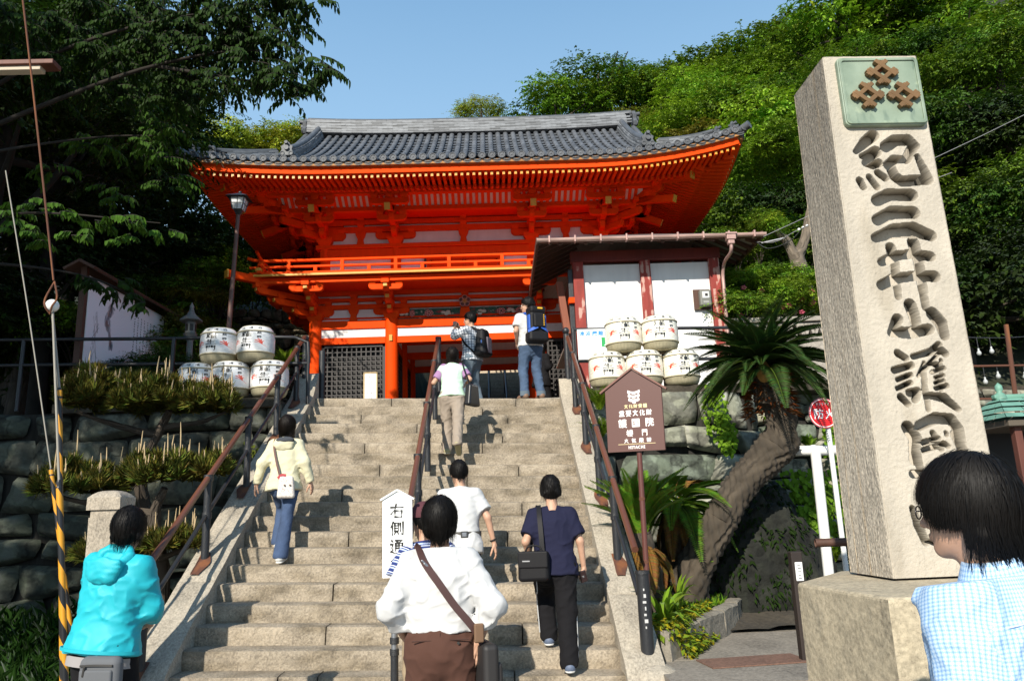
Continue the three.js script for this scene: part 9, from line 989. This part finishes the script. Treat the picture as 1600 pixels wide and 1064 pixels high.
// man with the big rucksack at the top of the stairs
{
  const p = person('man in a white T-shirt and blue jeans looking left at the top of the stairs', { pos: [0.64, 3.44, -12.78], H: 1.79, yaw: 0.35, feet: [[-0.13, 0, -0.02], [0.13, 0, 0.03]], elbow: [[-0.25, 0.2, 0.03], [0.23, 0.2, 0.03]], wrist: [[-0.16, 0.04, -0.17], [0.2, 0.0, -0.1]], seed: 21, strands: 600, turn: 0.85, shirt: { m: K.white, hem: -0.06, inf: 0.018, sleeve: 0.7 }, pants: { m: jeansB, loose: 0.010, fold: 0.013 }, shoe: M([0.2, 0.12, 0.08], { roughness: 0.6 }) }); glassesOn(p);
  for (const i of [0, 1]) p.add('turned_cuff', new THREE.CylinderGeometry(0.078, 0.078, 0.075, 18).translate((i ? 1 : -1) * 0.13, 0.085, i ? 0.05 : 0.0), jeansC);
  const b = thing('rucksack', 'big black and blue hiking rucksack with yellow marks on the white T-shirt man\'s back', 'rucksack', p.toW(p.local(0.02, 0.24, 0.24)).toArray(), 0.35), blk = K.nylon, blu = M([0.02, 0.10, 0.45], { roughness: 0.6 }), yl = M([0.8, 0.42, 0.02], { roughness: 0.6 }); mesh('main_pack', soft(0.30, 0.50, 0.22, 0.07, 0.012, 4), blk, b); mesh('top_lid', soft(0.29, 0.13, 0.24, 0.05, 0.012, 6).translate(0, 0.26, 0), blk, b); mesh('lower_pocket', soft(0.36, 0.2, 0.25, 0.06, 0.012, 8).translate(0, -0.20, 0.01), blk, b); mesh('front_pocket', soft(0.2, 0.24, 0.09, 0.03, 0.01, 9).translate(0, 0.06, 0.12), blk, b); for (const s of [-1, 1]) { mesh('blue_side_panel', soft(0.05, 0.26, 0.10, 0.02, 0.008, 3).translate(s * 0.135, 0.05, 0.03), blu, b); mesh('blue_trim', ribbon([V(s * 0.03, -0.05, 0.14), V(s * 0.12, -0.09, 0.12), V(s * 0.18, -0.12, 0.07)], 0.05, 0.012, V(0, 0.4, 1)), blu, b); mesh('shoulder_strap', ribbon([V(s * 0.10, 0.2, -0.11), V(s * 0.13, 0.27, -0.2), V(s * 0.13, 0.15, -0.38), V(s * 0.17, -0.1, -0.33), V(s * 0.16, -0.18, -0.15)], 0.05, 0.012, V(s * 0.3, 0.6, -0.6)), blu, b); } mesh('yellow_mark', rbx(0.09, 0.028, 0.004, 0.002, 0.03, 0.28, 0.125), yl, b); for (let i = 0; i < 6; i++) mesh('yellow_letter_mark', rbx(0.018, 0.02, 0.004, 0.002, 0.075, 0.15 - i * 0.034, 0.168), yl, b);
}
// man in a checked shirt photographing the gate
{
  const chk = checkTex(128, (g, n) => { g.fillStyle = '#cfd3d8'; g.fillRect(0, 0, n, n); g.fillStyle = 'rgba(60,68,84,0.55)'; for (let i = 0; i < 4; i++) { g.fillRect(0, i * 32, n, 10); g.fillRect(i * 32, 0, 10, n); } });
  const p = person('man in a grey checked shirt photographing the gate from the landing', { pos: [-0.37, 3.42, -13.35], H: 1.72, yaw: 1.05, feet: [[-0.11, 0, -0.05], [0.11, 0, 0.05]], elbow: [[-0.22, 0.36, -0.22], [0.2, 0.33, -0.22]], wrist: [[-0.07, 0.57, -0.30], [0.06, 0.56, -0.30]], hand: ['grip', 'grip'], handDir: [[0.3, 0.9, -0.2], [-0.3, 0.9, -0.2]], palm: [[0.8, 0, -0.3], [-0.8, 0, -0.3]], seed: 24, strands: 600, turn: 0.15, lean: 0.0, shirt: { m: cloth([1, 1, 1], 3, { map: rep(chk, 5.5) }), long: true, hem: -0.10, inf: 0.02, fold: 0.011 }, pants: { m: jeansC, loose: 0.014, fold: 0.013 }, shoe: mat.black }); collarOn(p, K.white);
  const cam = thing('compact_camera', 'small dark camera with a red cord held up by the man in the checked shirt', 'camera', p.toW(p.local(0, 0.645, -0.34)).toArray(), 1.05); mesh('camera_body', rbx(0.10, 0.06, 0.03, 0.008, 0, 0, 0, 0, 0, 0, 2), M([0.03, 0.03, 0.035], { roughness: 0.4 }), cam); mesh('lens', cyl(0.022, 0.02, 0.03, 0, 0, 0, 18).rotateX(-Math.PI / 2).translate(0.01, 0, -0.015), mat.ironBlack, cam); mesh('wrist_cord', tube([V(-0.05, 0, 0), V(-0.09, -0.05, 0.04), V(-0.12, -0.02, 0.1), V(-0.09, 0.02, 0.06)], 0.004, 20, 5), M([0.5, 0.02, 0.02]), cam);
  const b = thing('day_pack', 'black and grey day pack on the back of the man in the checked shirt', 'rucksack', p.toW(p.local(0.0, 0.20, 0.23)).toArray(), 1.05); mesh('main_pack', (() => { const g = soft(0.30, 0.50, 0.19, 0.07, 0.014, 5); const q = g.attributes.position; for (let i = 0; i < q.count; i++) { q.setX(i, q.getX(i) * (1 - q.getY(i) * 0.9)); q.setZ(i, q.getZ(i) * (1 - q.getY(i) * 1.1)); } g.computeVertexNormals(); return g; })(), K.nylon, b); mesh('grey_panel', soft(0.15, 0.30, 0.05, 0.02, 0.01, 4).translate(0.04, -0.05, 0.09), M([0.11, 0.095, 0.12], { roughness: 0.7 }), b); mesh('blue_tag', rbx(0.02, 0.06, 0.02, 0.004, -0.145, 0.0, 0.05), M([0.1, 0.2, 0.5]), b); for (const s of [-1, 1]) mesh('shoulder_strap', ribbon([V(s * 0.07, 0.22, -0.06), V(s * 0.12, 0.30, -0.19), V(s * 0.14, 0.20, -0.36), V(s * 0.20, 0.0, -0.26), V(s * 0.15, -0.2, -0.08)], 0.04, 0.012, V(s * 0.4, 0.5, -0.6)), K.nylon, b);
}
// woman in black by the right gate column
{
  person('woman with long dark hair in black clothes standing in shade by the right gate column', { pos: [0.98, 3.42, -15.5], fem: true, H: 1.62, yaw: -0.9, feet: [[-0.09, 0, 0], [0.09, 0, 0]], elbow: [[-0.22, 0.2, 0.0], [0.22, 0.2, 0.0]], wrist: [[-0.1, 0.3, -0.2], [0.1, 0.3, -0.2]], seed: 27, hair: 'long', strands: 500, nod: -0.2, shirt: { m: K.blackC, long: true, hem: -0.2, inf: 0.02 }, pants: { m: K.blackC, loose: 0.02 }, shoe: mat.black });
}
// boy in the turquoise hooded jacket, lower left
{
  const p = person('boy in a turquoise hooded jacket with black trousers at the lower left', { pos: [-2.51, 0, -5.2], H: 1.69, yaw: -0.22, feet: [[-0.13, 0, 0.05], [0.13, 0, -0.05]], hipY: 0.90, lean: 0.10, roll: -0.08, elbow: [[-0.215, 0.18, -0.10], [0.21, 0.185, -0.10]], wrist: [[-0.12, 0.12, -0.27], [0.12, 0.12, -0.27]], seed: 30, hair: 'mid', strands: 4000, nod: -0.15, turn: 0.3, shirt: { name: 'hooded_jacket', m: K.teal, long: true, hem: -0.10, inf: 0.027, fold: 0.013, flare: 0.030, cell: 0.010 }, pants: { m: K.blackC, loose: 0.022 }, shoe: mat.black });
  p.add('hood', surfaceNet((x, y, z) => { const q = p.local(0.0, 0.415, 0.155); const dx = x - q.x, dy = y - q.y, dz = z - q.z; let d = elld(x, y, z, q, V(0.135, 0.10, 0.05)); d = smin(d, capd(x, y, z, p.local(-0.10, 0.50, 0.06), p.local(-0.05, 0.36, 0.17), 0.038, 0.028), 0.03); d = smin(d, capd(x, y, z, p.local(0.10, 0.50, 0.06), p.local(0.05, 0.36, 0.17), 0.038, 0.028), 0.03); d = smin(d, capd(x, y, z, p.local(-0.06, 0.535, 0.04), p.local(0.06, 0.535, 0.04), 0.04, 0.04), 0.03); d = smax(d, -elld(x, y, z, p.local(0, 0.50, 0.15), V(0.075, 0.075, 0.028)), 0.02); return d + 0.009 * (0.5 - Math.abs(noise3(x * 12, y * 22 + dy * 8, z * 12))); }, [-0.35, 1.1, -0.35], [0.35, 1.65, 0.3], 0.009), K.teal);
  p.add('hem_cord', ribbon(Array.from({ length: 15 }, (_, i) => { const a = Math.PI * i / 14; return p.local(Math.cos(a) * 0.262, -0.075, Math.sin(a) * 0.205); }), 0.02, 0.006, (t) => V(Math.cos(Math.PI * t), 0, Math.sin(Math.PI * t))), K.teal);
  const b = thing('waist_bag', 'grey waist bag with a black zip on the back of the boy in turquoise', 'waist bag', p.toW(p.local(0.17, -0.20, 0.19)).toArray(), -0.22); const gm = cloth([0.11, 0.115, 0.125], 4, { sheen: 0.05 }); mesh('pouch', soft(0.27, 0.23, 0.09, 0.045, 0.008, 6), gm, b); mesh('front_pocket', soft(0.22, 0.15, 0.03, 0.014, 0.006, 9).translate(0, -0.03, 0.045), gm, b); mesh('zip', ribbon([V(-0.11, 0.065, 0.050), V(0, 0.07, 0.055), V(0.11, 0.068, 0.050)], 0.012, 0.006, V(0, 0.2, 1)), mat.black, b); mesh('zip_pull', rbx(0.014, 0.06, 0.008, 0.004, -0.075, 0.035, 0.06, 0, 0, -0.15), mat.black, b); mesh('round_patch', new THREE.CylinderGeometry(0.026, 0.026, 0.006, 24).rotateX(Math.PI / 2).translate(0.02, -0.065, 0.064), M([0.05, 0.05, 0.055], { roughness: 0.5 }), b); mesh('patch_ring', new THREE.TorusGeometry(0.020, 0.003, 6, 24).translate(0.02, -0.065, 0.068), gm, b); for (const s of [-1]) mesh('belt', ribbon([V(s * 0.12, 0.05, 0.0), V(s * 0.20, 0.06, -0.10), V(s * 0.22, 0.065, -0.22)], 0.04, 0.006, V(s * 0.6, 0, 0.7)), mat.black, b);
  p.add('side_stripe', ribbon([p.P.clone().add(V(-0.20, 0.0, 0.03)), p.P.clone().add(V(-0.2, -0.3, 0.02)), V(-0.21, 0.3, 0.06)], 0.012, 0.004, V(-1, 0, 0.3)), K.white); p.add('undershirt', (() => { const g = sheet(30, 3, (u, v) => { const a = u * 6.2832, w = p.local(Math.cos(a) * 0.215, -0.11 - v * 0.06, Math.sin(a) * 0.165); w.u = u; w.v = v; return w; }); return g; })(), M([0.30, 0.28, 0.28], { roughness: 0.9, side: THREE.DoubleSide }));
}
// man in the pale blue checked shirt close to the camera at the right
{
  const chk = checkTex(256, (g, n) => { g.fillStyle = '#b4d0e9'; g.fillRect(0, 0, n, n); for (let i = 0; i < 8; i++) { g.fillStyle = 'rgba(70,120,185,0.32)'; g.fillRect(i * 32, 0, 9, n); g.fillStyle = 'rgba(70,120,185,0.28)'; g.fillRect(0, i * 32, n, 7); g.fillStyle = 'rgba(255,255,255,0.5)'; g.fillRect(i * 32 + 18, 0, 3, n); g.fillRect(0, i * 32 + 18, n, 3); } });
  const m = cloth([0.92, 0.95, 1.0], 4, { map: rep(chk, 13), sheen: 0.1 });
  const p = person('man with collar-length black hair and a pale blue checked shirt close by at the right', { pos: [1.262, 0, -2.0], H: 1.652, yaw: 0.52, feet: [[-0.12, 0, 0], [0.12, 0, 0]], elbow: [[-0.235, 0.19, 0.03], [0.235, 0.19, 0.03]], wrist: [[-0.22, -0.03, -0.07], [0.22, -0.03, -0.07]], seed: 33, hair: 'mop', strands: 14000, strandW: 0.0026, turn: 0.27, nod: 0.03, shirt: { m, long: true, hem: -0.12, inf: 0.030, fold: 0.016, cell: 0.0065, neck: -0.01 }, pants: { m: K.blackC }, shoe: mat.black }); glassesOn(p); collarOn(p, m, 0.066, 0.055, 0.022);
  p.add('yoke_seam', ribbon(Array.from({ length: 13 }, (_, i) => { const q = i / 12 * 2 - 1; return p.local(q * 0.19, 0.40 - 0.015 * q * q, 0.146 - 0.052 * q * q); }), 0.004, 0.004, V(0, 0.3, 1)), cloth([0.5, 0.6, 0.75], 4));
}
// say which tree or shrub of a crowd is which
camera.updateMatrixWorld(); camera.updateProjectionMatrix(); scene.updateMatrixWorld(true);
for (const [group, noun, where] of [['dark trees in the wood left of the gate', 'dark shaded tree', 'of wood left of gate'], ['trees of the dense wood right of the pillar', 'deep green tree', 'of wood right of stone pillar'], ['hillside trees right of the gate', 'fresh green hillside tree', 'between gate roof and stone pillar'], ['hillside trees behind the stone pillar', 'sunlit green tree', 'on the skyline behind the stone pillar'], ['shaded trees below the right eave', 'shaded green tree', 'under the right eave of the gate'], ['shrubs on the bank left of the gate', 'feathery green shrub', 'above the left barrels'], ['shrubs on the bank right of the hut', 'bright green shrub', 'right of the hut']]) {
  const l = scene.children.filter((o) => o.userData.group === group).map((o) => ({ o, v: o.children[o.children.length - 1].getWorldPosition(V()).project(camera) })).sort((a, b) => b.v.y - a.v.y), rows = l.length > 8 ? ['upper', 'middle', 'lower'] : ['upper', 'lower'], per = Math.ceil(l.length / rows.length), ord = ['first', 'second', 'third', 'fourth', 'fifth', 'sixth', 'seventh'];
  rows.forEach((w, k) => l.slice(k * per, (k + 1) * per).sort((a, b) => a.v.x - b.v.x).forEach(({ o }, i) => { o.userData.label = `${noun}, ${ord[i]} from left in ${w} row ${where}`; }));
}
renderer.render(scene, camera);
